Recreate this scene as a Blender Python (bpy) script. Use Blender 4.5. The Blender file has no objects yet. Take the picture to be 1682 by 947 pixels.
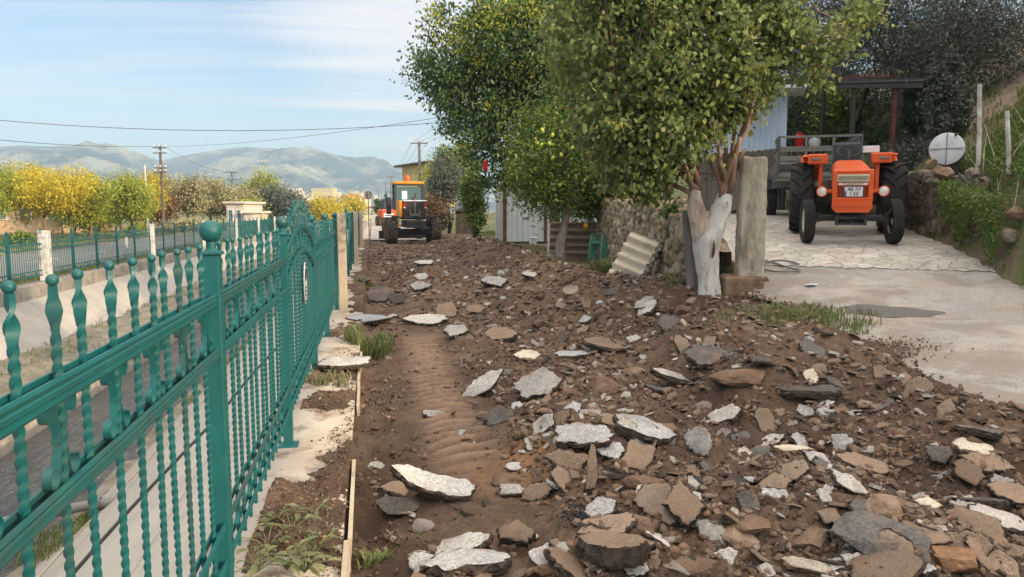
import bpy, bmesh, math, random
import numpy as np
from mathutils import Vector, Matrix, Euler
R = math.radians
PI = math.pi
sc = bpy.context.scene
COL = sc.collection
rng = random.Random(7)
nr = np.random.default_rng(11)

# ------------------------------------------------------------------ camera model
F, CX, CY = 1224.0, 841.0, 473.5
YAW, PITCH, CAMZ = R(10.6), R(5.97), 1.6
cam_d = bpy.data.cameras.new('camera')
cam = bpy.data.objects.new('camera', cam_d); COL.objects.link(cam)
cam.location = (0, 0, CAMZ)
cam.rotation_euler = Euler((R(90) - PITCH, 0, -YAW), 'XYZ')
cam_d.sensor_width = 36; cam_d.lens = 36 * F / 1682
cam_d.clip_start = 0.05; cam_d.clip_end = 20000
sc.camera = cam
CM = cam.rotation_euler.to_matrix()
AX = Vector((math.sin(YAW), math.cos(YAW), 0))
def ray(px, py):
    return CM @ Vector(((px - CX) / F, -(py - CY) / F, -1))
def at_z(px, py, z):
    d = ray(px, py); t = (z - CAMZ) / d.z
    return Vector((0, 0, CAMZ)) + d * t
def at_d(px, py, d):
    r = ray(px, py); t = d / (r.x * AX.x + r.y * AX.y)
    return Vector((0, 0, CAMZ)) + r * t

# ------------------------------------------------------------------ noise
_T = np.random.default_rng(3).random((64, 256, 256)).astype(np.float32)
def vn(x, y, k=0):
    x = np.asarray(x, float); y = np.asarray(y, float)
    xi = np.floor(x).astype(int); yi = np.floor(y).astype(int)
    fx = x - xi; fy = y - yi
    fx = fx * fx * (3 - 2 * fx); fy = fy * fy * (3 - 2 * fy)
    T = _T[k % 64]; a = xi & 255; b = yi & 255; c = (xi + 1) & 255; d = (yi + 1) & 255
    return (T[a, b] * (1 - fx) + T[c, b] * fx) * (1 - fy) + (T[a, d] * (1 - fx) + T[c, d] * fx) * fy
def fbm(x, y, k=0, n=4, g=0.5):
    s = 0; a = 1; t = 0
    for i in range(n):
        s = s + a * (vn(x * 2 ** i + 13.7 * i, y * 2 ** i + 7.1 * i, k + i) - .5); t += a; a *= g
    return s / t * 2
def sstep(a, b, x):
    t = np.clip((np.asarray(x, float) - a) / (b - a), 0, 1)
    return t * t * (3 - 2 * t)

# ------------------------------------------------------------------ terrain
KS = [-40, 4, 6.25, 7.7, 9.9, 11.6, 13.5, 15.3, 17.5, 22]
KZ = [-.05, -.02, .17, .31, .50, .78, 1.04, 1.17, 1.45, 1.6]
def apron(x, y): return np.interp(.57 * np.asarray(x) + .82 * np.asarray(y), KS, KZ)
def wall_x(y): return 4.47 + (np.asarray(y) - 10.6) * .167
FY = [-200, 0, 6, 7.9, 9.4, 10.7, 12.2, 14, 20, 30, 60, 120, 400]
FX = [7.5, 7.5, 7.6, 7.9, 8.6, 9.2, 9.9, 10.4, 11.5, 14, 15, 18, 40]
def foot_x(y): return np.interp(y, FY, FX)
def H(x, y):
    x = np.asarray(x, float); y = np.asarray(y, float)
    rise = sstep(2.4, 4.35, x)
    low = np.where(y > 10.2, .30 - .1 * sstep(14, 30, y), 0)
    side = np.where((y < 9.9) | ((x > wall_x(y) + .12) & (y < 19.6)), apron(x, y), low + (apron(x, y) - low) * (1 - sstep(9.9, 10.6, y)))
    z = -.07 + rise * (side + .07)
    plat = (x > wall_x(y) + .16) & (y > 9.6) & (y < 19.6)
    z = np.where(plat, np.maximum(apron(x, y), np.minimum(1.35, 1.0 + (y - 9.6) * .3) * ((x < wall_x(y) + .9) & (y > 10.9))), z)
    fx = foot_x(y)
    t = np.maximum(0, x - fx)
    z = z + np.minimum(t / .35, 1) * .85 * sstep(-3, 6, y) * (1 - sstep(30, 60, y)) + np.minimum(t, 16) * .60 * (1 - .55 * sstep(50, 95, y)) - np.maximum(0, t - 24) * .1
    z = z + np.where(t > 1, fbm(x * .35, y * .35, 9) * .35 * np.minimum(t, 3) / 3, 0)
    return z
def h(x, y): return float(H(x, y))

# ------------------------------------------------------------------ mesh builder
class MB:
    def __init__(s): s.v = []; s.f = []; s.m = []
    def add(s, vs, fs, m=0):
        o = len(s.v); s.v += [tuple(p) for p in vs]
        for f in fs: s.f.append(tuple(i + o for i in f)); s.m.append(m)
        return s
    def box(s, c, d, rot=None, m=0, ch=0):
        x, y, z = [q / 2 for q in d]
        if ch:
            ch = min(ch, x * .9, y * .9, z * .9)
            vs = []
            for sx in (-1, 1):
                for sy in (-1, 1):
                    for sz in (-1, 1):
                        vs += [(sx * (x - ch), sy * (y - ch), sz * z), (sx * (x - ch), sy * y, sz * (z - ch)), (sx * x, sy * (y - ch), sz * (z - ch))]
            b = bmesh.new()
            for v in vs: b.verts.new(v)
            bmesh.ops.convex_hull(b, input=b.verts[:])
            b.verts.index_update()
            P = [v.co.copy() for v in b.verts]; fs = [[v.index for v in f.verts] for f in b.faces]; b.free()
        else:
            P = [Vector(p) for p in ((-x, -y, -z), (x, -y, -z), (x, y, -z), (-x, y, -z), (-x, -y, z), (x, -y, z), (x, y, z), (-x, y, z))]
            fs = [(0, 3, 2, 1), (4, 5, 6, 7), (0, 1, 5, 4), (1, 2, 6, 5), (2, 3, 7, 6), (3, 0, 4, 7)]
        if rot is not None:
            M = Euler(rot).to_matrix() if not isinstance(rot, Matrix) else rot
            P = [M @ p for p in P]
        c = Vector(c)
        return s.add([p + c for p in P], fs, m)
    def tube(s, pts, r, n=8, m=0, cap=True, squash=1, phase=0):
        pts = [Vector(p) for p in pts]
        rs = r if isinstance(r, (list, tuple)) else [r] * len(pts)
        vs = []; up = None
        for i, p in enumerate(pts):
            t = (pts[min(i + 1, len(pts) - 1)] - pts[max(i - 1, 0)])
            if t.length < 1e-9: t = Vector((0, 0, 1))
            t.normalize()
            if up is None:
                up = Vector((0, 0, 1)) if abs(t.z) < .9 else Vector((1, 0, 0))
            a = t.cross(up); 
            if a.length < 1e-6: a = t.cross(Vector((0, 1, 0)))
            a.normalize(); b = a.cross(t).normalized(); up = b
            for k in range(n):
                q = 2 * PI * k / n + phase
                vs.append(p + (a * math.cos(q) + b * math.sin(q) * squash) * rs[i])
        fs = []
        for i in range(len(pts) - 1):
            for k in range(n):
                fs.append((i * n + k, i * n + (k + 1) % n, (i + 1) * n + (k + 1) % n, (i + 1) * n + k))
        if cap:
            fs.append(tuple(range(n))[::-1]); o = (len(pts) - 1) * n; fs.append(tuple(o + k for k in range(n)))
        return s.add(vs, fs, m)
    def lathe(s, prof, n=24, axis='Z', c=(0, 0, 0), m=0):
        vs = []
        for (r, z) in prof:
            for k in range(n):
                q = 2 * PI * k / n
                p = (r * math.cos(q), r * math.sin(q), z)
                if axis == 'X': p = (p[2], p[0], p[1])
                elif axis == 'Y': p = (p[0], p[2], p[1])
                vs.append((p[0] + c[0], p[1] + c[1], p[2] + c[2]))
        fs = []
        for i in range(len(prof) - 1):
            for k in range(n):
                fs.append((i * n + k, i * n + (k + 1) % n, (i + 1) * n + (k + 1) % n, (i + 1) * n + k))
        return s.add(vs, fs, m)
    def prism(s, poly, a, b, axis='Z', m=0):
        n = len(poly); vs = []
        for w in (a, b):
            for (u, v) in poly:
                vs.append({'Z': (u, v, w), 'X': (w, u, v), 'Y': (u, w, v)}[axis])
        fs = [tuple(range(n))[::-1], tuple(range(n, 2 * n))] + [(i, (i + 1) % n, n + (i + 1) % n, n + i) for i in range(n)]
        return s.add(vs, fs, m)
    def build(s, name, mat, parent=None, smooth=False, loc=None, fix=True):
        me = bpy.data.meshes.new(name); me.from_pydata(s.v, [], s.f)
        mats = mat if isinstance(mat, (list, tuple)) else [mat]
        for q in mats: me.materials.append(q)
        if len(mats) > 1: me.polygons.foreach_set('material_index', s.m)
        if fix:
            b = bmesh.new(); b.from_mesh(me); bmesh.ops.recalc_face_normals(b, faces=b.faces); b.to_mesh(me); b.free()
        if smooth == 'auto':
            me.shade_smooth()
            try: me.set_sharp_from_angle(angle=R(35))
            except Exception: pass
        elif smooth: me.shade_smooth()
        o = bpy.data.objects.new(name, me); COL.objects.link(o)
        if parent: o.parent = parent
        if loc is not None: o.location = loc
        return o

def npmesh(name, V, Fq, mat, parent=None, smooth=False, mats=None, col=None):
    """V (n,3) array, Fq (m,k) array of equal-size faces (k=3 or 4)"""
    me = bpy.data.meshes.new(name)
    V = np.asarray(V, np.float32); Fq = np.asarray(Fq, np.int32); k = Fq.shape[1]
    me.vertices.add(len(V)); me.vertices.foreach_set('co', V.ravel())
    me.loops.add(Fq.size); me.loops.foreach_set('vertex_index', Fq.ravel())
    me.polygons.add(len(Fq)); me.polygons.foreach_set('loop_start', np.arange(0, Fq.size, k, dtype=np.int32))
    try: me.polygons.foreach_set('loop_total', np.full(len(Fq), k, np.int32))
    except Exception: pass
    for q in (mat if isinstance(mat, (list, tuple)) else [mat]): me.materials.append(q)
    if mats is not None: me.polygons.foreach_set('material_index', np.asarray(mats, np.int32))
    me.update(calc_edges=True); me.validate()
    if col is not None:
        a = me.color_attributes.new('Col', 'FLOAT_COLOR', 'POINT')
        a.data.foreach_set('color', np.c_[col, np.ones(len(col))].astype(np.float32).ravel())
    if smooth: me.shade_smooth()
    o = bpy.data.objects.new(name, me); COL.objects.link(o)
    if parent: o.parent = parent
    return o
def gridfaces(nu, nv, keep=None):
    i = np.arange(nu - 1)[:, None] * nv + np.arange(nv - 1)[None, :]
    f = np.stack([i, i + nv, i + nv + 1, i + 1], -1).reshape(-1, 4)
    return f if keep is None else f[keep.reshape(-1)]

def tag(o, label=None, cat=None, group=None, kind=None):
    if label: o['label'] = label
    if cat: o['category'] = cat
    if group: o['group'] = group
    if kind: o['kind'] = kind
    return o
def thing(name, label, cat, loc=(0, 0, 0), rotz=0, group=None, rot=None):
    o = bpy.data.objects.new(name, None); COL.objects.link(o)
    o.location = loc; o.rotation_euler = rot if rot else (0, 0, rotz); o.empty_display_size = .2
    return tag(o, label, cat, group)
def copy_tree(o, parent=None):
    c = o.copy(); COL.objects.link(c); c.parent = parent
    for ch in list(o.children): copy_tree(ch, c)
    return c
def copy_mesh(o, parent, loc=None, name=None):
    c = o.copy(); COL.objects.link(c); c.parent = parent
    if loc is not None: c.location = loc
    return c

# ------------------------------------------------------------------ materials
class N:
    def __init__(s, name):
        s.m = bpy.data.materials.new(name); s.m.use_nodes = True; s.t = s.m.node_tree; s.n = s.t.nodes
        s.b = s.n['Principled BSDF']; s.out = s.n['Material Output']
        s.tc = None
    def new(s, typ, **kw):
        n = s.n.new(typ)
        for k, v in kw.items(): setattr(n, k, v)
        return n
    def link(s, a, b): s.t.links.new(a, b)
    def coord(s, kind='Object', rand=False, scale=None):
        tc = s.new('ShaderNodeTexCoord'); o = tc.outputs[kind]
        if rand:
            oi = s.new('ShaderNodeObjectInfo'); m = s.new('ShaderNodeVectorMath', operation='SCALE')
            cb = s.new('ShaderNodeCombineXYZ')
            for i in range(3): s.link(oi.outputs['Random'], cb.inputs[i])
            s.link(cb.outputs[0], m.inputs[0]); m.inputs['Scale'].default_value = 37
            ad = s.new('ShaderNodeVectorMath', operation='ADD'); s.link(o, ad.inputs[0]); s.link(m.outputs[0], ad.inputs[1]); o = ad.outputs[0]
        if scale:
            mp = s.new('ShaderNodeMapping'); mp.inputs['Scale'].default_value = scale; s.link(o, mp.inputs[0]); o = mp.outputs[0]
        return o
    def noise(s, vec, scale, detail=4, rough=.6, dist=0):
        n = s.new('ShaderNodeTexNoise'); n.inputs['Scale'].default_value = scale; n.inputs['Detail'].default_value = detail
        n.inputs['Roughness'].default_value = rough; n.inputs['Distortion'].default_value = dist
        s.link(vec, n.inputs['Vector']); return n.outputs[0]
    def ramp(s, val, stops):
        r = s.new('ShaderNodeValToRGB'); e = r.color_ramp.elements
        while len(e) < len(stops): e.new(.5)
        for i, (p, c) in enumerate(stops):
            e[i].position = p; e[i].color = (c, c, c, 1) if not isinstance(c, tuple) else (*c, 1)
        s.link(val, r.inputs[0]); return r.outputs[0]
    def mix(s, fac, a, b, blend='MIX'):
        m = s.new('ShaderNodeMix', data_type='RGBA', blend_type=blend)
        for sock, v in ((m.inputs[0], fac), (m.inputs[6], a), (m.inputs[7], b)):
            if isinstance(v, (int, float)): sock.default_value = v
            elif isinstance(v, tuple): sock.default_value = (*v, 1)
            else: s.link(v, sock)
        return m.outputs[2]
    def bump(s, hgt, strength=.5, dist=.01, prev=None):
        b = s.new('ShaderNodeBump'); b.inputs['Strength'].default_value = strength; b.inputs['Distance'].default_value = dist
        s.link(hgt, b.inputs['Height'])
        if prev is not None: s.link(prev, b.inputs['Normal'])
        return b.outputs[0]
    def done(s, col=None, rough=None, nrm=None, metal=0, spec=None):
        if col is not None:
            if isinstance(col, tuple): s.b.inputs['Base Color'].default_value = (*col, 1)
            else: s.link(col, s.b.inputs['Base Color'])
        if rough is not None:
            if isinstance(rough, (int, float)): s.b.inputs['Roughness'].default_value = rough
            else: s.link(rough, s.b.inputs['Roughness'])
        if nrm is not None: s.link(nrm, s.b.inputs['Normal'])
        s.b.inputs['Metallic'].default_value = metal
        if spec is not None: s.b.inputs['Specular IOR Level'].default_value = spec
        return s.m
def simple(name, c1, c2=None, scale=5, rough=.7, bump=0, bdist=.005, metal=0, dirt=None, dscale=2, dfac=(.45, .7), rand=True, stretch=None, spec=.4, detail=5, bscale=None):
    n = N(name); v = n.coord('Object', rand, stretch)
    c2 = c2 or tuple(q * .75 for q in c1)
    nz = n.noise(v, scale, detail)
    col = n.mix(n.ramp(nz, [(.3, 0.), (.7, 1.)]), c1, c2)
    if dirt: col = n.mix(n.ramp(n.noise(v, dscale, 6, .7), [(dfac[0], 0.), (dfac[1], 1.)]), col, dirt)
    if name.startswith('rock'):
        oi = n.new('ShaderNodeObjectInfo'); col = n.mix(1.0, col, n.ramp(oi.outputs['Random'], [(0, (.55, .52, .5)), (.5, (.9, .86, .83)), (1, (1.05, 1, .97))]), 'MULTIPLY')
    nb = n.bump(n.noise(v, bscale or scale * 4, 5, .65), bump, bdist) if bump else None
    return n.done(col, rough, nb, metal, spec)
def leafmat(name, cols, trans=.35, rough=.5):
    n = N(name); g = n.new('ShaderNodeNewGeometry')
    k = len(cols)
    col = n.ramp(g.outputs['Random Per Island'], [(i / max(1, k - 1), c) for i, c in enumerate(cols)])
    v = n.coord('Object'); big = n.noise(v, .9, 3)
    col = n.mix(n.ramp(big, [(.35, 0.), (.65, .45)]), col, cols[1])
    n.done(col, rough, None, 0, .3)
    tr = n.new('ShaderNodeBsdfTranslucent'); n.link(col, tr.inputs[0])
    ms = n.new('ShaderNodeMixShader'); ms.inputs[0].default_value = trans
    n.link(n.b.outputs[0], ms.inputs[1]); n.link(tr.outputs[0], ms.inputs[2]); n.link(ms.outputs[0], n.out.inputs[0])
    return n.m
M = {}
# soil
n = N('soil'); v = n.coord('Object')
c = n.mix(n.ramp(n.noise(v, 1.1, 5), [(.35, 0.), (.68, 1.)]), (.185, .120, .082), (.098, .063, .043))
c = n.mix(n.ramp(n.noise(v, 5.5, 6, .7), [(.45, 0.), (.72, .75)]), c, (.25, .17, .115))
c = n.mix(n.ramp(n.noise(v, 42, 4, .7), [(.45, 0.), (.75, .8)]), c, (.065, .043, .031))
c = n.mix(n.ramp(n.noise(v, 2.3, 3, .6, .5), [(.60, 0.), (.76, .6)]), c, (.27, .15, .085))
c = n.mix(n.ramp(n.noise(v, 130, 2, .5), [(.62, 0.), (.78, .65)]), c, (.42, .36, .29))
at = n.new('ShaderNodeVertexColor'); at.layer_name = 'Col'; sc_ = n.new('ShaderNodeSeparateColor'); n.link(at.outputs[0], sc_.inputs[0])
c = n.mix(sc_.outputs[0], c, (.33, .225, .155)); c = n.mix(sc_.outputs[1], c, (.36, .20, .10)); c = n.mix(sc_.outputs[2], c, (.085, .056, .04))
b1 = n.bump(n.noise(v, 26, 8, .72), .9, .03); b2 = n.bump(n.noise(v, 120, 5, .7), .8, .008, b1)
M['soil'] = n.done(c, .95, b2, 0, .15)
def asphalt_top(name, a, b, dust, dfac=(.5, .68)):
    n = N(name); v = n.coord('Object', True)
    vo = n.new('ShaderNodeTexVoronoi'); vo.inputs['Scale'].default_value = 85; n.link(v, vo.inputs['Vector'])
    c = n.mix(n.ramp(vo.outputs['Color'], [(.15, 0.), (.8, 1.)]), a, b)
    c = n.mix(n.ramp(n.noise(v, 3.5, 6, .7), [(.45, 0.), (.7, .7)]), c, tuple(q * .55 for q in b))
    c = n.mix(n.ramp(n.noise(v, 110, 3), [(.56, 0.), (.68, .85)]), c, (.10, .09, .08))
    c = n.mix(n.ramp(n.noise(v, 7, 6, .7), [(dfac[0], 0.), (dfac[1], .9)]), c, dust)
    oi = n.new('ShaderNodeObjectInfo'); c = n.mix(1.0, c, n.ramp(oi.outputs['Random'], [(0, (.62, .60, .58)), (.3, (.95, .91, .87)), (.75, (1.08, 1.05, 1.02)), (1, (.80, .82, .86))]), 'MULTIPLY')
    bb = n.bump(vo.outputs['Distance'], .5, .006); b3 = n.bump(n.noise(v, 18, 6), .5, .012, bb)
    return n.done(c, .88, b3, 0, .3)
DUST = (.29, .205, .145)
M['slab_light'] = asphalt_top('asphalt_light', (.62, .585, .54), (.40, .385, .36), DUST, (.56, .74))
M['slab_grey'] = asphalt_top('asphalt_grey', (.55, .54, .52), (.34, .335, .33), DUST, (.56, .76))
M['slab_brown'] = asphalt_top('asphalt_dusty', (.33, .25, .185), (.19, .135, .10), DUST, (.38, .6))
M['slab_dark'] = asphalt_top('asphalt_dark', (.16, .145, .13), (.085, .08, .075), DUST, (.5, .75))
M['slab_cream'] = asphalt_top('stone_cream', (.66, .60, .49), (.50, .45, .36), DUST, (.6, .8))
M['slab_side'] = simple('asphalt_broken_edge', (.12, .09, .068), (.045, .037, .032), 22, .95, .8, .015, spec=.15)
M['rock_brown'] = simple('rock_brown', (.27, .185, .128), (.15, .10, .072), 7, .95, .9, .02, dirt=(.13, .09, .064), dscale=6, spec=.15)
M['rock_tan'] = simple('rock_tan', (.42, .31, .22), (.27, .19, .13), 8, .95, .9, .02, dirt=(.15, .1, .07), dscale=5, spec=.15)
M['rock_orange'] = simple('rock_orange', (.42, .25, .14), (.32, .19, .11), 8, .95, .9, .015, dirt=(.17, .10, .06), dscale=5, spec=.15)
M['rock_grey'] = simple('rock_grey', (.33, .31, .28), (.2, .18, .16), 8, .92, .8, .02, dirt=DUST, dscale=4, spec=.2)
# clods: one colour per clod
n = N('soil_clod'); g = n.new('ShaderNodeNewGeometry'); v = n.coord('Object')
c = n.ramp(g.outputs['Random Per Island'], [(0, (.08, .054, .038)), (.45, (.16, .108, .075)), (.75, (.235, .165, .118)), (.9, (.33, .26, .195)), (.96, (.32, .16, .09)), (1, (.62, .57, .5))])
c = n.mix(n.ramp(n.noise(v, 60, 4), [(.4, 0.), (.7, .5)]), c, (.08, .056, .042))
M['clod'] = n.done(c, .95, n.bump(n.noise(v, 110, 5, .7), .8, .006), 0, .15)
# fence paint
n = N('green_paint'); v = n.coord('Object', True)
c = n.mix(n.ramp(n.noise(v, 9, 5), [(.3, 0.), (.7, 1.)]), (.004, .110, .112), (.004, .084, .088))
c = n.mix(n.ramp(n.noise(v, 30, 6, .75), [(.63, 0.), (.70, .85)]), c, (.075, .055, .038))
oi = n.new('ShaderNodeObjectInfo'); rs = n.noise(v, 14, 6, .7)
rm = n.new('ShaderNodeMath', operation='MULTIPLY'); n.link(n.ramp(oi.outputs['Random'], [(.86, 0.), (.98, .8)]), rm.inputs[0]); n.link(n.ramp(rs, [(.38, 0.), (.58, .75)]), rm.inputs[1])
c = n.mix(rm.outputs[0], c, (.06, .05, .035))
c = n.mix(n.ramp(n.noise(v, 5, 6, .7), [(.55, 0.), (.8, .5)]), c, (.03, .15, .14))
M['green'] = n.done(c, n.ramp(n.noise(v, 15), [(.3, .42), (.7, .6)]), n.bump(n.noise(v, 60, 4), .25, .002), 0, .5)
M['pillar'] = simple('concrete_post', (.52, .43, .31), (.40, .33, .24), 9, .9, .5, .006, dirt=(.2, .16, .11), dscale=5, dfac=(.6, .8), stretch=(1, 1, .4))
M['pillar_grey'] = simple('rough_concrete', (.52, .45, .36), (.36, .31, .25), 7, .92, .7, .01, dirt=(.13, .11, .08), dscale=3.5, dfac=(.52, .75), stretch=(1, 1, .25))
M['white_post'] = simple('white_post', (.68, .66, .62), (.5, .48, .44), 6, .8, .4, .005, dirt=(.3, .27, .22), dscale=3)
# concrete
def concrete(name, a, b, joints=None, dirt=(.24, .19, .13), dfac=(.52, .72), stain=True):
    n = N(name); v = n.coord('Object')
    c = n.mix(n.ramp(n.noise(v, 1.4, 6), [(.35, 0.), (.68, 1.)]), a, b)
    c = n.mix(n.ramp(n.noise(v, 60, 4), [(.5, 0.), (.8, .4)]), c, tuple(q * .55 for q in a))
    c = n.mix(n.ramp(n.noise(v, 3.1, 7, .72), [(dfac[0], 0.), (dfac[1], .9)]), c, dirt)
    hb = n.noise(v, 45, 6, .7)
    nb = n.bump(hb, .5, .006)
    if joints:
        br = n.new('ShaderNodeTexBrick'); br.offset = 0
        for k, q in (('Scale', 1), ('Mortar Size', .012), ('Brick Width', joints[0]), ('Row Height', joints[1]), ('Mortar Smooth', .3)): br.inputs[k].default_value = q
        dn = n.noise(v, 1.5, 4); mx = n.mix(.04, v, dn)
        n.link(mx, br.inputs['Vector'])
        c = n.mix(n.ramp(br.outputs['Fac'], [(0, 0.), (1, .55)]), c, (.22, .18, .13)); nb = n.bump(br.outputs['Fac'], -.6, .02, nb)
    return n.done(c, .9, nb, 0, .25)
M['strip'] = concrete('kerb_concrete', (.50, .44, .36), (.38, .32, .25), None, (.17, .115, .08), (.50, .64))
M['canal_near'] = concrete('canal_slope_concrete', (.50, .45, .38), (.41, .37, .31), (1.3, 3.1), (.36, .31, .24), (.55, .8))
M['canal_far'] = concrete('canal_slope_weathered', (.40, .37, .33), (.31, .29, .26), (2.4, .9), (.22, .2, .16), (.55, .85))
M['kerb_far'] = concrete('kerb_weathered', (.36, .32, .26), (.22, .2, .17), (2.0, 2.0), (.13, .11, .09), (.45, .7))
M['berm'] = simple('stony_silt', (.30, .26, .21), (.17, .15, .11), 4, .95, .9, .04, dirt=(.10, .10, .055), dscale=2.2, rand=False, bscale=16)
# water
n = N('canal_water'); v = n.coord('Object', scale=(1, .35, 1))
w = n.noise(v, 7, 5, .6, 1.2)
c = n.mix(n.ramp(n.noise(v, 2.5, 4), [(.4, 0.), (.7, 1.)]), (.035, .038, .036), (.08, .08, .07))
M['water'] = n.done(c, .03, n.bump(w, 1, .14, n.bump(n.noise(v, 22, 3), .5, .012)), 0, 1)
# driveway
n = N('driveway_asphalt'); v = n.coord('Object')
c = n.mix(n.ramp(n.noise(v, .7, 5, .6), [(.42, 0.), (.58, 1.)]), (.37, .35, .33), (.45, .41, .365))
c = n.mix(n.ramp(n.noise(v, 1.9, 6, .7), [(.50, 0.), (.62, .75)]), c, (.40, .32, .24))
c = n.mix(n.ramp(n.noise(v, 75, 3, .7), [(.46, 0.), (.64, .85)]), c, (.16, .145, .13))
c = n.mix(n.ramp(n.noise(v, 34, 2, .7), [(.62, 0.), (.7, .4)]), c, (.58, .54, .49))
c = n.mix(n.ramp(n.noise(v, 5, 7, .75), [(.52, 0.), (.64, .65)]), c, (.24, .20, .165))
c = n.mix(n.ramp(n.noise(v, 1.15, 7, .68, .6), [(.49, 0.), (.56, .8)]), c, (.26, .22, .18))
c = n.mix(n.ramp(n.noise(v, .55, 5, .6, .4), [(.52, 0.), (.60, .55)]), c, (.52, .46, .39))
M['drive'] = n.done(c, .85, n.bump(n.noise(v, 70, 6, .75), .7, .012, n.bump(n.noise(v, 3, 6), .5, .05)), 0, .35)
n = N('tar_patch'); v = n.coord('Object')
M['patch'] = n.done(n.mix(n.ramp(n.noise(v, 90, 3), [(.4, 0.), (.7, 1.)]), (.11, .10, .095), (.20, .185, .17)), .9, n.bump(n.noise(v, 90, 5), .8, .01), 0, .3)
n = N('crazy_paving'); v0 = n.coord('Object'); mp = n.new('ShaderNodeMapping'); mp.inputs['Rotation'].default_value = (0, 0, R(-35)); mp.inputs['Scale'].default_value = (1.0, 1.3, 0)
n.link(v0, mp.inputs[0]); dv = n.mix(.06, mp.outputs[0], n.noise(v0, 3, 3)); 
ve = n.new('ShaderNodeTexVoronoi', feature='DISTANCE_TO_EDGE'); ve.inputs['Scale'].default_value = 4.3; n.link(dv, ve.inputs['Vector'])
vc = n.new('ShaderNodeTexVoronoi'); vc.inputs['Scale'].default_value = 4.3; n.link(dv, vc.inputs['Vector'])
c = n.mix(vc.outputs['Color'], (.56, .51, .44), (.33, .30, .265)); 
hs = n.new('ShaderNodeSeparateColor'); n.link(vc.outputs['Color'], hs.inputs[0])
c = n.mix(hs.outputs[0], (.60, .55, .475), (.46, .42, .37))
c = n.mix(n.ramp(n.noise(v0, 2.0, 6, .7), [(.45, 0.), (.65, .75)]), c, (.34, .30, .25))
c = n.mix(n.ramp(ve.outputs['Distance'], [(.0, .75), (.04, 0.)]), c, (.17, .145, .11))
M['paving'] = n.done(c, .8, n.bump(n.ramp(ve.outputs['Distance'], [(.0, 0.), (.06, 1.)]), .7, .02, n.bump(n.noise(v0, 40, 5), .4, .006)), 0, .35)
# colour attribute stone
n = N('dry_stone'); v = n.coord('Object'); at = n.new('ShaderNodeVertexColor'); at.layer_name = 'Col'
c = n.mix(n.ramp(n.noise(v, 16, 6, .7), [(.38, 0.), (.7, .7)]), at.outputs[0], (.13, .10, .07))
M['stone'] = n.done(c, .93, n.bump(n.noise(v, 28, 7, .72), .9, .02), 0, .2)
# ground
n = N('ground_earth'); v = n.coord('Object')
c = n.mix(n.ramp(n.noise(v, .12, 6, .65), [(.42, 0.), (.58, 1.)]), (.20, .15, .105), (.085, .115, .035))
c = n.mix(n.ramp(n.noise(v, 1.5, 6, .7), [(.45, 0.), (.7, .8)]), c, (.25, .2, .15))
c = n.mix(n.ramp(n.noise(v, 9, 6, .7), [(.5, 0.), (.75, .6)]), c, (.07, .06, .035))
M['ground'] = n.done(c, .95, n.bump(n.noise(v, 9, 8, .7), .8, .06), 0, .15)
n = N('valley_floor'); v = n.coord('Object')
c = n.mix(n.ramp(n.noise(v, .02, 6, .65), [(.42, 0.), (.58, 1.)]), (.24, .22, .10), (.12, .13, .045))
c = n.mix(n.ramp(n.noise(v, .3, 6, .7), [(.45, 0.), (.7, .8)]), c, (.28, .24, .14))
M['valley'] = n.done(c, .95, n.bump(n.noise(v, 3, 6, .7), .6, .1), 0, .15)
n = N('hill_forest'); v = n.coord('Object')
c = n.mix(n.ramp(n.noise(v, .006, 6, .7), [(.46, 0.), (.60, 1.)]), (.035, .07, .085), (.36, .35, .25))  # forest tinted towards haze blue; pale patches paint sunlit ridges
c = n.mix(n.ramp(n.noise(v, .05, 5, .7), [(.48, 0.), (.66, .8)]), c, (.04, .07, .045))
M['hill'] = n.done(c, 1, n.bump(n.noise(v, .05, 6, .7), 1, 12), 0, .05)
M['road'] = simple('road_asphalt', (.20, .19, .185), (.15, .145, .14), 1.2, .9, .4, .01, dirt=(.26, .22, .17), dscale=.6, rand=False, bscale=60)
# vehicles
M['orange'] = simple('orange_paint', (.78, .115, .018), (.62, .085, .014), 3, .38, .06, .003, dirt=(.30, .10, .04), dscale=5, dfac=(.62, .85), spec=.5)
M['yellow'] = simple('machine_yellow', (.72, .30, .03), (.6, .23, .02), 3, .45, dirt=(.25, .15, .07), dscale=3, dfac=(.6, .8))
M['tyre'] = simple('rubber', (.030, .029, .028), (.02, .02, .02), 6, .85, .3, .004, dirt=(.10, .08, .06), dscale=4, dfac=(.52, .8), spec=.3)
M['tyre_dusty'] = simple('rubber_dusty', (.07, .058, .048), (.045, .04, .035), 5, .9, .5, .006, dirt=(.16, .115, .08), dscale=3, dfac=(.45, .7), spec=.2)
M['black'] = simple('black_metal', (.028, .028, .030), (.045, .043, .04), 6, .55, .2, .003, dirt=(.12, .09, .065), dscale=4, dfac=(.6, .85))
M['dark_blue'] = simple('dark_blue_grey', (.035, .042, .055), (.05, .055, .065), 4, .5, dirt=(.13, .11, .09), dscale=3, dfac=(.6, .85))
M['grey_metal'] = simple('grey_painted_steel', (.20, .195, .18), (.14, .135, .12), 4, .6, .3, .004, dirt=(.17, .09, .05), dscale=4, dfac=(.6, .8))
M['silver'] = simple('galvanised', (.72, .74, .75), (.58, .60, .62), 5, .42, .2, .003, metal=.15, dirt=(.3, .25, .2), dscale=4, dfac=(.62, .85))
M['cream'] = simple('cream_paint', (.66, .62, .46), (.52, .48, .34), 8, .5)
M['white'] = simple('white_paint', (.76, .77, .78), (.66, .67, .69), 2, .5, dirt=(.4, .38, .35), dscale=2, dfac=(.62, .85))
M['black_paint'] = simple('black_paint', (.015, .015, .015), None, 5, .5)
M['blue'] = simple('blue_paint', (.03, .12, .5), None, 5, .5)
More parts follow.
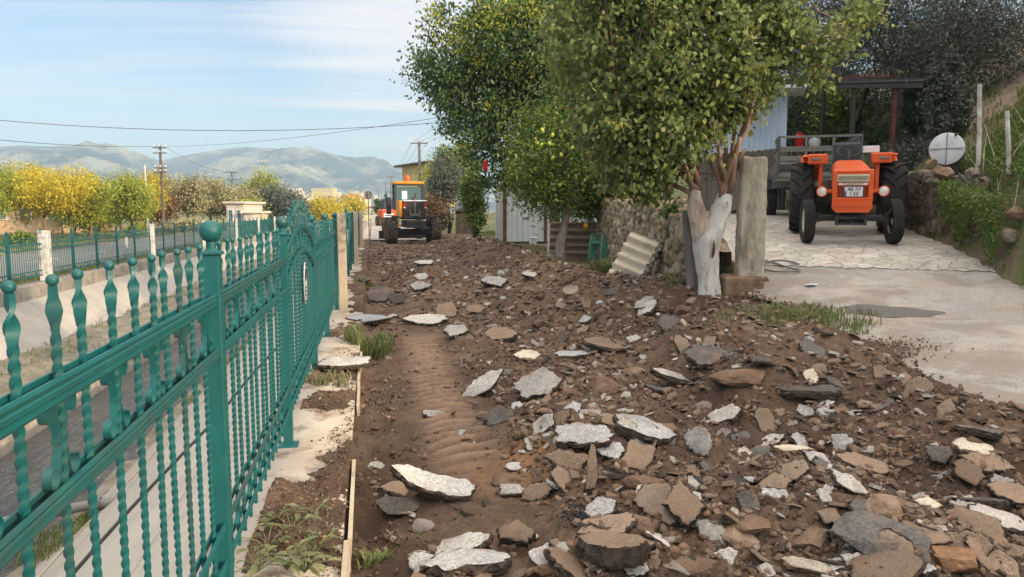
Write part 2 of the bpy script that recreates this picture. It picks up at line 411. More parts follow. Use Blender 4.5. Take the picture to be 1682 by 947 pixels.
n = N('lamp_glass'); M['lens'] = n.done((.75, .74, .68), .12, None, .2, .8)
n = N('window_glass'); M['glass'] = n.done((.10, .16, .16), .06, None, 0, .9)
M['red_glass'] = simple('red_lens', (.65, .02, .02), None, 5, .25)
M['rust'] = simple('rust_red', (.13, .035, .03), (.09, .03, .025), 9, .8, .3, .004, dirt=(.2, .1, .06), dscale=5)
M['panel_white'] = simple('white_sheet', (.64, .68, .70), (.56, .60, .62), 1.2, .55, dirt=(.42, .38, .30), dscale=1.6, dfac=(.6, .85))
M['panel_cream'] = simple('cream_sheet', (.62, .58, .48), (.52, .48, .38), 1.5, .6, dirt=(.36, .28, .18), dscale=2.5, dfac=(.55, .8), stretch=(1, 1, .2))
M['blue_white'] = simple('blue_white_sheet', (.55, .65, .78), (.45, .55, .68), 1.5, .45)
M['brown_sheet'] = simple('brown_corrugated', (.36, .24, .165), (.27, .18, .125), 5, .75, .4, .004, dirt=(.3, .24, .18), dscale=4, dfac=(.6, .85))
M['cream_sheet'] = simple('fibre_cement', (.72, .62, .48), (.6, .51, .39), 4, .85, .5, .006, dirt=(.28, .22, .16), dscale=3, dfac=(.55, .8))
M['cement_edge'] = simple('fibre_cement_edge', (.05, .05, .042), (.03, .03, .025), 9, .9, .5, .006)
M['green_plastic'] = simple('green_plastic', (.10, .30, .20), (.09, .25, .17), 4, .5, dirt=(.25, .26, .2), dscale=5, dfac=(.6, .85))
# bark
M['bark'] = simple('bark_brown', (.17, .12, .085), (.09, .068, .05), 9, .92, .9, .02, stretch=(1, 1, .25), bscale=22)
M['bark_pink'] = simple('young_branch_bark', (.31, .19, .125), (.21, .13, .09), 9, .8, .4, .006, stretch=(1, 1, .3))
M['bark_grey'] = simple('bark_grey', (.25, .22, .19), (.15, .13, .11), 8, .92, .8, .02, stretch=(1, 1, .25), bscale=22)
n = N('whitewashed_bark'); v = n.coord('Object', scale=(1, 1, .22))
c = n.mix(n.ramp(n.noise(v, 9, 6, .7), [(.35, 0.), (.7, 1.)]), (.84, .82, .77), (.66, .62, .56))
sp = n.new('ShaderNodeSeparateXYZ'); n.link(n.coord('Object'), sp.inputs[0])
c = n.mix(n.ramp(n.noise(n.coord('Object'), 2.6, 4), [(.56, 0.), (.68, .4)]), c, (.52, .72, .66))
c = n.mix(n.ramp(n.noise(v, 15, 7, .75), [(.56, 0.), (.64, .75)]), c, (.36, .27, .2))
vb = n.coord('Object', scale=(1, 1, .10)); c = n.mix(n.ramp(n.noise(vb, 42, 4, .6), [(.60, 0.), (.68, .7)]), c, (.26, .19, .14))
M['whitewash'] = n.done(c, .9, n.bump(n.noise(vb, 30, 7, .72), 1, .05, n.bump(n.noise(v, 10, 5), .8, .04)), 0, .2)
M['whitewash_worn'] = simple('whitewash_worn', (.62, .53, .45), (.38, .29, .22), 9, .92, .9, .03, dirt=(.2, .11, .075), dscale=6, stretch=(1, 1, .3))
M['leaf_mul'] = leafmat('mulberry_leaves', [(.11, .165, .055), (.17, .23, .075), (.22, .27, .08), (.36, .35, .09), (.17, .21, .11), (.26, .25, .10)], .35)
M['leaf_lemon'] = leafmat('lemon_leaves', [(.055, .105, .03), (.11, .18, .04), (.27, .34, .05), (.07, .12, .03), (.36, .38, .05)], .25, .35)
M['leaf_dark'] = leafmat('broad_evergreen_leaves', [(.04, .080, .032), (.075, .135, .042), (.14, .215, .055), (.05, .09, .038)], .25, .38)
M['leaf_sunlit'] = leafmat('sunlit_leaves', [(.30, .34, .05), (.48, .46, .06), (.20, .28, .05), (.55, .50, .08)], .4)  # bright yellow-green that carries sunlight in the leaf colour
M['leaf_olive'] = leafmat('olive_leaves', [(.06, .07, .055), (.11, .125, .095), (.16, .175, .14), (.05, .065, .045)], .15, .55)
M['leaf_yellow'] = leafmat('autumn_leaves', [(.52, .42, .05), (.72, .56, .06), (.22, .27, .04), (.62, .40, .04), (.30, .33, .05), (.66, .56, .07)], .3)
M['leaf_ygreen'] = leafmat('turning_leaves', [(.20, .28, .05), (.42, .43, .07), (.11, .18, .035), (.26, .33, .05), (.50, .40, .05)], .3)
M['leaf_far_olive'] = leafmat('dusty_olive_leaves', [(.26, .25, .12), (.38, .34, .17), (.18, .18, .09), (.30, .28, .14)], .15)
M['leaf_redbrown'] = leafmat('red_brown_leaves', [(.16, .07, .04), (.22, .12, .06), (.12, .1, .05), (.16, .09, .05)], .2)
M['leaf_bank'] = leafmat('bank_weeds', [(.10, .17, .035), (.15, .23, .04), (.07, .11, .03), (.11, .15, .045)], .3)
M['grass'] = leafmat('grass_blades', [(.10, .16, .04), (.17, .21, .06), (.27, .24, .12), (.12, .17, .05)], .3)
M['grass_dry'] = leafmat('dry_grass_blades', [(.20, .18, .09), (.30, .26, .15), (.13, .15, .05), (.24, .21, .12)], .3)
M['weed'] = leafmat('weed_leaves', [(.18, .20, .09), (.14, .17, .08), (.32, .30, .13), (.22, .19, .11)], .3)
# ------------------------------------------------------------------ sky, sun, haze
SUN_EL, SUN_TO = R(17), Vector((.75, -.66, 0)).normalized()
w = bpy.data.worlds.new('World'); sc.world = w; w.use_nodes = True
t = w.node_tree; t.nodes.clear()
def wn(typ, **kw):
    q = t.nodes.new(typ)
    for k, v in kw.items(): setattr(q, k, v)
    return q
sky = wn('ShaderNodeTexSky', sky_type='NISHITA'); sky.sun_disc = False; sky.sun_elevation = SUN_EL
sky.sun_rotation = math.atan2(SUN_TO.x, SUN_TO.y); sky.altitude = 100; sky.air_density = 1.0; sky.dust_density = .2; sky.ozone_density = 2.5
tc = wn('ShaderNodeTexCoord'); sp = wn('ShaderNodeSeparateXYZ'); t.links.new(tc.outputs['Generated'], sp.inputs[0])
def mth(op, a, b=None, c=None):
    q = wn('ShaderNodeMath', operation=op)
    for i, x in enumerate((a, b, c)):
        if x is None: continue
        if isinstance(x, (int, float)): q.inputs[i].default_value = x
        else: t.links.new(x, q.inputs[i])
    return q.outputs[0]
zz = mth('ADD', mth('MAXIMUM', sp.outputs[2], 0.0), .16)
cb = wn('ShaderNodeCombineXYZ'); t.links.new(mth('DIVIDE', sp.outputs[0], zz), cb.inputs[0]); t.links.new(mth('DIVIDE', sp.outputs[1], zz), cb.inputs[1])
mp = wn('ShaderNodeMapping'); mp.inputs['Rotation'].default_value = (0, 0, R(-13)); mp.inputs['Scale'].default_value = (.30, 2.2, 1); mp.inputs['Location'].default_value = (.6, .15, 0); t.links.new(cb.outputs[0], mp.inputs[0])
nz = wn('ShaderNodeTexNoise'); nz.inputs['Scale'].default_value = 1.25; nz.inputs['Detail'].default_value = 7; nz.inputs['Roughness'].default_value = .52; nz.inputs['Distortion'].default_value = .35; t.links.new(mp.outputs[0], nz.inputs['Vector'])
cr = wn('ShaderNodeValToRGB'); cr.color_ramp.elements[0].position = .47; cr.color_ramp.elements[0].color = (0, 0, 0, 1); cr.color_ramp.elements[1].position = .66; cr.color_ramp.elements[1].color = (1, 1, 1, 1); t.links.new(nz.outputs[0], cr.inputs[0])
fac = mth('MULTIPLY', cr.outputs[0], .55)
mx = wn('ShaderNodeMix', data_type='RGBA'); t.links.new(fac, mx.inputs[0]); t.links.new(sky.outputs[0], mx.inputs[6]); mx.inputs[7].default_value = (6.6, 6.2, 6.0, 1)
# warm cloud patch, then unseen bright deck added overhead and sunward to fill shade
dn = wn('ShaderNodeVectorMath', operation='DOT_PRODUCT'); t.links.new(tc.outputs['Generated'], dn.inputs[0]); D0 = ray(690, -25).normalized(); dn.inputs[1].default_value = D0
pm = wn('ShaderNodeMapRange'); pm.interpolation_type = 'SMOOTHSTEP'; pm.inputs[1].default_value = .972; pm.inputs[2].default_value = 1.0; t.links.new(mth('ADD', dn.outputs['Value'], mth('MULTIPLY', mth('SUBTRACT', nz.outputs[0], .5), .06)), pm.inputs[0])
mx3 = wn('ShaderNodeMix', data_type='RGBA'); t.links.new(mth('MULTIPLY', pm.outputs[0], .62), mx3.inputs[0]); t.links.new(mx.outputs[2], mx3.inputs[6]); mx3.inputs[7].default_value = (8.2, 7.3, 6.7, 1)
dk = wn('ShaderNodeMapRange'); dk.interpolation_type = 'SMOOTHSTEP'; dk.inputs[1].default_value = .44; dk.inputs[2].default_value = .80
sh_ = mth('ADD', sp.outputs[2], mth('ADD', mth('MULTIPLY', sp.outputs[1], -.20), mth('MULTIPLY', sp.outputs[0], .16))); t.links.new(mth('ADD', sh_, mth('MULTIPLY', nz.outputs[0], .10)), dk.inputs[0])
mx2 = wn('ShaderNodeMix', data_type='RGBA'); t.links.new(dk.outputs[0], mx2.inputs[0]); t.links.new(mx3.outputs[2], mx2.inputs[6]); mx2.inputs[7].default_value = (16.4, 15.0, 13.8, 1)
bg = wn('ShaderNodeBackground'); bg.inputs[1].default_value = .12; t.links.new(mx2.outputs[2], bg.inputs[0])
wo = wn('ShaderNodeOutputWorld'); t.links.new(bg.outputs[0], wo.inputs[0])
sl = bpy.data.lights.new('sun', 'SUN'); sl.energy = 5.0; sl.angle = R(.6); sl.color = (1, .80, .56)
so = bpy.data.objects.new('sun', sl); COL.objects.link(so)
dirv = Vector((SUN_TO.x * math.cos(SUN_EL), SUN_TO.y * math.cos(SUN_EL), math.sin(SUN_EL)))
so.rotation_euler = dirv.to_track_quat('Z', 'Y').to_euler(); so.location = (20, -20, 30)
sc.view_settings.view_transform = 'Standard'; sc.view_settings.look = 'None'; sc.view_settings.exposure = .5; sc.view_settings.gamma = 1
sc.render.engine = 'CYCLES'
cy = sc.cycles; cy.max_bounces = 6; cy.diffuse_bounces = 3; cy.glossy_bounces = 3; cy.transmission_bounces = 4; cy.volume_bounces = 0; cy.use_denoising = True; cy.transparent_max_bounces = 4
def haze(density=.00038):
    m = bpy.data.materials.new('haze_air'); m.use_nodes = True; m.node_tree.nodes.clear()
    pv = m.node_tree.nodes.new('ShaderNodeVolumePrincipled'); pv.inputs['Density'].default_value = density; pv.inputs['Color'].default_value = (.60, .81, 1, 1); pv.inputs['Anisotropy'].default_value = .1
    ou = m.node_tree.nodes.new('ShaderNodeOutputMaterial'); m.node_tree.links.new(pv.outputs[0], ou.inputs['Volume'])
    o = MB().box((0, 2600, 170), (13000, 8000, 350)).build('haze', m)
    o['kind'] = 'stuff'
HAZE = True

# ------------------------------------------------------------------ distant ground and hills
def sheet(xs, ys, zf, name, mat, kind='structure', col=None, keep=None, smooth=True):
    X, Y = np.meshgrid(xs, ys, indexing='ij'); Z = zf(X, Y)
    V = np.stack([X, Y, Z], -1).reshape(-1, 3)
    f = gridfaces(len(xs), len(ys), keep(X, Y)[:-1, :-1] if keep is not None else None)
    o = npmesh(name, V, f, mat, smooth=smooth, col=col(X, Y).reshape(-1, 3) if col is not None else None)
    o['kind'] = kind
    return o
mb = MB()
def quad(x0, x1, y0, y1, z): mb.add([(x0, y0, z), (x1, y0, z), (x1, y1, z), (x0, y1, z)], [(0, 1, 2, 3)])
quad(-6000, -9.4, -60, 120, -.46); quad(-6000, -.16, 120, 6500, -.46); quad(-.16, 6000, 198, 6500, -.46)
mb.build('ground', M['valley'])['kind'] = 'structure'
# right-hand terrain with the hillside track
xs = np.unique(np.r_[-.16, np.arange(0, 5, .3), np.arange(5, 26, .22), np.arange(26, 70, 1.5)])
ys = np.unique(np.r_[np.arange(-60, 0, 2.5), np.arange(0, 5, .5), np.arange(5, 34, .25), np.arange(34, 70, .8), np.arange(70, 201, 3)])
track = [at_d(1625, 345, 12.5), at_d(1612, 250, 14.5), at_d(1640, 185, 17), at_d(1690, 150, 21), at_d(1760, 110, 26)]
def zg(X, Y):
    Z = H(X, Y) * (1 - sstep(140, 195, Y)) - .46 * sstep(140, 195, Y)
    flat = (X < foot_x(Y) - .05) 
    Z = Z - .22 * ((X < 4.6) & (Y < 41.5)) - .06 * flat + .05 * fbm(X * 1.1, Y * 1.1, 5) * (~flat)
    return Z
def gcol(X, Y):
    d = np.full(X.shape, 99.)
    for a, b in zip(track[:-1], track[1:]):
        ax, ay, bx, by = a.x, a.y, b.x, b.y
        tt = np.clip(((X - ax) * (bx - ax) + (Y - ay) * (by - ay)) / ((bx - ax) ** 2 + (by - ay) ** 2), 0, 1)
        d = np.minimum(d, np.hypot(X - ax - tt * (bx - ax), Y - ay - tt * (by - ay)))
    m = sstep(.55, 1.1, d + .5 * fbm(X * .9, Y * .9, 21))
    return np.stack([m, m, m], -1)
n = N('hillside'); v = n.coord('Object'); at = n.new('ShaderNodeVertexColor'); at.layer_name = 'Col'
g1 = n.mix(n.ramp(n.noise(v, .9, 6, .65), [(.42, 0.), (.60, 1.)]), (.20, .15, .105), (.10, .15, .035))
g1 = n.mix(n.ramp(n.noise(v, 6, 6, .7), [(.5, 0.), (.75, .6)]), g1, (.07, .07, .03))
pth = n.mix(n.ramp(n.noise(v, 3, 6, .7), [(.4, 0.), (.7, 1.)]), (.36, .27, .20), (.24, .18, .13))
M['hillside'] = n.done(n.mix(at.outputs[0], pth, g1), .95, n.bump(n.noise(v, 8, 8, .7), .8, .08), 0, .15)
sheet(xs, ys, zg, 'hillside', M['hillside'], col=gcol)

# mountains
RP = [-1500, -400, -200, 0, 60, 150, 200, 270, 330, 400, 460, 540, 620, 660, 720, 800, 900, 1200, 3000]
RY = [330, 300, 268, 250, 243, 242, 246, 264, 251, 239, 245, 257, 264, 276, 290, 300, 308, 318, 330]
def hills():
    az = np.linspace(R(-62), R(35), 420); rr = np.r_[np.linspace(1350, 3000, 70), np.linspace(3050, 3900, 16)]
    A, RR = np.meshgrid(az, rr, indexing='ij')
    px = CX + F * np.tan(np.clip(A - YAW, -1.2, 1.2))
    fx_ = np.linspace(-1600, 3100, 1200); fy_ = np.interp(fx_, RP, RY); kk_ = np.exp(-np.linspace(-2, 2, 19) ** 2); fy_ = np.convolve(np.pad(fy_, 9, mode='edge'), kk_ / kk_.sum(), 'valid')
    el = (345 - np.interp(px, fx_, fy_)) / F * np.cos(np.clip(A - YAW, -1.2, 1.2))
    prof = sstep(1350, 3050, RR) ** 1.15 * (1 - .35 * sstep(3050, 3900, RR))
    wx = RR * np.sin(A); wy = RR * np.cos(A)
    warp = fbm(wx / 700, wy / 700, 4) * 260
    rid = 1 - np.abs(fbm((wx * .94 + wy * .34 + warp) / 430, (wy) / 1500, 12, 4)) * 2.4
    mid = 4 * prof * (1 - prof)
    Z = el * 3000 * prof * (1 + mid * (rid - .55) * .55) + mid * fbm(wx / 160, wy / 160, 30, 5) * 38 + fbm(wx / 50, wy / 50, 40, 3) * 5 * np.minimum(prof * 4, 1)
    V = np.stack([wx, wy, Z - .5], -1).reshape(-1, 3)
    o = npmesh('hills', V, gridfaces(*A.shape), M['hill'], smooth=True); o['kind'] = 'structure'
hills()

# ------------------------------------------------------------------ canal
YA, YB = -8., 122.
def extr(name, prof, mat, dy=1.0, noise=0, kind='structure'):
    ys = np.arange(YA, YB, dy); P = np.array(prof, float)
    if noise:
        Q = [P[0]]
        for a, b in zip(P[:-1], P[1:]):
            k = max(1, int(np.hypot(*(b - a)) / .15)); Q += [a + (b - a) * i / k for i in range(1, k + 1)]
        P = np.array(Q)
    X = np.repeat(P[:, 0][:, None], len(ys), 1); Z = np.repeat(P[:, 1][:, None], len(ys), 1); Y = np.repeat(ys[None, :], len(P), 0)
    if noise: Z = Z + noise * fbm(X * 2.5, Y * 1.2, 17, 5)
    o = npmesh(name, np.stack([X, Y, Z], -1).reshape(-1, 3), gridfaces(len(P), len(ys)), mat, smooth=bool(noise))
    o['kind'] = kind
    return o
extr('concrete_kerb_strip', [(-.82, -.3), (-.82, 0), (-.17, 0), (-.17, -.5)], M['strip'])
extr('canal_slope', [(-.821, -.02), (-3.55, -2.12), (-3.6, -2.4)], M['canal_near'])
extr('canal_water', [(-5.55, -2.06), (-3.4, -2.06)], M['water'])
extr('canal_wall', [(-5.5, -2.4), (-5.5, -1.68), (-5.72, -1.66), (-5.72, -1.9)], M['kerb_far'])
extr('canal_berm', [(-5.70, -1.70), (-6.1, -1.64), (-7.0, -1.62), (-7.85, -1.62)], M['berm'], .3, .16)
extr('canal_far_slope', [(-7.7, -1.68), (-9.0, -.76)], M['canal_far'])
extr('canal_kerb', [(-8.98, -1.0), (-9.0, -.42), (-9.03, -.39), (-9.42, -.39), (-9.42, -.6)], M['kerb_far'])
extr('canal_silt', [(-3.62, -2.02), (-3.42, -2.035), (-3.3, -2.0)], M['berm'], .3, .10)
# road beyond
o = extr('verge', [(-9.4, -.45), (-9.9, -.425), (-10.6, -.43)], M['ground'], .5, .03)
o = MB().add([(-16.2, -60, -.435), (-10.4, -60, -.435), (-10.4, 160, -.435), (-16.2, 160, -.435)], [(0, 1, 2, 3)]).build('road', M['road']); o['kind'] = 'structure'
mk = MB()
for y in range(-10, 150, 6): mk.add([(-13.35, y, -.431), (-13.23, y, -.431), (-13.23, y + 3, -.431), (-13.35, y + 3, -.431)], [(0, 1, 2, 3)])
mk.build('road_marking', M['white_post'])['kind'] = 'structure'
o = MB().box((-16.3, 50, -.37), (.2, 220, .14)).build('kerb', M['kerb_far']); o['kind'] = 'structure'
# road ahead, beyond the dug-up stretch (pale asphalt)
sheet(np.linspace(-.1, 6.0, 8), np.linspace(41.3, 140, 60), lambda X, Y: H(X, Y) * (1 - sstep(60, 100, Y)) * .3 + .04 - .004 * X, 'road_ahead', M['drive'])

# ------------------------------------------------------------------ dug-up road
EDGE_PX = [(1225, 470), (1300, 520), (1368, 556), (1440, 565), (1495, 590), (1535, 628), (1600, 650), (1682, 678)]
def edge_x(y):
    return 4.33 + .16 * fbm(np.asarray(y) * 1.3, np.asarray(y) * 0, 44, 4) + .30 * np.exp(-((np.asarray(y) - 5.9) / .35) ** 2) + .52 * sstep(6.2, 8.0, y)
NR, NC = 760, 430
gy = 1.9 * (41.5 / 1.9) ** (np.linspace(0, 1, NR)); gx = np.linspace(-.60, 5.35, NC)
X, Y = np.meshgrid(gx, gy, indexing='ij')
HEAPS = [(lambda p: (p.x, p.y + .1, a_, r_))(at_z(x_, y_, 0)) for x_, y_, a_, r_ in ((960, 760, .19, .42), (1080, 740, .16, .40), (1000, 890, .14, .35), (900, 690, .12, .35), (1250, 650, .20, .6), (1480, 880, .14, .35), (1580, 760, .16, .4), (780, 560, .16, .5), (1150, 850, .12, .35), (880, 640, .10, .3), (1020, 520, .22, .9), (1380, 800, .12, .3), (800, 480, .22, .9), (720, 440, .2, 1.1), (1180, 600, .16, .5), (780, 900, .10, .3))]
def dirt(X, Y, fine=True):
    base = H(X, Y)
    Z = base + .13 * fbm(X * .8, Y * .55, 1, 3) + .09 * fbm(X * 2.2, Y * 1.7, 2, 3)
    rg = 1 - np.abs(fbm(X * 3.1 + 5, Y * 3.1, 6, 3)) * 2
    if fine:
        Z = Z + .05 * (rg - .3) + .05 * fbm(X * 7, Y * 7, 7, 5, .6) + .030 * fbm(X * 19, Y * 19, 10, 4, .65)
        Z = Z + .022 * np.maximum(0, fbm(X * 12, Y * 12, 14, 3))
    for (hx_, hy_, ha_, hr_) in HEAPS: Z = Z + ha_ * np.exp(-((X - hx_) ** 2 + ((Y - hy_) * .8) ** 2) / hr_ ** 2)
    # windrow along the right side and spoil mound near the light shed
    Z = Z + .22 * np.exp(-((X - 3.6) / .6) ** 2) * sstep(9, 14, Y) + .28 * np.exp(-((X - 3.3) / 1.0) ** 2 - ((Y - 23) / 6) ** 2)
    Z = Z + .12 * np.exp(-((X - 4.2) / .35) ** 2) * (1 - sstep(5.5, 8, Y))
    # smoother, sunk wheel track by the kerb
    tr = np.exp(-((X - .55) / .42) ** 2) * sstep(2.5, 4.5, Y) * (1 - sstep(12, 20, Y))
    Z = Z * (1 - .86 * tr) + (-.09) * tr * .86 + .008 * tr * fbm(X * 24, Y * 24, 22, 3)
    lug = np.exp(-(((X - .62) / .23) ** 4)) * sstep(4.6, 5.2, Y) * (1 - sstep(9.5, 10.5, Y))
    Z = Z + lug * .040 * (np.maximum(np.sin((Y + .35 * np.abs(X - .62)) * 2 * PI / .17), -.15) - .2)
    # left shoulder against the kerb
    Z = Z + (-.05) * np.exp(-((X + .02) / .12) ** 2) * (1 - sstep(9, 14, Y))
    # soil spilt over the kerb strip
    sp = .40 * fbm(X * 11, Y * 9, 35, 4, .6) + fbm(X * 2.3, Y * 1.9, 33, 4) + .55 * np.exp(-((Y - 4.7) / .35) ** 2) * sstep(-.6, -.3, X) + .5 * np.exp(-((Y - 3.2) / .5) ** 2) * sstep(-.55, -.35, X) + .9 * sstep(9, 14, Y) * sstep(-.5, -.1, X)
    spz = np.where(sp > .14, .002 + .09 * np.minimum(sp - .14, .7) + .012 * fbm(X * 20, Y * 20, 9, 3) * np.minimum((sp - .14) * 8, 1), -.04)
    Z = np.where(X < -.17, spz, Z)
    # dips below the driveway slab past the broken edge
    ex = edge_x(Y)
    under = (X > ex + .05) & (Y < 9.2)
    Z = np.where(under, base - .10, Z)
    Z = np.where((X > ex - .05) & (X <= ex + .05) & (Y < 9.2), np.minimum(Z, base + .07), Z)
    return Z
Z = dirt(X, Y)
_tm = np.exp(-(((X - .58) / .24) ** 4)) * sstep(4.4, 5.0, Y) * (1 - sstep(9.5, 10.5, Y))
_cr = _tm * np.clip(np.sin((Y + .35 * np.abs(X - .62)) * 2 * PI / .17) * 1.6, 0, 1) * (.5 + .5 * np.clip(fbm(X * 9, Y * 9, 66, 3) * 3 + .6, 0, 1))  # lug crests coloured lighter, as drier soil and to strengthen their weak shading
_oc = np.exp(-((X - .95) / .35) ** 2 - ((Y - 4.6) / .35) ** 2) + .8 * np.exp(-((X - 1.6) / .3) ** 2 - ((Y - 6.6) / .5) ** 2)
_dk = sstep(.05, .4, fbm(X * 1.1, Y * .9, 67, 4)) * .7
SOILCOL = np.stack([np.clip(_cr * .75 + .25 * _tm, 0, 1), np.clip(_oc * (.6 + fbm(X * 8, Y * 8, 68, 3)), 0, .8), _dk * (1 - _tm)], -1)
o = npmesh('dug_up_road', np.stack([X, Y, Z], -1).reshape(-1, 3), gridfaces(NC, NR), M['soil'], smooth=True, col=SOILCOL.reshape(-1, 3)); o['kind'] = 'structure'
ZC = dirt(X, Y, False)
LY = math.log(41.5 / 1.9)
def _lk(T, x, y):
    i = min(NC - 1, max(0, round((x + .60) / 5.95 * (NC - 1)))); j = min(NR - 1, max(0, round(math.log(max(y, 1.9) / 1.9) / LY * (NR - 1))))
    return float(T[i, j])
def dz(x, y): return _lk(Z, x, y)
def dzs(x, y): return _lk(ZC, x, y)
ed = MB()
y = 1.5
while y < 8.3:
    L = rng.uniform(.9, 1.6); a = rng.uniform(-.02, .02)
    if rng.random() < .85: ed.box((-.148 + a * .3, y + L / 2, -.055 + rng.uniform(-.015, .01)), (.022, L - .03, .15), (rng.uniform(-.01, .01), rng.uniform(-.08, .08), a * .5))
    y += L
tag(ed.build('kerb_edging_board', M['pillar']), 'thin tan edging boards standing along the edge of the concrete kerb strip', 'edging')

# driveway slab and crazy paving
def sof(X, Y): return .57 * X + .82 * Y
xs = np.arange(4.0, 9.6, .05); ys = np.arange(1.0, 12, .05)
sheet(xs, ys, lambda X, Y: np.maximum(H(X, Y) * (X < foot_x(Y) + .1) + (X >= foot_x(Y) + .1) * (apron(X, Y)), -9) + .006 * fbm(X * 1.5, Y * 1.5, 8, 3), 'driveway', M['drive'],
      keep=lambda X, Y: (X > edge_x(Y) + .06 * fbm(X * 9, Y * 9, 3, 2)) & (sof(X, Y) < 11.85) & (X < foot_x(Y) + .3) & ((Y < 9.0) | (X > 4.9)))
xs = np.arange(4.9, 12.5, .1); ys = np.arange(7.5, 20, .1)
sheet(xs, ys, lambda X, Y: apron(X, Y) + .010 + .003 * fbm(X * 3, Y * 3, 8, 3), 'paved_yard', M['paving'],
      keep=lambda X, Y: (sof(X, Y) > 11.55 + .05 * fbm(X * 3, Y * 3, 5)) & (X < foot_x(Y) + .35) & (X > wall_x(Y) + .3))
# round tar patch
c0 = at_z(1460, 511, .62); c0 = Vector((c0.x, c0.y, 0))
zc0 = .5
for it in range(14): c0 = at_z(1460, 511, zc0); zc0 = .5 * zc0 + .5 * h(c0.x, c0.y)
dwz = lambda a, b: h(a, b) + .006 * float(fbm(np.array([a * 1.5]), np.array([b * 1.5]), 8, 3)[0])
pp = MB(); ring = []
for k in range(40):
    q = 2 * PI * k / 40; rr_ = .33 * (1 + .12 * math.sin(3 * q + 1) + .08 * math.sin(7 * q))
    u_, w_ = 1.5 * rr_ * math.cos(q), .95 * rr_ * math.sin(q); x_, y_ = c0.x + u_ * .82 + w_ * .57, c0.y - u_ * .57 + w_ * .82
    ring.append((x_, y_, dwz(x_, y_) + .005))
pp.add(ring + [(c0.x, c0.y, dwz(c0.x, c0.y) + .006)], [(k, (k + 1) % 40, 40) for k in range(40)])
pp.build('tar_patch', M['patch'])['kind'] = 'structure'

# ------------------------------------------------------------------ clods and pebbles (stuff)
def ico(sub):
    b = bmesh.new(); bmesh.ops.create_icosphere(b, subdivisions=sub, radius=1)
    b.verts.index_update(); V = np.array([v.co[:] for v in b.verts]); Fc = np.array([[v.index for v in f.verts] for f in b.faces]); b.free()
    return V, Fc
def cut(V, k, seed, lo=.55, hi=.9):
    r = np.random.default_rng(seed); V = V.copy()
    for _ in range(k):
        nn = r.normal(size=3); nn /= np.linalg.norm(nn); c = r.uniform(lo, hi)
        d = V @ nn; V -= np.outer(np.maximum(0, d - c), nn)
    return V
def scatter_rocks(name, P, S, mat, sub=1, seed=0, flat=.6, parent=None):
    r = np.random.default_rng(seed); bases = []
    for i in range(10):
        V, Fc = ico(sub); V = cut(V, 12, seed * 100 + i, .25, .7); V *= r.uniform(.55, 1.35, 3) * np.array([1, 1, flat + .3]); bases.append(V)
    n = len(P); nv = len(bases[0]); out = np.empty((n, nv, 3), np.float32)
    idx = r.integers(0, 10, n)
    q = r.normal(size=(n, 4)); q /= np.linalg.norm(q, axis=1)[:, None]; a, b, c, d = q.T
    Rm = np.stack([1 - 2 * (c * c + d * d), 2 * (b * c - a * d), 2 * (b * d + a * c), 2 * (b * c + a * d), 1 - 2 * (b * b + d * d), 2 * (c * d - a * b), 2 * (b * d - a * c), 2 * (c * d + a * b), 1 - 2 * (b * b + c * c)], -1).reshape(n, 3, 3)
    B = np.array(bases)[idx]
    out = np.einsum('nij,nvj->nvi', Rm, B) * S[:, None, None] + P[:, None, :]
    FF = (Fc[None] + (np.arange(n) * nv)[:, None, None]).reshape(-1, 3)
    return npmesh(name, out.reshape(-1, 3), FF, mat, parent)
nC = 42000
yy = 2.1 * (34 / 2.1) ** (nr.random(nC) ** 1.15); xx = nr.uniform(-.12, 4.9, nC)
dens = fbm(xx * 1.3, yy * 1.3, 50, 3); track_m = np.exp(-((xx - .55) / .42) ** 2) * (yy > 3.2) * (yy < 14)
keep = (dens > -.35 + .9 * nr.random(nC) * .4) & (nr.random(nC) > track_m * .97) & (xx < edge_x(yy) + .04 + .25 * (nr.random(nC) < .08))
xx, yy = xx[keep], yy[keep]
ss = .006 + .032 * nr.random(len(xx)) ** 3.2 + .0012 * yy
zz_ = np.where((xx > edge_x(yy) + .05) & (yy < 9.2), H(xx, yy) + .01, dirt(xx, yy)) + ss * .25
o = scatter_rocks('soil_clods', np.stack([xx, yy, zz_], -1), ss, M['clod'], 1, 3)
tag(o, 'loose brown clods and pebbles strewn over the dug-up road', 'clods', kind='stuff')
n_ = 9000; xx = nr.uniform(-.60, -.16, n_); yy = 2.2 * (20 / 2.2) ** nr.random(n_)
sp_ = fbm(xx * 2.3, yy * 1.9, 33, 4) + .5 * sstep(-.55, -.2, xx); kp = sp_ + .25 * nr.random(n_) > .25; xx, yy = xx[kp], yy[kp]; ss = .003 + .014 * nr.random(len(xx)) ** 3
o = scatter_rocks('strip_crumbs', np.stack([xx, yy, np.maximum(dirt(xx, yy), 0) + ss * .4], -1), ss, M['clod'], 1, 6)
tag(o, 'soil crumbs scattered over the concrete kerb strip', 'crumbs', kind='stuff')
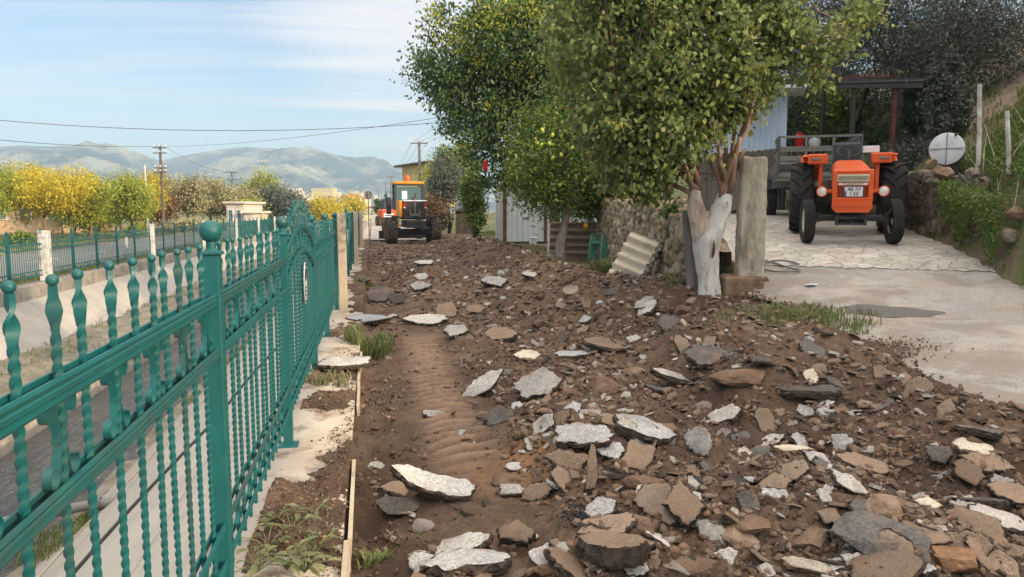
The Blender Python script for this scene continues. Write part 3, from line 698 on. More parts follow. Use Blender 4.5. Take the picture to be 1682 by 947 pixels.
# ------------------------------------------------------------------ fences
FX_ = -.59
def bar_mesh():
    mb = MB(); z0, z1 = .16, 1.375
    pts = []; n = 150; vs = []; r = .0068
    secs = []
    for i in range(n + 1):
        z = z0 + (z1 - z0) * i / n; secs.append((z, r, r, z * 2 * PI / .11))
    a1 = z1 * 2 * PI / .11
    K = ((0, .0068, .0068, 0), (.012, .0095, .006, .15), (.03, .0125, .0042, .8), (.042, .0145, .0038, 1.3), (.054, .0120, .0042, 1.8), (.066, .0080, .005, 2.3), (.074, .0062, .006, 2.5), (.088, .0058, .0058, 2.5))
    for q in range(1, 23):
        dz_ = .004 * q; secs.append((z1 + dz_, np.interp(dz_, [k_[0] for k_ in K], [k_[1] for k_ in K]), np.interp(dz_, [k_[0] for k_ in K], [k_[2] for k_ in K]), a1 + np.interp(dz_, [k_[0] for k_ in K], [k_[3] for k_ in K])))
    for (z, w, t, a) in secs:
        for k in range(4):
            u = (w, -w, -w, w)[k]; v_ = (t, t, -t, -t)[k]
            vs.append((u * math.cos(a) - v_ * math.sin(a), u * math.sin(a) + v_ * math.cos(a), z))
    fs = []
    for i in range(len(secs) - 1):
        for k in range(4): fs.append((i * 4 + k, i * 4 + (k + 1) % 4, (i + 1) * 4 + (k + 1) % 4, (i + 1) * 4 + k))
    fs.append((3, 2, 1, 0)); mb.add(vs, fs)
    zb = z1 + .098
    mb.lathe([(.0005, zb - .0115)] + [(.0115 * math.sin(PI * i / 8), zb - .0115 * math.cos(PI * i / 8)) for i in range(1, 8)] + [(.0005, zb + .0115)], 12)
    return mb
def scroll_mesh(s=1.0, zc=1.17, hh=.084, out=.074, rc=.025):
    """two C ribbons back to back, lying in the fence plane (y, z), width across x"""
    mb = MB(); w = .0085; th = .0018
    for sg in (-1, 1):
        P = []
        def curl(cz, up):
            r_ = []
            for i in range(13):
                f = i / 12; a = PI * (1.0 - 1.55 * f) ; rr = rc * (1 - .38 * f)
                r_.append((out - rc + rr * math.cos(a) * 1.0, cz + up * (rr * math.sin(a))))
            return r_
        top = curl(zc + hh - rc, 1); bot = curl(zc - hh + rc, -1)
        P = top[::-1] + [(.020, zc + hh * .42), (.010, zc + hh * .15), (.010, zc - hh * .15), (.020, zc - hh * .42)] + bot
        vs = []
        for i, (y, z) in enumerate(P):
            a = P[max(0, i - 1)]; b = P[min(len(P) - 1, i + 1)]
            tx, tz = b[0] - a[0], b[1] - a[1]; L = math.hypot(tx, tz) or 1; nx, nz_ = -tz / L * th, tx / L * th
            vs += [(-w, sg * (y + nx), z + nz_), (w, sg * (y + nx), z + nz_), (w, sg * (y - nx), z - nz_), (-w, sg * (y - nx), z - nz_)]
        fs = []
        for i in range(len(P) - 1):
            for k in range(4): fs.append((i * 4 + k, i * 4 + (k + 1) % 4, (i + 1) * 4 + (k + 1) % 4, (i + 1) * 4 + k))
        fs += [(3, 2, 1, 0), tuple(len(P) * 4 - 4 + k for k in range(4))]
        mb.add(vs, fs)
    mb.box((0, 0, zc), (.020, .028, .010))
    return mb
def rail_mb(y0, y1, z, hh, arch=0, n=1):
    """pair of grooved flat strips either side of the bars"""
    mb = MB(); n = 20 if arch else 1
    ys = [y0 + (y1 - y0) * i / n for i in range(n + 1)]
    za = lambda y: z + arch * math.sin(PI * (y - y0) / (y1 - y0)) ** .75 if arch else z
    prof = [(.0, -hh / 2), (.006, -hh / 2), (.0095, -hh / 2 + .006), (.0065, -hh * .17), (.0095, -hh * .1), (.0095, hh * .1), (.0065, hh * .17), (.0095, hh / 2 - .006), (.006, hh / 2), (.0, hh / 2)]
    for s in (-1, 1):
        vs = []
        for y in ys:
            for (px_, pz) in prof: vs.append((s * (.0125 + px_), y, za(y) + pz))
        m = len(prof); fs = []
        for i in range(n):
            for k in range(m): fs.append((i * m + k, i * m + (k + 1) % m, (i + 1) * m + (k + 1) % m, (i + 1) * m + k))
        fs += [tuple(range(m)), tuple(n * m + k for k in range(m))]
        mb.add(vs, fs)
    return mb
BAR = bar_mesh(); SCR = scroll_mesh(); SML = scroll_mesh(1, .325, .055, .060, .016)
proto = {}
def inst(key, builder, name, parent, loc, scale=None):
    if key not in proto:
        o = builder(); proto[key] = o; o.parent = parent; o.name = name
    else:
        o = proto[key].copy(); COL.objects.link(o); o.parent = parent
    o.location = loc
    o.scale = scale or (1, 1, 1)
    return o
def post(parent, y, ztop=1.505, gz=0):
    p = MB().box((0, 0, (ztop - .06 - .012) / 2), (.060, .060, ztop - .06 + .012), ch=.004).box((0, 0, .004), (.13, .13, .008))
    p.box((0, 0, ztop - .062), (.078, .078, .014), ch=.004).lathe([(.028, ztop - .056), (.018, ztop - .045), (.018, ztop - .02)], 16)
    po = p.build('post', M['green'], parent, loc=(0, y, 0))
    bl = MB(); zb = ztop + .018; rb = .041; nn = 24
    prof = [(.001, zb - rb)] + [(rb * math.sin(PI * i / 14), zb - rb * math.cos(PI * i / 14)) for i in range(1, 14)] + [(.001, zb + rb)]
    bl.lathe(prof, nn)
    # pressed vertical ribs
    bl.v = [(x * (1 + .02 * math.cos(8 * math.atan2(y_, x))), y_ * (1 + .02 * math.cos(8 * math.atan2(y_, x))), z) for (x, y_, z) in bl.v]
    bl.build('ball', M['green'], po, smooth=True)
    return po
def near_fence(label, y0, y1, posts, arch=None, bars=True):
    th = thing('iron_fence', label, 'fence', (FX_, 0, 0), group='green iron fence runs between concrete posts')
    for y in posts: post(th, y)
    ends = sorted(set([y0] + posts + [y1]))
    for a, b in zip(ends[:-1], ends[1:]):
        if b - a < .4: continue
        A, B = a + .03, b - .03
        ar = arch and abs(a - arch) < .1
        rail_mb(A, B, 1.27, .048, .20 if ar else 0).build('rail', M['green'], th)
        rail_mb(A, B, 1.07, .040, .20 if ar else 0).build('rail', M['green'], th)
        rail_mb(A, B, .40, .030).build('rail', M['green'], th)
        rail_mb(A, B, .25, .030).build('rail', M['green'], th)
        nb = max(2, round((b - a) / .158)); st = (b - a) / nb
        for i in range(1, nb):
            y = a + st * i; up = .20 * math.sin(PI * (y - A) / (B - A)) ** .75 if ar else 0
            sz = (1 + up / 1.3) if ar else 1
            inst('bar', lambda: BAR.build('bar', M['green'], smooth='auto'), 'bar', th, (0, y, .16 * (1 - sz) + rng.uniform(-.004, .004)), (1, 1, sz)).rotation_euler = (rng.uniform(-.006, .006), rng.uniform(-.006, .006), rng.uniform(-1.3, .4))
            if y < 16:
                if i % 2 == 1: inst('scroll', lambda: SCR.build('scroll', M['green'], smooth='auto'), 'scroll', th, (0, y, up))
                if i % 2 == 0: inst('sscroll', lambda: SML.build('foot_scroll', M['green'], smooth='auto'), 'foot_scroll', th, (0, y, 0))
        if ar:
            # crest of leaf finials over the arch
            cr = MB(); yc = (A + B) / 2
            for k in range(-7, 8):
                y = yc + k * .105; zt = 1.27 + .20 * math.sin(PI * (y - A) / (B - A)) ** .75
                top = zt + .19 - .011 * k * k * .25
                cr.tube([(0, y, zt), (0, y, top - .05)], .006, 6)
                cr.lathe([(.001, top - .06), (.014, top - .035), (.016, top - .02), (.006, top + .01), (.0005, top + .045)], 8, c=(0, y, 0))
                if k % 2 == 0:
                    for s in (-1, 1): cr.tube([(0, y, top - .07), (0, y + s * .025, top - .03), (0, y + s * .035, top - .005), (0, y + s * .02, top + .01)], [.006, .007, .006, .003], 6)
            cr.build('crest', M['green'], th)
            ov = []
            for k in range(40): q = 2 * PI * k / 40; ov.append((yc + .12 * math.cos(q), 1.0 + .175 * math.sin(q)))
            pl = MB().prism(ov, .034, .040, 'X').build('plaque', M['silver'], th)
            ri = MB()
            for (ry, rz, wd) in ((.112, .165, .003), (.05, .05, .003)):
                cz = 1.0 if ry > .1 else 1.07
                pts = [(.0415, yc + ry * math.cos(2 * PI * k / 36), cz + rz * math.sin(2 * PI * k / 36)) for k in range(37)]
                ri.tube(pts, wd, 4, cap=False)
            ri.box((.0415, yc, 1.07), (.003, .012, .06)).box((.0415, yc, 1.075), (.003, .05, .01)).box((.0415, yc - .015, 1.045), (.003, .01, .02))
            for j, wv in enumerate((.13, .15, .10)): ri.box((.0415, yc, .965 - j * .032), (.003, wv, .010))
            ri.build('plaque_emblem', M['dark_blue'], pl)
            for s in (-1, 1): MB().lathe([(.001, 0), (.008, .003), (.008, -.003), (.001, -.004)][::-1], 10, 'X', (.043, yc, 1.0 + s * .15)).build('rivet', M['black'], pl)
    return th
near_fence('green iron fence with arched oval-plaque panel, standing closest on the kerb strip', .62, 11.93, [.72, 2.93, 5.17, 7.6, 9.7], 5.17)
near_fence('green iron fence run behind the first tan concrete post, beside the rubble', 12.07, 22.35, [12.35, 14.3, 16.6, 18.7, 20.6], 16.6)
near_fence('green iron fence run standing between the second and third tan concrete posts', 22.5, 33, [22.9, 25, 27.2, 29.4, 31.4], 27.2)
near_fence('far green iron fence run ending beside the parked road grader', 33.15, 44, [33.5, 35.6, 37.8, 40, 42.2, 43.9])
def cpost(p, hh, label, mat, s=.13, lean=0):
    mb = MB(); n = 6
    mb.box((0, 0, hh / 2 - .1), (s, s, hh + .2), ch=.012)
    o = mb.build('concrete_post', M[mat]); o.location = p; o.rotation_euler = (rng.uniform(-.01, .01), lean, rng.uniform(-.03, .03))
    return tag(o, label, 'post')
cpost((-.47, 12.0, 0), 1.56, 'tan concrete post breaking the green fence nearest the big flat slab', 'pillar', .13)
cpost((-.47, 22.43, 0), 1.56, 'second tan concrete post along the green fence above the rubble', 'pillar', .13)
cpost((-.47, 33.08, 0), 1.56, 'third and smallest tan concrete post, by the road grader', 'pillar', .13)

# far fence across the canal
XF = -9.3; ZF = -.39
FP = [2.9, 13.2, 23.5, 34.1, 44.0, 54.3, 64.6, 75, 85.5, 96]
names = ['beyond the frame edge', 'at the picture edge', 'arched panel between the first two pale posts', 'between the second and third pale posts', 'in front of the pale flat-roofed building',
         'below the grey-green trees', 'beyond the pale building', 'near the far bright green panel', 'at its farthest end']
def far_panel(hi):
    key = 'farpanel%d' % hi
    mb = MB(); W_ = 2.0; nb = 16
    for i in range(1, nb):
        y = W_ * i / nb
        mb.box((0, y, .63 + .05), (.013, .013, 1.10)) if hi else mb.box((0, y, .68), (.016, .016, 1.1))
        if hi: mb.lathe([(.001, 1.215), (.013, 1.23), (.001, 1.245)], 6, c=(0, y, 0))
    return mb
def arch_rail(mb, W_, z, up):
    pts = [(0, W_ * i / 12, z + up * math.sin(PI * i / 12)) for i in range(13)]
    mb.tube(pts, .022, 6)
for i in range(1, len(FP) - 1):
    y0, y1 = FP[i] + .09, FP[i + 1] - .09
    th = thing('iron_fence', 'green iron fence run across the canal, ' + names[i], 'fence', (XF, y0, ZF), group='green iron fence runs across the canal')
    k = 5; st = (y1 - y0) / k
    for j in range(k):
        p = inst('fp%d' % (i < 5), lambda: far_panel(i < 5).build('slat_panel', M['green']), 'slat_panel', th, (0, j * st, 0), (1, st / 2, 1))
        ra = MB()
        if j == 3 or (j == 2 and i % 2):
            arch_rail(ra, st, 1.05, .17); arch_rail(ra, st, .90, .17)
        else:
            ra.box((0, st / 2, 1.05), (.045, st - .06, .045)).box((0, st / 2, .90), (.04, st - .06, .035))
        ra.box((0, st / 2, .30), (.035, st - .06, .03)).box((0, st / 2, .17), (.035, st - .06, .03))
        ra.build('rail', M['green'], th, loc=(0, j * st, 0))
        if j == 3 and i == 2:
            MB().prism([(.14 * math.cos(2 * PI * q / 24), .2 * math.sin(2 * PI * q / 24)) for q in range(24)], .02, .03, 'X').build('plaque', M['white'], th, loc=(0, (j + .5) * st, .78))
    for j in range(k + 1):
        pb = MB().box((0, 0, .68), (.06, .06, 1.36)).box((0, 0, 1.36), (.085, .085, .02)).lathe([(.001, 1.37)] + [(.04 * math.sin(PI * q / 6), 1.41 - .04 * math.cos(PI * q / 6)) for q in range(1, 6)] + [(.001, 1.45)], 10)
        pb.build('post', M['green'], th, loc=(0, j * st, 0), smooth=False)
pn = ['nearest', 'second', 'third', 'fourth', 'fifth', 'sixth', 'seventh', 'eighth']
for i in range(2, len(FP)):
    cpost((XF + .05, FP[i], ZF), 1.42, '%s pale concrete post along the green fence across the canal' % pn[i - 2], 'white_post', .26 if i == 2 else .22)

# ------------------------------------------------------------------ canal furniture
pipe = at_z(190, 846, -1.75)
mb = MB(); a = Vector((-3.05, pipe.y + .05, -1.62)); b = Vector((-4.9, pipe.y - .25, -1.80))
mb.tube([a + Vector((.35, .05, -.02)), a, a.lerp(b, .5), b], .055, 14)
mb.lathe([(.07, -.04), (.07, .04)], 14, 'X', a)
tag(mb.build('drain_pipe', M['grey_metal'], smooth='auto'), 'grey plastic pipe lying across the canal edge over the water', 'pipe')
def slope_z(x): return -.02 + (x + .821) * (2.10 / 2.729)
mb = MB(); pts = []
for i in range(60):
    y = 4.3 + i * .5; x = -2.55 + .55 * math.sin(i * .11) + .03 * i + .05 * math.sin(i * .9); x = min(x, -1.15)
    pts.append((x, y, slope_z(x) + .02))
mb.tube(pts, .014, 6)
tag(mb.build('hose', M['black'], smooth=True), 'thin black hose lying along the sloping canal bank', 'hose')
mb = MB(); pts = []
for i in range(50):
    y = 3.6 + i * .4; x = -3.15 - .04 * math.sin(i * .7) + .012 * i
    pts.append((x, y, slope_z(x) + .012))
mb.tube(pts, .009, 5)
tag(mb.build('rope', M['pillar'], smooth=True), 'pale rope stretched along the foot of the canal bank', 'rope')
# ------------------------------------------------------------------ rubble slabs and rocks
def outline(n, seed, w, l, jag=.07, round_=0):
    r = random.Random(seed); base = []
    for k in range(n):
        q = 2 * PI * (k + r.uniform(-.28, .28)) / n; rr = r.uniform(.78, 1.08) if not round_ else r.uniform(.92, 1.04)
        c, s = math.cos(q), math.sin(q); e = 3.0
        sq = (abs(c) ** e + abs(s) ** e) ** (-1 / e)
        base.append((c * rr * sq * w / 2, s * rr * sq * l / 2))
    out = []
    for k in range(n):
        a = base[k]; b = base[(k + 1) % n]
        for j in range(6):
            t_ = j / 6; m = jag * min(w, l) * (r.uniform(-1, 1) if j else .3 * r.uniform(-1, 1))
            dx, dy = b[0] - a[0], b[1] - a[1]; L = math.hypot(dx, dy) or 1
            out.append((a[0] + dx * t_ - dy / L * m, a[1] + dy * t_ + dx / L * m))
    return out
def slab_mb(w, l, th, seed, n=6, jag=.045, bend=0):
    r = random.Random(seed); O = outline(n, seed, w, l, jag); m = len(O); mb = MB(); vs = []
    nz_ = lambda x, y: bend * (x * x / (w * w) * 4) * w + (vn(x * 9 + seed, y * 9) - .5) * .022
    ringz = [(.30, 1, 0), (.62, 1, 0), (.86, 1, 0), (.975, 1, -.004), (1.0, .72, 0), (1.03, .25, 0), (.985, -.35, 0), (.95, -.8, 0), (.88, -1, 0), (.5, -1, 0)]
    vs.append((0, 0, th / 2 + nz_(0, 0)))
    for ri, (s, zf, dzz) in enumerate(ringz):
        for (x, y) in O:
            jx = r.uniform(-.012, .012) * (ri > 3) * min(1, w * 3); x1, y1 = x * s + jx, y * s + jx
            vs.append((x1, y1, zf * th / 2 + dzz + nz_(x1, y1) + (r.uniform(-.2, .2) * th if 3 < ri < 8 else 0)))
    vs.append((0, 0, -th / 2)); fs = []; mi = []
    for k in range(m): fs.append((0, 1 + k, 1 + (k + 1) % m)); mi.append(0)
    for ri in range(len(ringz) - 1):
        for k in range(m):
            a = 1 + ri * m; fs.append((a + k, a + m + k, a + m + (k + 1) % m, a + (k + 1) % m)); mi.append(0 if ri < 3 else 1)
    a = 1 + (len(ringz) - 1) * m
    for k in range(m): fs.append((a + (k + 1) % m, a + k, len(vs) - 1)); mi.append(1)
    mb.v = vs; mb.f = fs; mb.m = mi
    return mb
def rock_mb(w, l, hh, seed, sub=3, cuts=9):
    V, Fc = ico(sub); V = cut(V, cuts + 4, seed, .42, .8); V = V / np.abs(V).max(0)
    nn = .05 * (vn(V[:, 0] * 4 + seed, V[:, 1] * 4 + V[:, 2] * 3) - .5) + .04 * (vn(V[:, 0] * 11, V[:, 1] * 11 + V[:, 2] * 9 + seed) - .5)
    V = V * (1 + nn * 1.6)[:, None] * np.array([w / 2, l / 2, hh / 2])
    mb = MB(); mb.v = [tuple(p) for p in V]; mb.f = [tuple(f) for f in Fc]; mb.m = [0] * len(Fc)
    return mb
def ground_at(px, py, fn):
    z = .1; p = None
    for _ in range(12):
        p = at_z(px, py, z); z = .5 * z + .5 * fn(p.x, p.y)
    return Vector((p.x, p.y, fn(p.x, p.y)))
SM = {'L': ('slab_light', 'slab_side'), 'G': ('slab_grey', 'slab_side'), 'B': ('slab_brown', 'slab_side'), 'D': ('slab_dark', 'slab_side'), 'C': ('slab_cream', 'rock_tan')}
RM = {'rb': 'rock_brown', 'rt': 'rock_tan', 'ro': 'rock_orange', 'rg': 'rock_grey', 'rd': 'slab_dark'}
def put(px, py, w, hh, kind, label, yaw=None, thick=None, tilt=None, cat=None, n=6, name=None, lift=0, seed=None, bend=0, group=None, roll=0, aspect=.75):
    seed = seed or int(px * 7 + py * 13) % 9973
    p = ground_at(px, py, dzs)
    d = max(1, p.x * AX.x + p.y * AX.y); W_ = w * d / F * 1.05; Happ = hh * d / F
    view = math.atan2(p.x, p.y)
    r = random.Random(seed)
    if kind in RM:
        o = rock_mb(W_, max(W_ * .8, Happ * .8), min(W_ * .75, Happ * .95), seed).build(name or 'stone', M[RM[kind]], smooth=False)
        o.location = p + Vector((0, 0, Happ * .12 + lift)); o.rotation_euler = (r.uniform(-.2, .2), r.uniform(-.2, .2), (yaw if yaw is not None else -view + r.uniform(-.4, .4)))
    else:
        th = thick or min(.065, max(.018, W_ * .14)); L = W_ * aspect; e = math.atan2(1.6 - p.z, d)
        s = min(.97, max(0, (Happ - th * math.cos(e)) / L)); tl = (math.asin(s) - e + .10) if tilt is None else tilt; roll = roll + r.uniform(-.12, .12)
        tl = max(-.1, min(1.15, tl))
        o = slab_mb(W_, L, th, seed, n, bend=bend).build(name or 'asphalt_slab', [M[SM[kind][0]], M[SM[kind][1]]])
        Mx = Matrix.Rotation(-view, 4, 'Z') @ Matrix.Rotation(roll, 4, 'Y') @ Matrix.Rotation(tl, 4, 'X') @ Matrix.Rotation(yaw or 0, 4, 'Z')
        o.matrix_world = Matrix.Translation(p + Vector((0, 0, th * .6 + L * .5 * math.sin(max(0, tl)) * .8 + lift))) @ Mx
    tag(o, label, cat or ('rock' if kind in RM else 'rubble slab'), group)
    return o
H_ = [
 (605, 533, 88, 30, 'G', 'large flat grey asphalt slab overhanging the kerb beside the fence', dict(yaw=.1, thick=.04, lift=.06, tilt=0.02, n=4, aspect=1.0)),
 (567, 609, 90, 30, 'L', 'rounded soil-dusted slab lying on the kerb strip behind a grass tuft', dict(thick=.05, lift=.05, tilt=.03, n=9)),
 (813, 471, 50, 30, 'G', 'grey five-sided asphalt slab lit up alone in the middle of the road', dict(tilt=.35)),
 (938, 485, 28, 20, 'C', 'small whitish chunk below the corrugated sheets', {}),
 (871, 458, 28, 12, 'L', 'small pale slab nearest the brown corrugated sheet stack', {}),
 (1063, 492, 44, 22, 'L', 'streaky pale slab at the foot of the leaning cream sheet', dict(yaw=.5, roll=-.5, thick=.05)),
 (1058, 505, 46, 18, 'L', 'pale streaked slab lying under its twin near the stone wall foot', dict(yaw=.5, roll=-.45, thick=.045)),
 (748, 553, 44, 24, 'L', 'light grey slab lying past the top of the tyre tracks', {}),
 (792, 650, 82, 42, 'L', 'long pale slab tipped diagonally, with black shadow underneath', dict(roll=-.45, aspect=.4, yaw=.2)),
 (885, 653, 86, 58, 'L', 'big pale speckled slab propped up, soil across its lower corner', dict(roll=-.18, n=5)),
 (711, 684, 42, 16, 'L', 'thin white-grey flake lying alone on the smooth wheel track', {}),
 (618, 775, 30, 24, 'G', 'small pale chunk just beside the kerb edging board', {}),
 (708, 824, 145, 50, 'L', 'long bowl-shaped slab with a bright white rim, resting on dark rock', dict(roll=.38, aspect=.42, thick=.055, bend=.10, n=8, lift=.05)),
 (655, 842, 78, 44, 'rd', 'smooth charcoal rock under the bowl-shaped slab', {}),
 (697, 868, 42, 34, 'rg', 'rounded grey stone beside the charcoal rock', {}),
 (893, 712, 60, 70, 'L', 'upright narrow pale slab leaning diagonally', dict(roll=-.75, aspect=.45, yaw=.1, thick=.04)),
 (922, 703, 44, 66, 'B', 'brown-edged slab leaning against the upright narrow pale slab', dict(roll=-.75, aspect=.5, thick=.06)),
 (950, 716, 46, 26, 'C', 'cream stone between the leaning slabs and the big grey slab', {}),
 (957, 745, 94, 52, 'G', 'big speckled light-grey slab at the centre of the rubble', dict(n=7, thick=.05, lift=.05)),
 (1003, 752, 50, 60, 'G', 'mid-grey slab behind the big speckled slab', dict(tilt=.5)),
 (1055, 718, 118, 40, 'G', 'wide grey slab half under soil behind the cream stones', dict(roll=.2)),
 (1027, 722, 36, 34, 'C', 'cream angular stone on the wide grey slab', dict(lift=.04)),
 (1147, 745, 48, 66, 'G', 'grey slab standing nearly upright with one rounded end', dict(tilt=1.0, n=7, aspect=1.1)),
 (1188, 696, 72, 34, 'L', 'pale wedge slab with dark broken underside', dict(roll=-.35, thick=.06)),
 (972, 805, 20, 82, 'B', 'narrow upright brown-grey splinter of slab', dict(tilt=1.1, aspect=4.0, yaw=.0, roll=.15, thick=.05)),
 (1122, 868, 72, 76, 'B', 'square dusty brown block standing on edge', dict(tilt=.9, aspect=1.05, thick=.09, n=4)),
 (1216, 745, 40, 20, 'C', 'cream flake beside reddish soil', {}),
 (1305, 746, 74, 18, 'C', 'long thin whitish flake half in soil', dict(aspect=.4)),
 (1273, 829, 50, 44, 'G', 'blue-grey diamond-shaped flat stone', dict(tilt=.6, n=6)),
 (1396, 808, 74, 34, 'L', 'pale elongated wedge slab pointing up the slope', dict(roll=.4, aspect=.5)),
 (1524, 838, 48, 36, 'C', 'pinkish cream triangular stone', dict(tilt=.5, n=4)),
 (1640, 870, 112, 48, 'L', 'big flat pale slab with black broken edge at the frame side', dict(roll=.12, n=5, thick=.06)),
 (1600, 745, 62, 30, 'C', 'layered cream rock tucked under a dark slab edge', {}),
 (1605, 728, 84, 14, 'D', 'thin black-edged slab sticking out over the layered cream rock', dict(lift=.05, aspect=.4)),
 (1450, 902, 160, 76, 'rd', 'largest dark asphalt block with a flat sloping top', {}),
 (1572, 925, 90, 52, 'ro', 'rounded bright orange sandstone', {}),
 (1486, 940, 100, 34, 'G', 'pale grey slab cut by the bottom frame edge below the dark block', {}),
 (764, 908, 108, 44, 'L', 'clean light slab tilted like a ramp among brown blocks', dict(roll=-.25, aspect=.5, thick=.045)),
 (852, 905, 66, 66, 'B', 'brownish square block beside the ramp-like light slab', dict(tilt=.7, thick=.08, n=5)),
 (775, 938, 150, 34, 'G', 'broad grey slab at the bottom edge below the ramp-like slab', dict(aspect=.6)),
 (1005, 925, 116, 62, 'B', 'broad domed brown slab at the bottom centre', dict(thick=.11, n=8)),
 (1215, 893, 74, 60, 'rt', 'tan crumbly rock under an arched clod', {}),
 (1220, 866, 90, 34, 'rb', 'reddish arched clod above the tan crumbly rock', {}),
 (1337, 895, 78, 50, 'rt', 'whitish brown rock stained with black tar', {}),
 (1100, 826, 90, 28, 'L', 'bright pale slab edge showing behind the square brown block', {}),
 (1051, 822, 18, 36, 'C', 'small upright white shard', dict(tilt=1.0, aspect=1.6)),
 (1040, 617, 34, 28, 'rt', 'tan stone lying alone beyond the central rubble', {}),
 (1158, 672, 34, 30, 'rg', 'pale grey boulder stone behind the wedge slab', {}),
 (1332, 627, 28, 30, 'C', 'cream upright shard on the bare soil below the driveway', dict(tilt=.8, aspect=1.1)),
 (985, 645, 62, 50, 'rb', 'big reddish brown boulder beside the propped pale slab', {}),
 (940, 590, 76, 16, 'L', 'thin pale slab in front of a low soil ridge', dict(aspect=.5)),
 (865, 590, 44, 18, 'C', 'blunt cream stone poking out of the soil ridge', {}),
 (1112, 630, 84, 18, 'L', 'torn shiny pale sheet fragment between brown stones', dict(aspect=.4, roll=.15)),
 (1085, 643, 50, 10, 'D', 'thin dark slab edge under the torn shiny fragment', {}),
 (703, 535, 76, 22, 'L', 'low pale slab by the upper end of the wheel track', dict(aspect=.5)),
 (652, 500, 30, 30, 'D', 'dark slab tipped on edge beside another dark slab near the fence', dict(tilt=.8)),
 (625, 497, 44, 30, 'D', 'rounded dark slab close to the big flat kerb slab', {}),
 (692, 461, 26, 16, 'G', 'small grey slab in the line of pieces up the road', {}),
 (697, 436, 32, 10, 'L', 'thin light flake furthest up the line of pieces', {}),
 (930, 484, 8, 8, 'C', 'tiny white chip by the small whitish chunk', {}),
 (1148, 868, 10, 10, 'C', 'tiny cream chip against the square brown block', {}),
 (1455, 845, 66, 60, 'rt', 'brown tan block behind the largest dark block', {}),
 (1540, 770, 40, 66, 'D', 'dark slab standing upright near the right frame edge', dict(tilt=1.0, thick=.08)),
 (1590, 800, 50, 60, 'B', 'brown leaning slab behind the black-edged ledge', dict(tilt=.9, roll=.3, thick=.07)),
 (1605, 832, 82, 16, 'D', 'narrow horizontal dark ledge slab with light rim', dict(thick=.05, aspect=.4)),
 (1420, 775, 90, 34, 'B', 'long dusty slab sunk in soil on the slope', dict(roll=.2, aspect=.5)),
 (830, 790, 60, 26, 'rb', 'flat-topped brown lump beyond the bowl-shaped slab', {}),
 (842, 812, 50, 24, 'L', 'ragged white-grey slab near black tar crumbs', {}),
 (733, 798, 44, 18, 'G', 'curled grey flake behind the bowl-shaped slab', {}),
 (845, 772, 32, 16, 'G', 'bluish pale shard in front of the upright narrow slab', {}),
 (668, 789, 30, 22, 'C', 'cream chip at the tip of the bowl-shaped slab', {}),
 (1330, 940, 90, 30, 'C', 'long cream slab at the bottom edge under the tar-stained rock', dict(aspect=.3)),
 (1150, 935, 90, 44, 'rb', 'brown block at the bottom edge below the square block', {}),
 (900, 940, 60, 30, 'rb', 'brown lump at the bottom edge between two broad slabs', {}),
 (1218, 625, 100, 44, 'rb', 'big rounded rusty brown boulder in the middle distance', {}),
 (1165, 600, 90, 40, 'D', 'dark broken slab beside the rusty brown boulder', {}),
 (1325, 655, 110, 22, 'D', 'long dark strip of asphalt lying flat below the cream shard', dict(aspect=.4)),
 (1000, 575, 90, 22, 'B', 'long brown slab lifted behind the tan stone', dict(roll=.2)),
 (820, 560, 60, 26, 'B', 'brown slab lifted at the head of the tyre tracks', {}),
 (1252, 598, 40, 14, 'D', 'thin dark slab edge above the rusty boulder', {}),
 (735, 523, 40, 30, 'B', 'brown-grey tipped slab behind the low pale slab', {}),
 (690, 478, 36, 18, 'G', 'grey slab just below the line of small pieces', {}),
 (780, 515, 34, 18, 'B', 'little brown slab before the five-sided slab', {}),
 (600, 470, 20, 10, 'D', 'dark fragment against the fence foot', {}),
]
for (px, py, w_, hh, k, lab, kw) in H_: put(px, py, w_, hh, k, lab, **kw)
# the stick
p0 = ground_at(1120, 536, dz); p1 = ground_at(1150, 562, dz)
tag(MB().tube([p0 + Vector((0, 0, .05)), p1 + Vector((0, 0, .03))], [.022, .026], 6).build('wooden_stick', M['pillar']), 'pale broken stick lying on the soil bank below the driveway', 'stick')
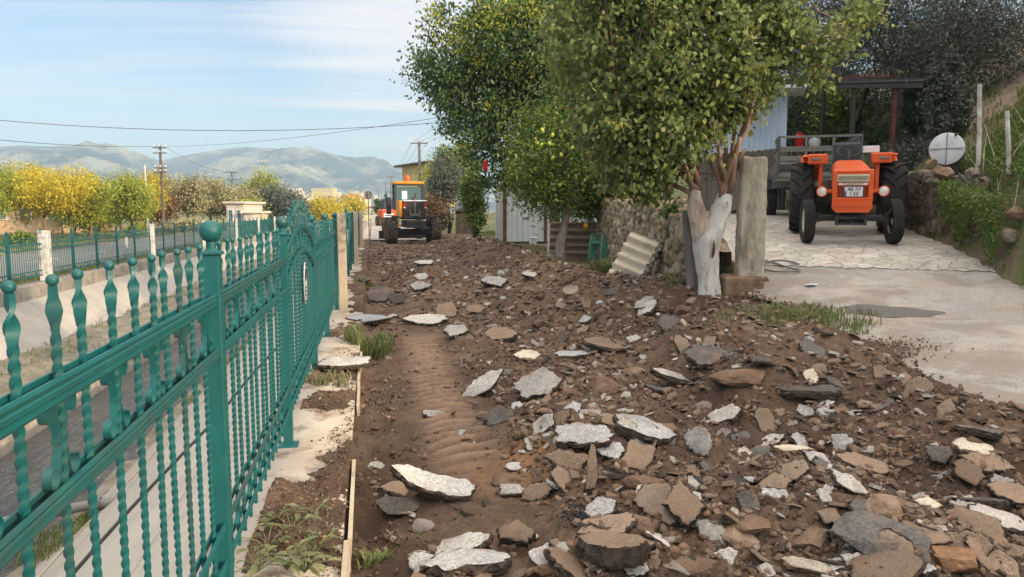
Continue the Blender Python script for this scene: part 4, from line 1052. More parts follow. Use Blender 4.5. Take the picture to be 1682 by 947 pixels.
# remaining fragments, alike
KN = [('L', 'small pale asphalt fragment among the dug-up rubble', 'small pale asphalt fragments', .24), ('G', 'small blue-grey asphalt fragment among the dug-up rubble', 'small grey asphalt fragments', .16),
      ('B', 'small dusty brown slab fragment half buried in the dug-up road', 'dusty brown slab fragments', .30), ('D', 'small dark asphalt fragment in the dug-up road', 'small dark asphalt fragments', .12),
      ('rb', 'brown earthy stone in the dug-up road', 'brown earthy stones', .12), ('rt', 'tan stone lying in the dug-up road', 'tan stones', .04), ('rg', 'grey stone lying in the dug-up road', 'grey stones', .02)]
placed = [(a[0], a[1]) for a in H_]
rr = random.Random(5); cnt = 0; tries = 0
while cnt < 212 and tries < 9000:
    tries += 1
    if cnt < 130: py = 560 + 385 * rr.random() ** .8; px = rr.uniform(600, 1682)
    else: py = rr.uniform(398, 590); px = rr.uniform(600, 1200)
    p = ground_at(px, py, dzs)
    if p.x < .1 or p.x > edge_x(p.y) - .1: continue
    if p.x < 1.0 and 3.6 < p.y < 11 and rr.random() < .93: continue
    cl = float(fbm(np.array([p.x * .7]), np.array([p.y * .5]), 50, 2)[0])
    if cl < -.25 + .3 * rr.random(): continue
    d = p.x * AX.x + p.y * AX.y
    if any(abs(px - a) < 22 * min(1.3, 5 / d + .3) and abs(py - b) < 13 * min(1.3, 5 / d + .3) for a, b in placed): continue
    q = rr.random(); s = 0
    for (k, lab, grp, pr) in KN:
        s += pr
        if q <= s: break
    big = k in ('B', 'D', 'rb') 
    wm = rr.uniform(.07, .22) if not big else rr.uniform(.12, .32)
    wp = wm * F / d; hp = wp * rr.uniform(.35, .95)
    put(px, py, wp, hp, k, lab, name='stone' if k in RM else 'asphalt_fragment', group=grp, seed=1000 + cnt, yaw=rr.uniform(-1, 1), roll=rr.uniform(-.55, .55), n=rr.choice((4, 5, 6, 7)), lift=-.022, aspect=rr.uniform(.5, .95), cat='fragment')
    placed.append((px, py)); cnt += 1
# black tar crumbs
P = []; S = []
for (px, py, rad, n_) in ((955, 850, .13, 260), (905, 800, .10, 110), (1010, 845, .07, 70), (1440, 865, .09, 80), (1360, 875, .07, 60), (1030, 955, .1, 60)):
    c = ground_at(px, py, dzs)
    for _ in range(n_):
        a = rr.random() * 2 * PI; q = rad * rr.gauss(0, .6); x = c.x + q * math.cos(a); y = c.y + q * math.sin(a)
        P.append((x, y, dz(x, y) + rr.uniform(0, .03))); S.append(rr.uniform(.004, .016))
tag(scatter_rocks('tar_crumbs', np.array(P), np.array(S), M['black'], 1, 8), 'glossy black tar crumbs spilled between the broken slabs', 'tar crumbs', kind='stuff')
# thin broken shards of every tone
SH = [('shard_pale', 'pale thin asphalt shards scattered over the torn-up road', 'slab_light', 620, 1), ('shard_brown', 'brown dusty shards scattered over the torn-up road', 'slab_brown', 2800, 2), ('shard_dark', 'dark broken asphalt shards scattered over the torn-up road', 'slab_side', 1100, 3)]
for (nm, lab, mt_, cnt_, sd_) in SH:
    r_ = np.random.default_rng(sd_ + 90); y_ = 2.2 * (36 / 2.2) ** (r_.random(cnt_ * 3)); x_ = r_.uniform(.15, 4.7, cnt_ * 3)
    dn_ = fbm(x_ * .8, y_ * .6, 50, 3); kp = (dn_ > -.18) & (x_ < edge_x(y_) - .05) & ~((x_ < 1.0) & (y_ > 3.4) & (y_ < 11) & (r_.random(cnt_ * 3) < .9)); x_, y_ = x_[kp][:cnt_], y_[kp][:cnt_]
    V_all = []; F_all = []; off = 0; rq = random.Random(sd_)
    for xx_, yy_ in zip(x_, y_):
        s_ = rq.uniform(.018, .06) + .0025 * yy_; m_ = rq.randint(4, 7); th_s = s_ * rq.uniform(.12, .4)
        an = sorted(rq.uniform(0, 2 * PI) for _ in range(m_)); 
        if min((an[(k + 1) % m_] - an[k]) % (2 * PI) for k in range(m_)) < .25: an = [2 * PI * k / m_ + rq.uniform(-.3, .3) for k in range(m_)]
        rd_ = [s_ * rq.uniform(.7, 1.1) for _ in an]; el = rq.uniform(.5, 1)
        Mx = (Matrix.Rotation(rq.uniform(0, 6.3), 3, 'Z') @ Matrix.Rotation(rq.gauss(0, .45), 3, 'X') @ Matrix.Rotation(rq.gauss(0, .3), 3, 'Y'))
        c_ = Vector((xx_, yy_, dz(xx_, yy_) + s_ * .12))
        P_ = [Vector((q * math.cos(a), q * math.sin(a) * el, z)) for z, kk in ((th_s / 2, .93), (-th_s / 2, 1)) for a, q in [(a, q * kk) for a, q in zip(an, rd_)]]
        V_all += [tuple(c_ + Mx @ p) for p in P_]; F_all.append(tuple(off + k for k in range(m_))); F_all.append(tuple(off + m_ + k for k in range(m_))[::-1])
        for k in range(m_): F_all.append((off + k, off + m_ + k, off + m_ + (k + 1) % m_, off + (k + 1) % m_))
        off += 2 * m_
    mb = MB(); mb.v = V_all; mb.f = F_all; mb.m = [0] * len(F_all)
    tag(mb.build(nm, M[mt_], fix=False), lab, 'shards', kind='stuff')
# big brown lumps of compacted base around slabs (bigger clods)
nB = 3200; yy = 2.2 * (24 / 2.2) ** (nr.random(nB) ** 1.1); xx = nr.uniform(.9, 4.6, nB)
dn = fbm(xx * .9, yy * .9, 51, 3); kp = (dn > .02) & (xx < edge_x(yy) - .1); xx, yy = xx[kp], yy[kp]; ss = .02 + .05 * nr.random(len(xx)) ** 2.2
tag(scatter_rocks('earth_lumps', np.stack([xx, yy, dirt(xx, yy) - ss * .05], -1), ss, M['rock_brown'], 2, 4), 'fist-sized brown earth lumps in the dug-up road', 'earth lumps', kind='stuff')
# rubble along the broken driveway edge
P = []; S = []
for _ in range(900):
    y = rr.uniform(2.5, 9); x = float(edge_x(y)) + rr.gauss(0, .09); P.append((x, y, h(x, y) + rr.uniform(-.01, .03))); S.append(rr.uniform(.006, .028))
c = ground_at(1435, 572, h)
for _ in range(900):
    x = c.x + rr.gauss(0, .26); y = c.y + rr.gauss(0, .17); P.append((x, y, h(x, y) + .015)); S.append(rr.uniform(.005, .018))
tag(scatter_rocks('edge_gravel', np.array(P), np.array(S), M['clod'], 1, 9), 'grey gravel crumbs along the broken driveway edge', 'gravel', kind='stuff')

# ------------------------------------------------------------------ dry stone walls
def stone_wall(name, label, path, thick=.45, cell=.17, tint=((.36, .29, .21), (.25, .20, .15), (.44, .37, .28)), seed=1, rough_top=.08, step=.035, ysq=1.7):
    """path: [(x, y, z0, z1)], front face lies to the left of the path direction"""
    r = np.random.default_rng(seed); P = np.array(path, float)
    seg = np.hypot(*(P[1:, :2] - P[:-1, :2]).T); cum = np.r_[0, np.cumsum(seg)]; L = cum[-1]
    nu = int(L / step) + 2; u = np.linspace(0, L, nu)
    px_ = np.interp(u, cum, P[:, 0]); py_ = np.interp(u, cum, P[:, 1]); z0 = np.interp(u, cum, P[:, 2]); z1 = np.interp(u, cum, P[:, 3]) + rough_top * fbm(u * 1.7, u * 0, seed, 4)
    tx = np.gradient(px_); ty = np.gradient(py_); tl = np.hypot(tx, ty); nx, ny = ty / tl, -tx / tl      # outward normal (front)
    hm = float((z1 - z0).max()); nvf = int(hm / step) + 2; nt = int(thick / step) + 1
    prof = [(0, k / (nvf - 1)) for k in range(nvf)] + [(k / nt, 1) for k in range(1, nt + 1)] + [(1, 1 - k / 6) for k in range(1, 7)]
    A = np.array(prof); off = A[:, 0][None] * thick; vz = z0[:, None] + (z1 - z0)[:, None] * A[:, 1][None]
    s = np.cumsum(np.r_[0, np.hypot(np.diff(A[:, 0]) * thick, np.diff(A[:, 1]) * hm)])
    U = np.repeat(u[:, None], len(s), 1); Sv = np.repeat(s[None], nu, 0)
    Sv2 = np.where(A[:, 0][None] == 0, vz - z0.min(), Sv)
    ns = int(L * s[-1] / (cell * cell / ysq)) + 4
    sd = np.c_[r.uniform(0, L, ns), r.uniform(0, s[-1], ns)]
    f1 = np.full(U.shape, 9.); f2 = np.full(U.shape, 9.); idx = np.zeros(U.shape, int)
    wu = U + .03 * fbm(U * 7, Sv2 * 7, 2, 3)
    for i, (a, b) in enumerate(sd):
        dd = np.hypot(wu - a, (Sv2 - b) * ysq)
        m1 = dd < f1; f2 = np.where(m1, f1, np.minimum(f2, dd)); idx = np.where(m1, i, idx); f1 = np.where(m1, dd, f1)
    gap = np.clip((f2 - f1) / .05, 0, 1); hs_ = r.uniform(-.03, .035, ns)[idx]
    disp = .045 * gap ** .5 + hs_ * gap + .012 * fbm(U * 14, Sv2 * 14, 5, 3) - .03
    out = np.where(A[:, 0][None] == 0, 1, 0); upm = np.where(A[:, 1][None] >= 1, 1., 0.)
    X = px_[:, None] - nx[:, None] * off + nx[:, None] * disp * out; Y = py_[:, None] - ny[:, None] * off + ny[:, None] * disp * out; Zz = vz + disp * upm
    tn = np.array(tint)[r.integers(0, len(tint), ns)] * r.uniform(.75, 1.2, ns)[:, None]
    col = tn[idx] * (.35 + .65 * gap[..., None])
    o = npmesh(name, np.stack([X, Y, Zz], -1).reshape(-1, 3), gridfaces(nu, len(s)), M['stone'], smooth=False, col=col.reshape(-1, 3))
    return tag(o, label, 'wall')
a = at_d(1188, 480, 10.0); 
P = [(4.55, 9.75, .25, 1.05), (4.46, 10.7, .25, 1.62), (4.75, 12.5, .2, 1.68), (5.2, 15.2, .18, 1.75), (5.62, 17.6, .15, 1.88), (6.0, 19.5, .1, 1.9), (7.9, 20.1, .1, 1.9), (10, 20.3, .5, 1.9)]
stone_wall('retaining_wall', 'rough tan dry-stone retaining wall behind the whitewashed tree and plastic chairs', P[::-1], cell=.2, seed=5, rough_top=.15, tint=((.52, .39, .25), (.40, .29, .18), (.58, .47, .33), (.34, .25, .16)))
def fxz(y, dx, z0, z1): x = float(foot_x(y)) + dx; return (x, y, float(apron(x, y)) + z0, float(apron(x, y)) + z1)
P = [fxz(8.6, .25, -.1, .30), fxz(9.4, .1, -.1, .85), fxz(10.7, -.02, -.1, 1.0), fxz(12.2, -.05, -.1, 1.05), fxz(14, -.05, -.1, 1.0), fxz(17, -.05, -.1, .9), fxz(19.6, -.05, -.1, .9)]
stone_wall('bank_wall', 'dark earthy stone wall beside the orange tractor, weeds growing over it', P[::-1], thick=.5, cell=.26, seed=9, rough_top=.12, tint=((.22, .18, .14), (.15, .125, .10), (.27, .22, .17)))
# gate pillar and its footing
g = ground_at(1233, 447, h); print('pillar', g)
g = Vector((5.02, 9.32, h(5.02, 9.32)))
pt = thing('gate_pillar', 'tall rough concrete gate pillar beside the whitewashed tree', 'pillar', g, R(-20))
mb = MB().box((0, 0, .88), (.34, .36, 1.66), ch=.03); 
b = bmesh.new(); 
o = mb.build('pillar_shaft', M['pillar_grey'], pt, fix=True)
bpy_mod = o.modifiers.new('s', 'SUBSURF'); bpy_mod.subdivision_type = 'SIMPLE'; bpy_mod.levels = 5; bpy_mod.render_levels = 5
tx = bpy.data.textures.new('chip', 'CLOUDS'); tx.noise_scale = .12; dm = o.modifiers.new('d', 'DISPLACE'); dm.texture = tx; dm.strength = .035; dm.mid_level = .5
MB().box((-.10, .0, -.02), (.52, .50, .30), ch=.03).build('footing', M['rock_tan'], pt)
o = rock_mb(.9, .5, .5, 77).build('stone', M['rock_brown']); o.location = (4.62, 9.5, .42); tag(o, 'low brown stone block between the tree and the gate pillar', 'rock')

# corrugated sheets
def corrugated(name, w_, l_, pitch, amp, th, mat, edge, label, cat, n=1, gap=.06, ragged=.0):
    t_ = thing(name, label, cat)
    nu = int(w_ / pitch * 12); parts = []
    for k in range(n):
        mb = MB(); nv = 10; vs = []
        r = random.Random(k)
        for side in (1, -1):
            for i in range(nu + 1):
                x = w_ * (i / nu - .5)
                for j in range(nv + 1):
                    y = l_ * (j / nv - .5) + ragged * math.sin(i * .9 + k) * (j in (0, nv))
                    vs.append((x, y, amp * math.sin(2 * PI * x / pitch) + side * th / 2))
        m = nv + 1; o2 = (nu + 1) * m; fs = []; mi = []
        for i in range(nu):
            for j in range(nv):
                a = i * m + j; fs += [(a, a + m, a + m + 1, a + 1), (o2 + a, o2 + a + 1, o2 + a + m + 1, o2 + a + m)]; mi += [0, 0]
        for i in range(nu):
            for j in (0, nv): a = i * m + j; fs.append((a, a + m, o2 + a + m, o2 + a)); mi.append(1)
        for j in range(nv):
            for i in (0, nu): a = i * m + j; fs.append((a, a + 1, o2 + a + 1, o2 + a)); mi.append(1)
        mb.v, mb.f, mb.m = vs, fs, mi
        o = mb.build('sheet', [M[mat], M[edge]], t_, smooth='auto'); o.location = (r.uniform(-.03, .03), r.uniform(-.03, .03), k * gap); o.rotation_euler = (0, 0, r.uniform(-.03, .03))
    return t_
# brown one stands on its long edge behind the trunk: corrugations run across
g = ground_at(957, 424, h)
s1 = corrugated('corrugated_sheet', 1.05, 1.85, .21, .035, .012, 'brown_sheet', 'brown_sheet', 'brown corrugated sheet standing against the lemon tree trunk', 'corrugated sheet')
s1.matrix_world = Matrix.Translation(Vector((g.x, g.y, .75))) @ Matrix.Rotation(-.27, 4, 'Z') @ Matrix.Rotation(R(78), 4, 'X') @ Matrix.Rotation(R(90), 4, 'Z')
# cream stack leans on the wall
g = ground_at(1040, 462, h); g = Vector((4.30, 12.3, .25)); g = at_d(1043, 432, 12.1)
s2 = corrugated('corrugated_sheet_stack', .98, .52, .17, .03, .010, 'cream_sheet', 'cement_edge', 'stack of cream corrugated cement sheets leaning on the stone wall', 'sheet stack', n=6, gap=.048, ragged=.012)
s2.matrix_world = Matrix.Translation(Vector((g.x, g.y, .66))) @ Matrix.Rotation(-.75, 4, 'Z') @ Matrix.Rotation(R(20), 4, 'Y') @ Matrix.Rotation(R(62), 4, 'X') @ Matrix.Rotation(R(90), 4, 'Z')

# stacked plastic chairs
def chairs(p, rz, n=5):
    for k in range(n):
        lab = ['lowest', 'second', 'third', 'fourth', 'topmost'][k + (k == n - 1) * (5 - n)] + ' green plastic garden chair in the stack beside the brown sheet'
        t_ = thing('plastic_chair', lab, 'chair', p + Matrix.Rotation(rz, 3, 'Z') @ Vector((0, -.05 * k, .05 * k)), rz, 'stacked green plastic chairs'); t_.scale = (1.02, 1.02, .95)
        MB().box((0, 0, .42), (.46, .44, .025), ch=.01).build('seat', M['green_plastic'], t_)
        bk = MB(); 
        for x in (-.15, -.075, 0, .075, .15): bk.box((x, .26, .66), (.03, .012, .42), (-.25, 0, 0))
        bk.box((0, .315, .88), (.44, .02, .06), (-.25, 0, 0), ch=.008).box((-.21, .26, .66), (.035, .02, .46), (-.25, 0, 0)).box((.21, .26, .66), (.035, .02, .46), (-.25, 0, 0))
        bk.build('backrest', M['green_plastic'], t_)
        for sx in (-1, 1):
            MB().box((sx * .25, .02, .64), (.05, .46, .025), (.05, 0, 0), ch=.008).build('armrest', M['green_plastic'], t_)
            MB().tube([(sx * .24, -.19, .64), (sx * .255, -.22, .4), (sx * .27, -.26, 0)], [.022, .028, .02], 6).build('leg', M['green_plastic'], t_)
            MB().tube([(sx * .23, .22, .44), (sx * .25, .27, 0)], [.028, .02], 6).build('leg', M['green_plastic'], t_)
g = at_d(1000, 434, 18.2); print('chairs', g)
chairs(Vector((g.x, g.y, h(g.x, g.y) - .02)), R(-75), 4)
# ------------------------------------------------------------------ tyres
def tyre_mb(Rr, w_, lugs=0, hub=.55, lug_h=.03, ribs=0, chev=True):
    mb = MB(); ri = Rr * hub; Ro = Rr - (lug_h if lugs else 0)
    prof = [(ri, -w_ * .36), (ri + (Ro - ri) * .45, -w_ * .5), (Ro - w_ * .12, -w_ * .48), (Ro - w_ * .02, -w_ * .38)]
    if ribs:
        for k in range(ribs):
            a = -w_ * .38 + w_ * .76 * k / ribs; b_ = a + w_ * .76 / ribs
            prof += [(Ro, a + .004), (Ro, b_ - .010), (Ro - .014, b_ - .006), (Ro - .014, b_ - .001)]
    else: prof += [(Ro, -w_ * .25), (Ro, w_ * .25)]
    prof += [(Ro - w_ * .02, w_ * .38), (Ro - w_ * .12, w_ * .48), (ri + (Ro - ri) * .45, w_ * .5), (ri, w_ * .36), (ri - .01, 0), (ri, -w_ * .36)]
    mb.lathe(prof, 40, 'X')
    for k in range(lugs):
        for s in (-1, 1):
            q0 = 2 * PI * (k + (.5 if s > 0 else 0)) / lugs
            P = []
            for j in range(5):
                f = j / 4; x = s * w_ * (.02 + .46 * f); q = q0 + (-.30 if chev else 0) * f * (1.0 if chev else 0); hgt = Rr - .4 * w_ * max(0, f - .6) ** 1.5 * .6
                P.append((x, q, hgt))
            vs = []; wq = .034 / Rr
            for (x, q, hg) in P:
                for (dq, rr_) in ((-wq, Ro - .03), (-wq * .7, hg), (wq * .7, hg), (wq, Ro - .03)):
                    vs.append((x, rr_ * math.cos(q + dq), rr_ * math.sin(q + dq)))
            fs = []
            for j in range(4):
                for c in range(4): fs.append((j * 4 + c, j * 4 + (c + 1) % 4, (j + 1) * 4 + (c + 1) % 4, (j + 1) * 4 + c))
            fs += [(0, 1, 2, 3), (16, 17, 18, 19)]
            mb.add(vs, fs)
    return mb
def wheel(parent, loc, Rr, w_, lugs, rim, tyre='tyre', hub=.55, ribs=0, side=1, chev=True, lug_h=.03, steer=0, key=None):
    wb = MB().lathe([(.001, -.02), (Rr * hub * .25, -.03), (Rr * hub * .3, 0), (Rr * hub * .8, .015 * 1), (Rr * hub * .9, w_ * .3), (Rr * hub * 1.03, w_ * .34), (Rr * hub * 1.03, w_ * .28)], 28, 'X')
    wb.lathe([(Rr * hub * 1.02, -w_ * .34), (Rr * hub * .98, -w_ * .3), (Rr * hub * .97, w_ * .3)], 28, 'X')
    for k in range(6):
        q = 2 * PI * k / 6; wb.lathe([(.001, .03), (.012, .028), (.012, 0)], 8, 'X', (0, Rr * hub * .2 * math.cos(q), Rr * hub * .2 * math.sin(q)))
    wh = thing('wheel', None, None, loc); wh.parent = parent; wh.rotation_euler = (0, 0, steer)
    tyre_mb(Rr, w_, lugs, hub, lug_h, ribs, chev).build('tyre', M[tyre], wh, smooth='auto')
    rm = wb.build('rim', M[rim], wh, smooth='auto')
    if side < 0: rm.rotation_euler = (0, 0, PI)
    return wh
def text(body, size, mat, parent, M4, depth=.002):
    cu = bpy.data.curves.new('lettering', 'FONT'); cu.body = body; cu.size = size; cu.extrude = depth; cu.align_x = 'CENTER'; cu.align_y = 'CENTER'
    o = bpy.data.objects.new('lettering', cu); COL.objects.link(o)
    dg = bpy.context.evaluated_depsgraph_get(); me = bpy.data.meshes.new_from_object(o.evaluated_get(dg)); bpy.data.objects.remove(o)
    me.materials.clear(); me.materials.append(M[mat]); q = bpy.data.objects.new('lettering', me); COL.objects.link(q); q.parent = parent; q.matrix_local = M4
    return q
# ------------------------------------------------------------------ tractor: local -Y is forward (towards the camera)
c = at_z(1394, 401, 1.04); th_ = math.atan2(c.x, c.y)
print('tractor', c)
tr = thing('tractor', 'orange vintage farm tractor facing the road on the paved yard', 'tractor', (c.x, c.y, h(c.x, c.y) + .02), rot=(0, 0, 0))
d2 = Vector((math.sin(th_), math.cos(th_), 0)) * 1.8
sl_ = math.atan2(h(c.x + d2.x, c.y + d2.y) - h(c.x, c.y), 1.8)
tr.matrix_world = Matrix.Translation((c.x, c.y, h(c.x, c.y) + .02)) @ Matrix.Rotation(-th_ + R(3), 4, 'Z') @ Matrix.Rotation(sl_, 4, 'X')
for s in (-1, 1):
    wheel(tr, (s * .655, 0, .36), .36, .17, 0, 'cream', hub=.56, ribs=4, side=s, steer=.14)
    wheel(tr, (s * .77, 1.8, .655), .655, .42, 16, 'cream', hub=.52, side=s, lug_h=.035)
ax = MB().tube([(-.58, 0, .36), (-.42, 0, .40), (.42, 0, .40), (.58, 0, .36)], .042, 10).box((0, 0, .42), (1.0, .09, .07), ch=.01)
for s in (-1, 1): ax.tube([(s * .55, 0, .30), (s * .55, 0, .50)], .035, 8).tube([(s * .53, .12, .40), (s * .05, .22, .42)], .014, 6)
ax.tube([(-.55, .12, .42), (.55, .12, .42)], .013, 6)
ax.build('front_axle', M['black'], tr, smooth='auto')
fb = MB().box((0, -.22, .44), (.46, .16, .05), ch=.01).box((-.21, -.22, .39), (.05, .18, .15), ch=.01).box((.21, -.22, .39), (.05, .18, .15), ch=.01).box((0, -.22, .34), (.40, .10, .04)).box((0, -.14, .39), (.38, .03, .10)).tube([(0, -.32, .38), (0, -.2, .38)], .02, 8)
fb.build('front_bracket', M['black'], tr)
eng = MB().box((0, .45, .62), (.34, .95, .34), ch=.03).box((0, 1.3, .60), (.36, .95, .42), ch=.04).box((0, 1.8, .66), (1.15, .30, .30), ch=.06).box((0, .1, .52), (.30, .4, .22), ch=.02)
for k in range(4): eng.tube([(-.18, .25 + k * .2, .74), (-.26, .25 + k * .2, .66)], .03, 8)
eng.tube([(.2, .2, .72), (.26, .6, .60), (.25, 1.2, .60)], .025, 8)
eng.build('engine', M['black'], tr, smooth='auto')
# bonnet shell
def loftprof(secs, mb, m=0):
    n_ = len(secs[0][1]); vs = []
    for (y, pr) in secs:
        for (x, z) in pr: vs.append((x, y, z))
    fs = []
    for i in range(len(secs) - 1):
        for k in range(n_ - 1): fs.append((i * n_ + k, i * n_ + k + 1, (i + 1) * n_ + k + 1, (i + 1) * n_ + k))
        fs.append((i * n_ + n_ - 1, i * n_, (i + 1) * n_, (i + 1) * n_ + n_ - 1))
    fs += [tuple(range(n_)), tuple((len(secs) - 1) * n_ + k for k in range(n_))]
    mb.add(vs, fs, m)
def sec(w_, z0, z1, r_=.05): return [(-w_, z0), (-w_, z1 - r_), (-w_ + r_ * .4, z1 - r_ * .35), (-w_ + r_, z1), (w_ - r_, z1), (w_ - r_ * .4, z1 - r_ * .35), (w_, z1 - r_), (w_, z0)]
hb = MB()
loftprof([(-.34, sec(.275, .96, 1.17)), (-.30, sec(.285, .93, 1.21, .06)), (.2, sec(.29, .90, 1.25, .07)), (.75, sec(.28, .90, 1.30, .08)), (1.12, sec(.27, .92, 1.34, .09))], hb)
hb.build('bonnet', M['orange'], tr, smooth='auto')
# nose: surround made of frames, lower panel with chamfered foot
ns = MB()
ns.box((0, -.30, 1.185), (.60, .10, .05), ch=.015)                       # brow
for s in (-1, 1): ns.box((s * .265, -.30, .94), (.07, .12, .46), ch=.012)
ns.box((0, -.30, .985), (.58, .11, .055), ch=.01)
ns.box((0, -.30, .745), (.58, .13, .04), ch=.012)
pr = [(-.29, .73), (-.30, .60), (-.24, .53), (.24, .53), (.30, .60), (.29, .73)]
ns.prism(pr, -.37, -.20, 'Y')
ns.prism([(-.27, .70), (-.27, .63), (.27, .63), (.27, .70)], -.385, -.36, 'Y')
ns.box((0, -.24, .86), (.5, .02, .3))
ns.build('nose', M['orange'], tr)
MB().box((0, -.262, .865), (.46, .02, .19)).build('radiator', M['black_paint'], tr)
gb = MB()
for k in range(19): gb.box((-.225 + .025 * k, -.318, .865), (.007, .012, .19))
gb.build('grille_bars', M['orange'], tr)
ub = MB().box((0, -.348, 1.075), (.47, .02, .12), ch=.004)
uf = ub.build('headlamp_bar', M['cream'], tr)
MB().box((0, -.362, 1.075), (.43, .01, .085)).build('recess', M['grey_metal'], uf)
fi = MB()
for k in range(24): fi.box((-.205 + .0178 * k, -.370, 1.075), (.006, .010, .084))
for zq in (1.035, 1.115): fi.box((0, -.368, zq), (.44, .012, .008))
fi.build('fin', M['cream'], uf)
FR = Matrix.Rotation(R(90), 4, 'X')
MB().box((0, -.360, .985), (.42, .008, .034)).build('name_strip', M['white'], tr)
text('TÜRKFIAT', .040, 'black_paint', tr, Matrix.Translation((0, -.366, .985)) @ Matrix.Diagonal((1.75, 1, 1, 1)) @ FR)
pl = MB().box((.015, -.345, .862), (.27, .008, .155), ch=.003).build('number_plate', M['white'], tr)
MB().box((-.105, -.351, .83), (.028, .006, .085)).build('plate_band', M['blue'], pl)
text('48 FF', .082, 'black_paint', pl, Matrix.Translation((.02, -.352, .898)) @ Matrix.Diagonal((1.1, 1, 1, 1)) @ FR)
text('130', .082, 'black_paint', pl, Matrix.Translation((.02, -.352, .828)) @ Matrix.Diagonal((1.15, 1, 1, 1)) @ FR)
for s in (-1, 1):
    hl = MB().lathe([(.001, .10), (.05, .09), (.08, .03), (.085, 0), (.078, -.012), (.07, -.004)], 24, 'Y', (s * .455, -.30, .865)).tube([(s * .27, -.24, .865), (s * .42, -.24, .865)], .022, 8).box((s * .34, -.25, .865), (.13, .05, .05), ch=.01)
    ho = hl.build('headlight', M['orange'], tr, smooth='auto')
    MB().lathe([(.001, -.016), (.05, -.013), (.071, -.002)], 24, 'Y', (s * .455, -.30, .865)).build('lens', M['lens'], ho, smooth=True)
    # mudguard: curved skirt with square box front
    mg = MB(); pts = []
    for j in range(9):
        q = R(62 + 12 * j); pts.append((1.8 - .74 * math.cos(q), .655 + .74 * math.sin(q)))
    xi, xo = s * .45, s * .80
    vs = [(x, y, z) for (y, z) in pts for x in (xi, xo)]
    mg.add(vs, [(2 * j, 2 * j + 1, 2 * j + 3, 2 * j + 2) for j in range(8)])
    mg.prism([(1.8 - .72 * math.cos(R(50 + 13 * j)), .655 + .72 * math.sin(R(50 + 13 * j))) for j in range(9)] + [(2.3, .8), (1.45, .8)], xi - .01, xi + .01, 'X')
    mg.box((s * .52, 1.14, 1.37), (.33, .26, .18), ch=.02).box((s * .58, 1.50, 1.42), (.40, .6, .05), ch=.02)
    mg.box((s * .46, 1.16, 1.08), (.06, .10, .56), ch=.006)
    mo = mg.build('mudguard', M['orange'], tr)
    MB().box((s * .55, 1.005, 1.37), (.15, .02, .05), ch=.008).build('side_lamp', M['grey_metal'], mo)
st = MB()
for k in range(28):
    q = 2 * PI * k / 28; q2 = 2 * PI * (k + 1) / 28
    f = lambda a: (.19 * math.cos(a), 1.42 + .16 * math.sin(a), 1.50 - .10 * math.sin(a) * -1)
    st.tube([f(q), f(q2)], .013, 6, cap=False)
st.tube([(0, 1.42, 1.50), (0, 1.2, 1.25)], .02, 8)
for k in range(3):
    q = 2 * PI * k / 3 + .5; st.tube([(0, 1.42, 1.50), (.19 * math.cos(q), 1.42 + .16 * math.sin(q), 1.50 + .10 * math.sin(q))], .008, 5)
st.build('steering_wheel', M['black'], tr)
MB().box((0, 2.0, 1.22), (.46, .42, .10), ch=.04).box((0, 2.2, 1.45), (.48, .10, .42), ch=.04).build('seat', M['dark_blue'], tr)
wb_ = MB().box((.36, 1.45, 1.52), (.26, .3, .12), ch=.01).build('toolbox', M['white'], tr)
MB().tube([(.34, .55, 1.2), (.34, .55, 1.24)], .03, 8).build('exhaust_stub', M['black'], tr)

# ------------------------------------------------------------------ livestock trailer
c = at_d(1327, 345, 17.2); tz = h(c.x, c.y); tt_ = math.atan2(c.x, c.y)
tl = thing('farm_trailer', 'grey tubular-sided farm trailer parked behind the orange tractor', 'trailer', (c.x, c.y, tz), -tt_ + R(6))
bed = MB().box((0, 0, .78), (1.6, 3.4, .10), ch=.01)
for y in (-1.2, 0, 1.2): bed.box((0, y, .68), (1.6, .08, .10))
bed.box((0, -2.1, .66), (.10, 1.1, .10)).box((0, -2.6, .62), (.16, .14, .12))
bed.build('bed', M['grey_metal'], tl)
def frame(mb, p0, p1, z0, z1, rails, posts, t_=.045):
    a = Vector(p0); b = Vector(p1); L = (b - a).length; ang = math.atan2((b - a).y, (b - a).x)
    for z in rails: mb.box(((a + b) / 2).to_tuple()[:2] + (z,), (L, t_, t_ * (2.0 if z in (z0,) else 1)), (0, 0, ang))
    for k in range(posts + 1):
        q = a + (b - a) * k / posts; mb.box((q.x, q.y, (z0 + z1) / 2), (t_, t_, z1 - z0), (0, 0, ang))
for (p0, p1, k) in (((-.79, -1.7), (-.79, 1.7), 9), ((.79, -1.7), (.79, 1.7), 9), ((-.79, 1.7), (.79, 1.7), 3), ((-.79, -1.7), (.79, -1.7), 3)):
    mb = MB(); front = p0[1] == p1[1]
    hgt = 1.64
    frame(mb, p0 + (0,), p1 + (0,), .86, hgt, [.86, 1.05, 1.25, 1.44, hgt] if not front else [.86, 1.10, 1.42, hgt], k)
    if front: mb.box((0, p0[1] + (.0), 1.38), (1.56, .03, .09)).box((0, p0[1], 1.2), (1.7, .02, .10))
    mb.build('side_frame', M['grey_metal'], tl)
MB().box((-.81, 0, 1.0), (.03, 3.4, .24)).build('side_board', M['grey_metal'], tl)
for s in (-1, 1):
    wheel(tl, (s * .78, .35, .34), .34, .22, 0, 'rust', ribs=4, side=s)
    MB().box((s * .84, .05, .72), (.30, .05, .24), ch=.01).box((s * .84, .40, .83), (.30, .74, .03)).build('mudguard', M['dark_blue'], tl)
o = MB().box((0, 0, .17), (.17, .12, .34), ch=.03).box((0, 0, .36), (.12, .08, .05), ch=.01).box((0, -.062, .2), (.18, .004, .05)).build('fuel_can', M['red_glass']); 
q = at_d(1313, 233, 18.0); o.location = (q.x, q.y, q.z - .15); tag(o, 'small red can hung above the trailer frame', 'can')
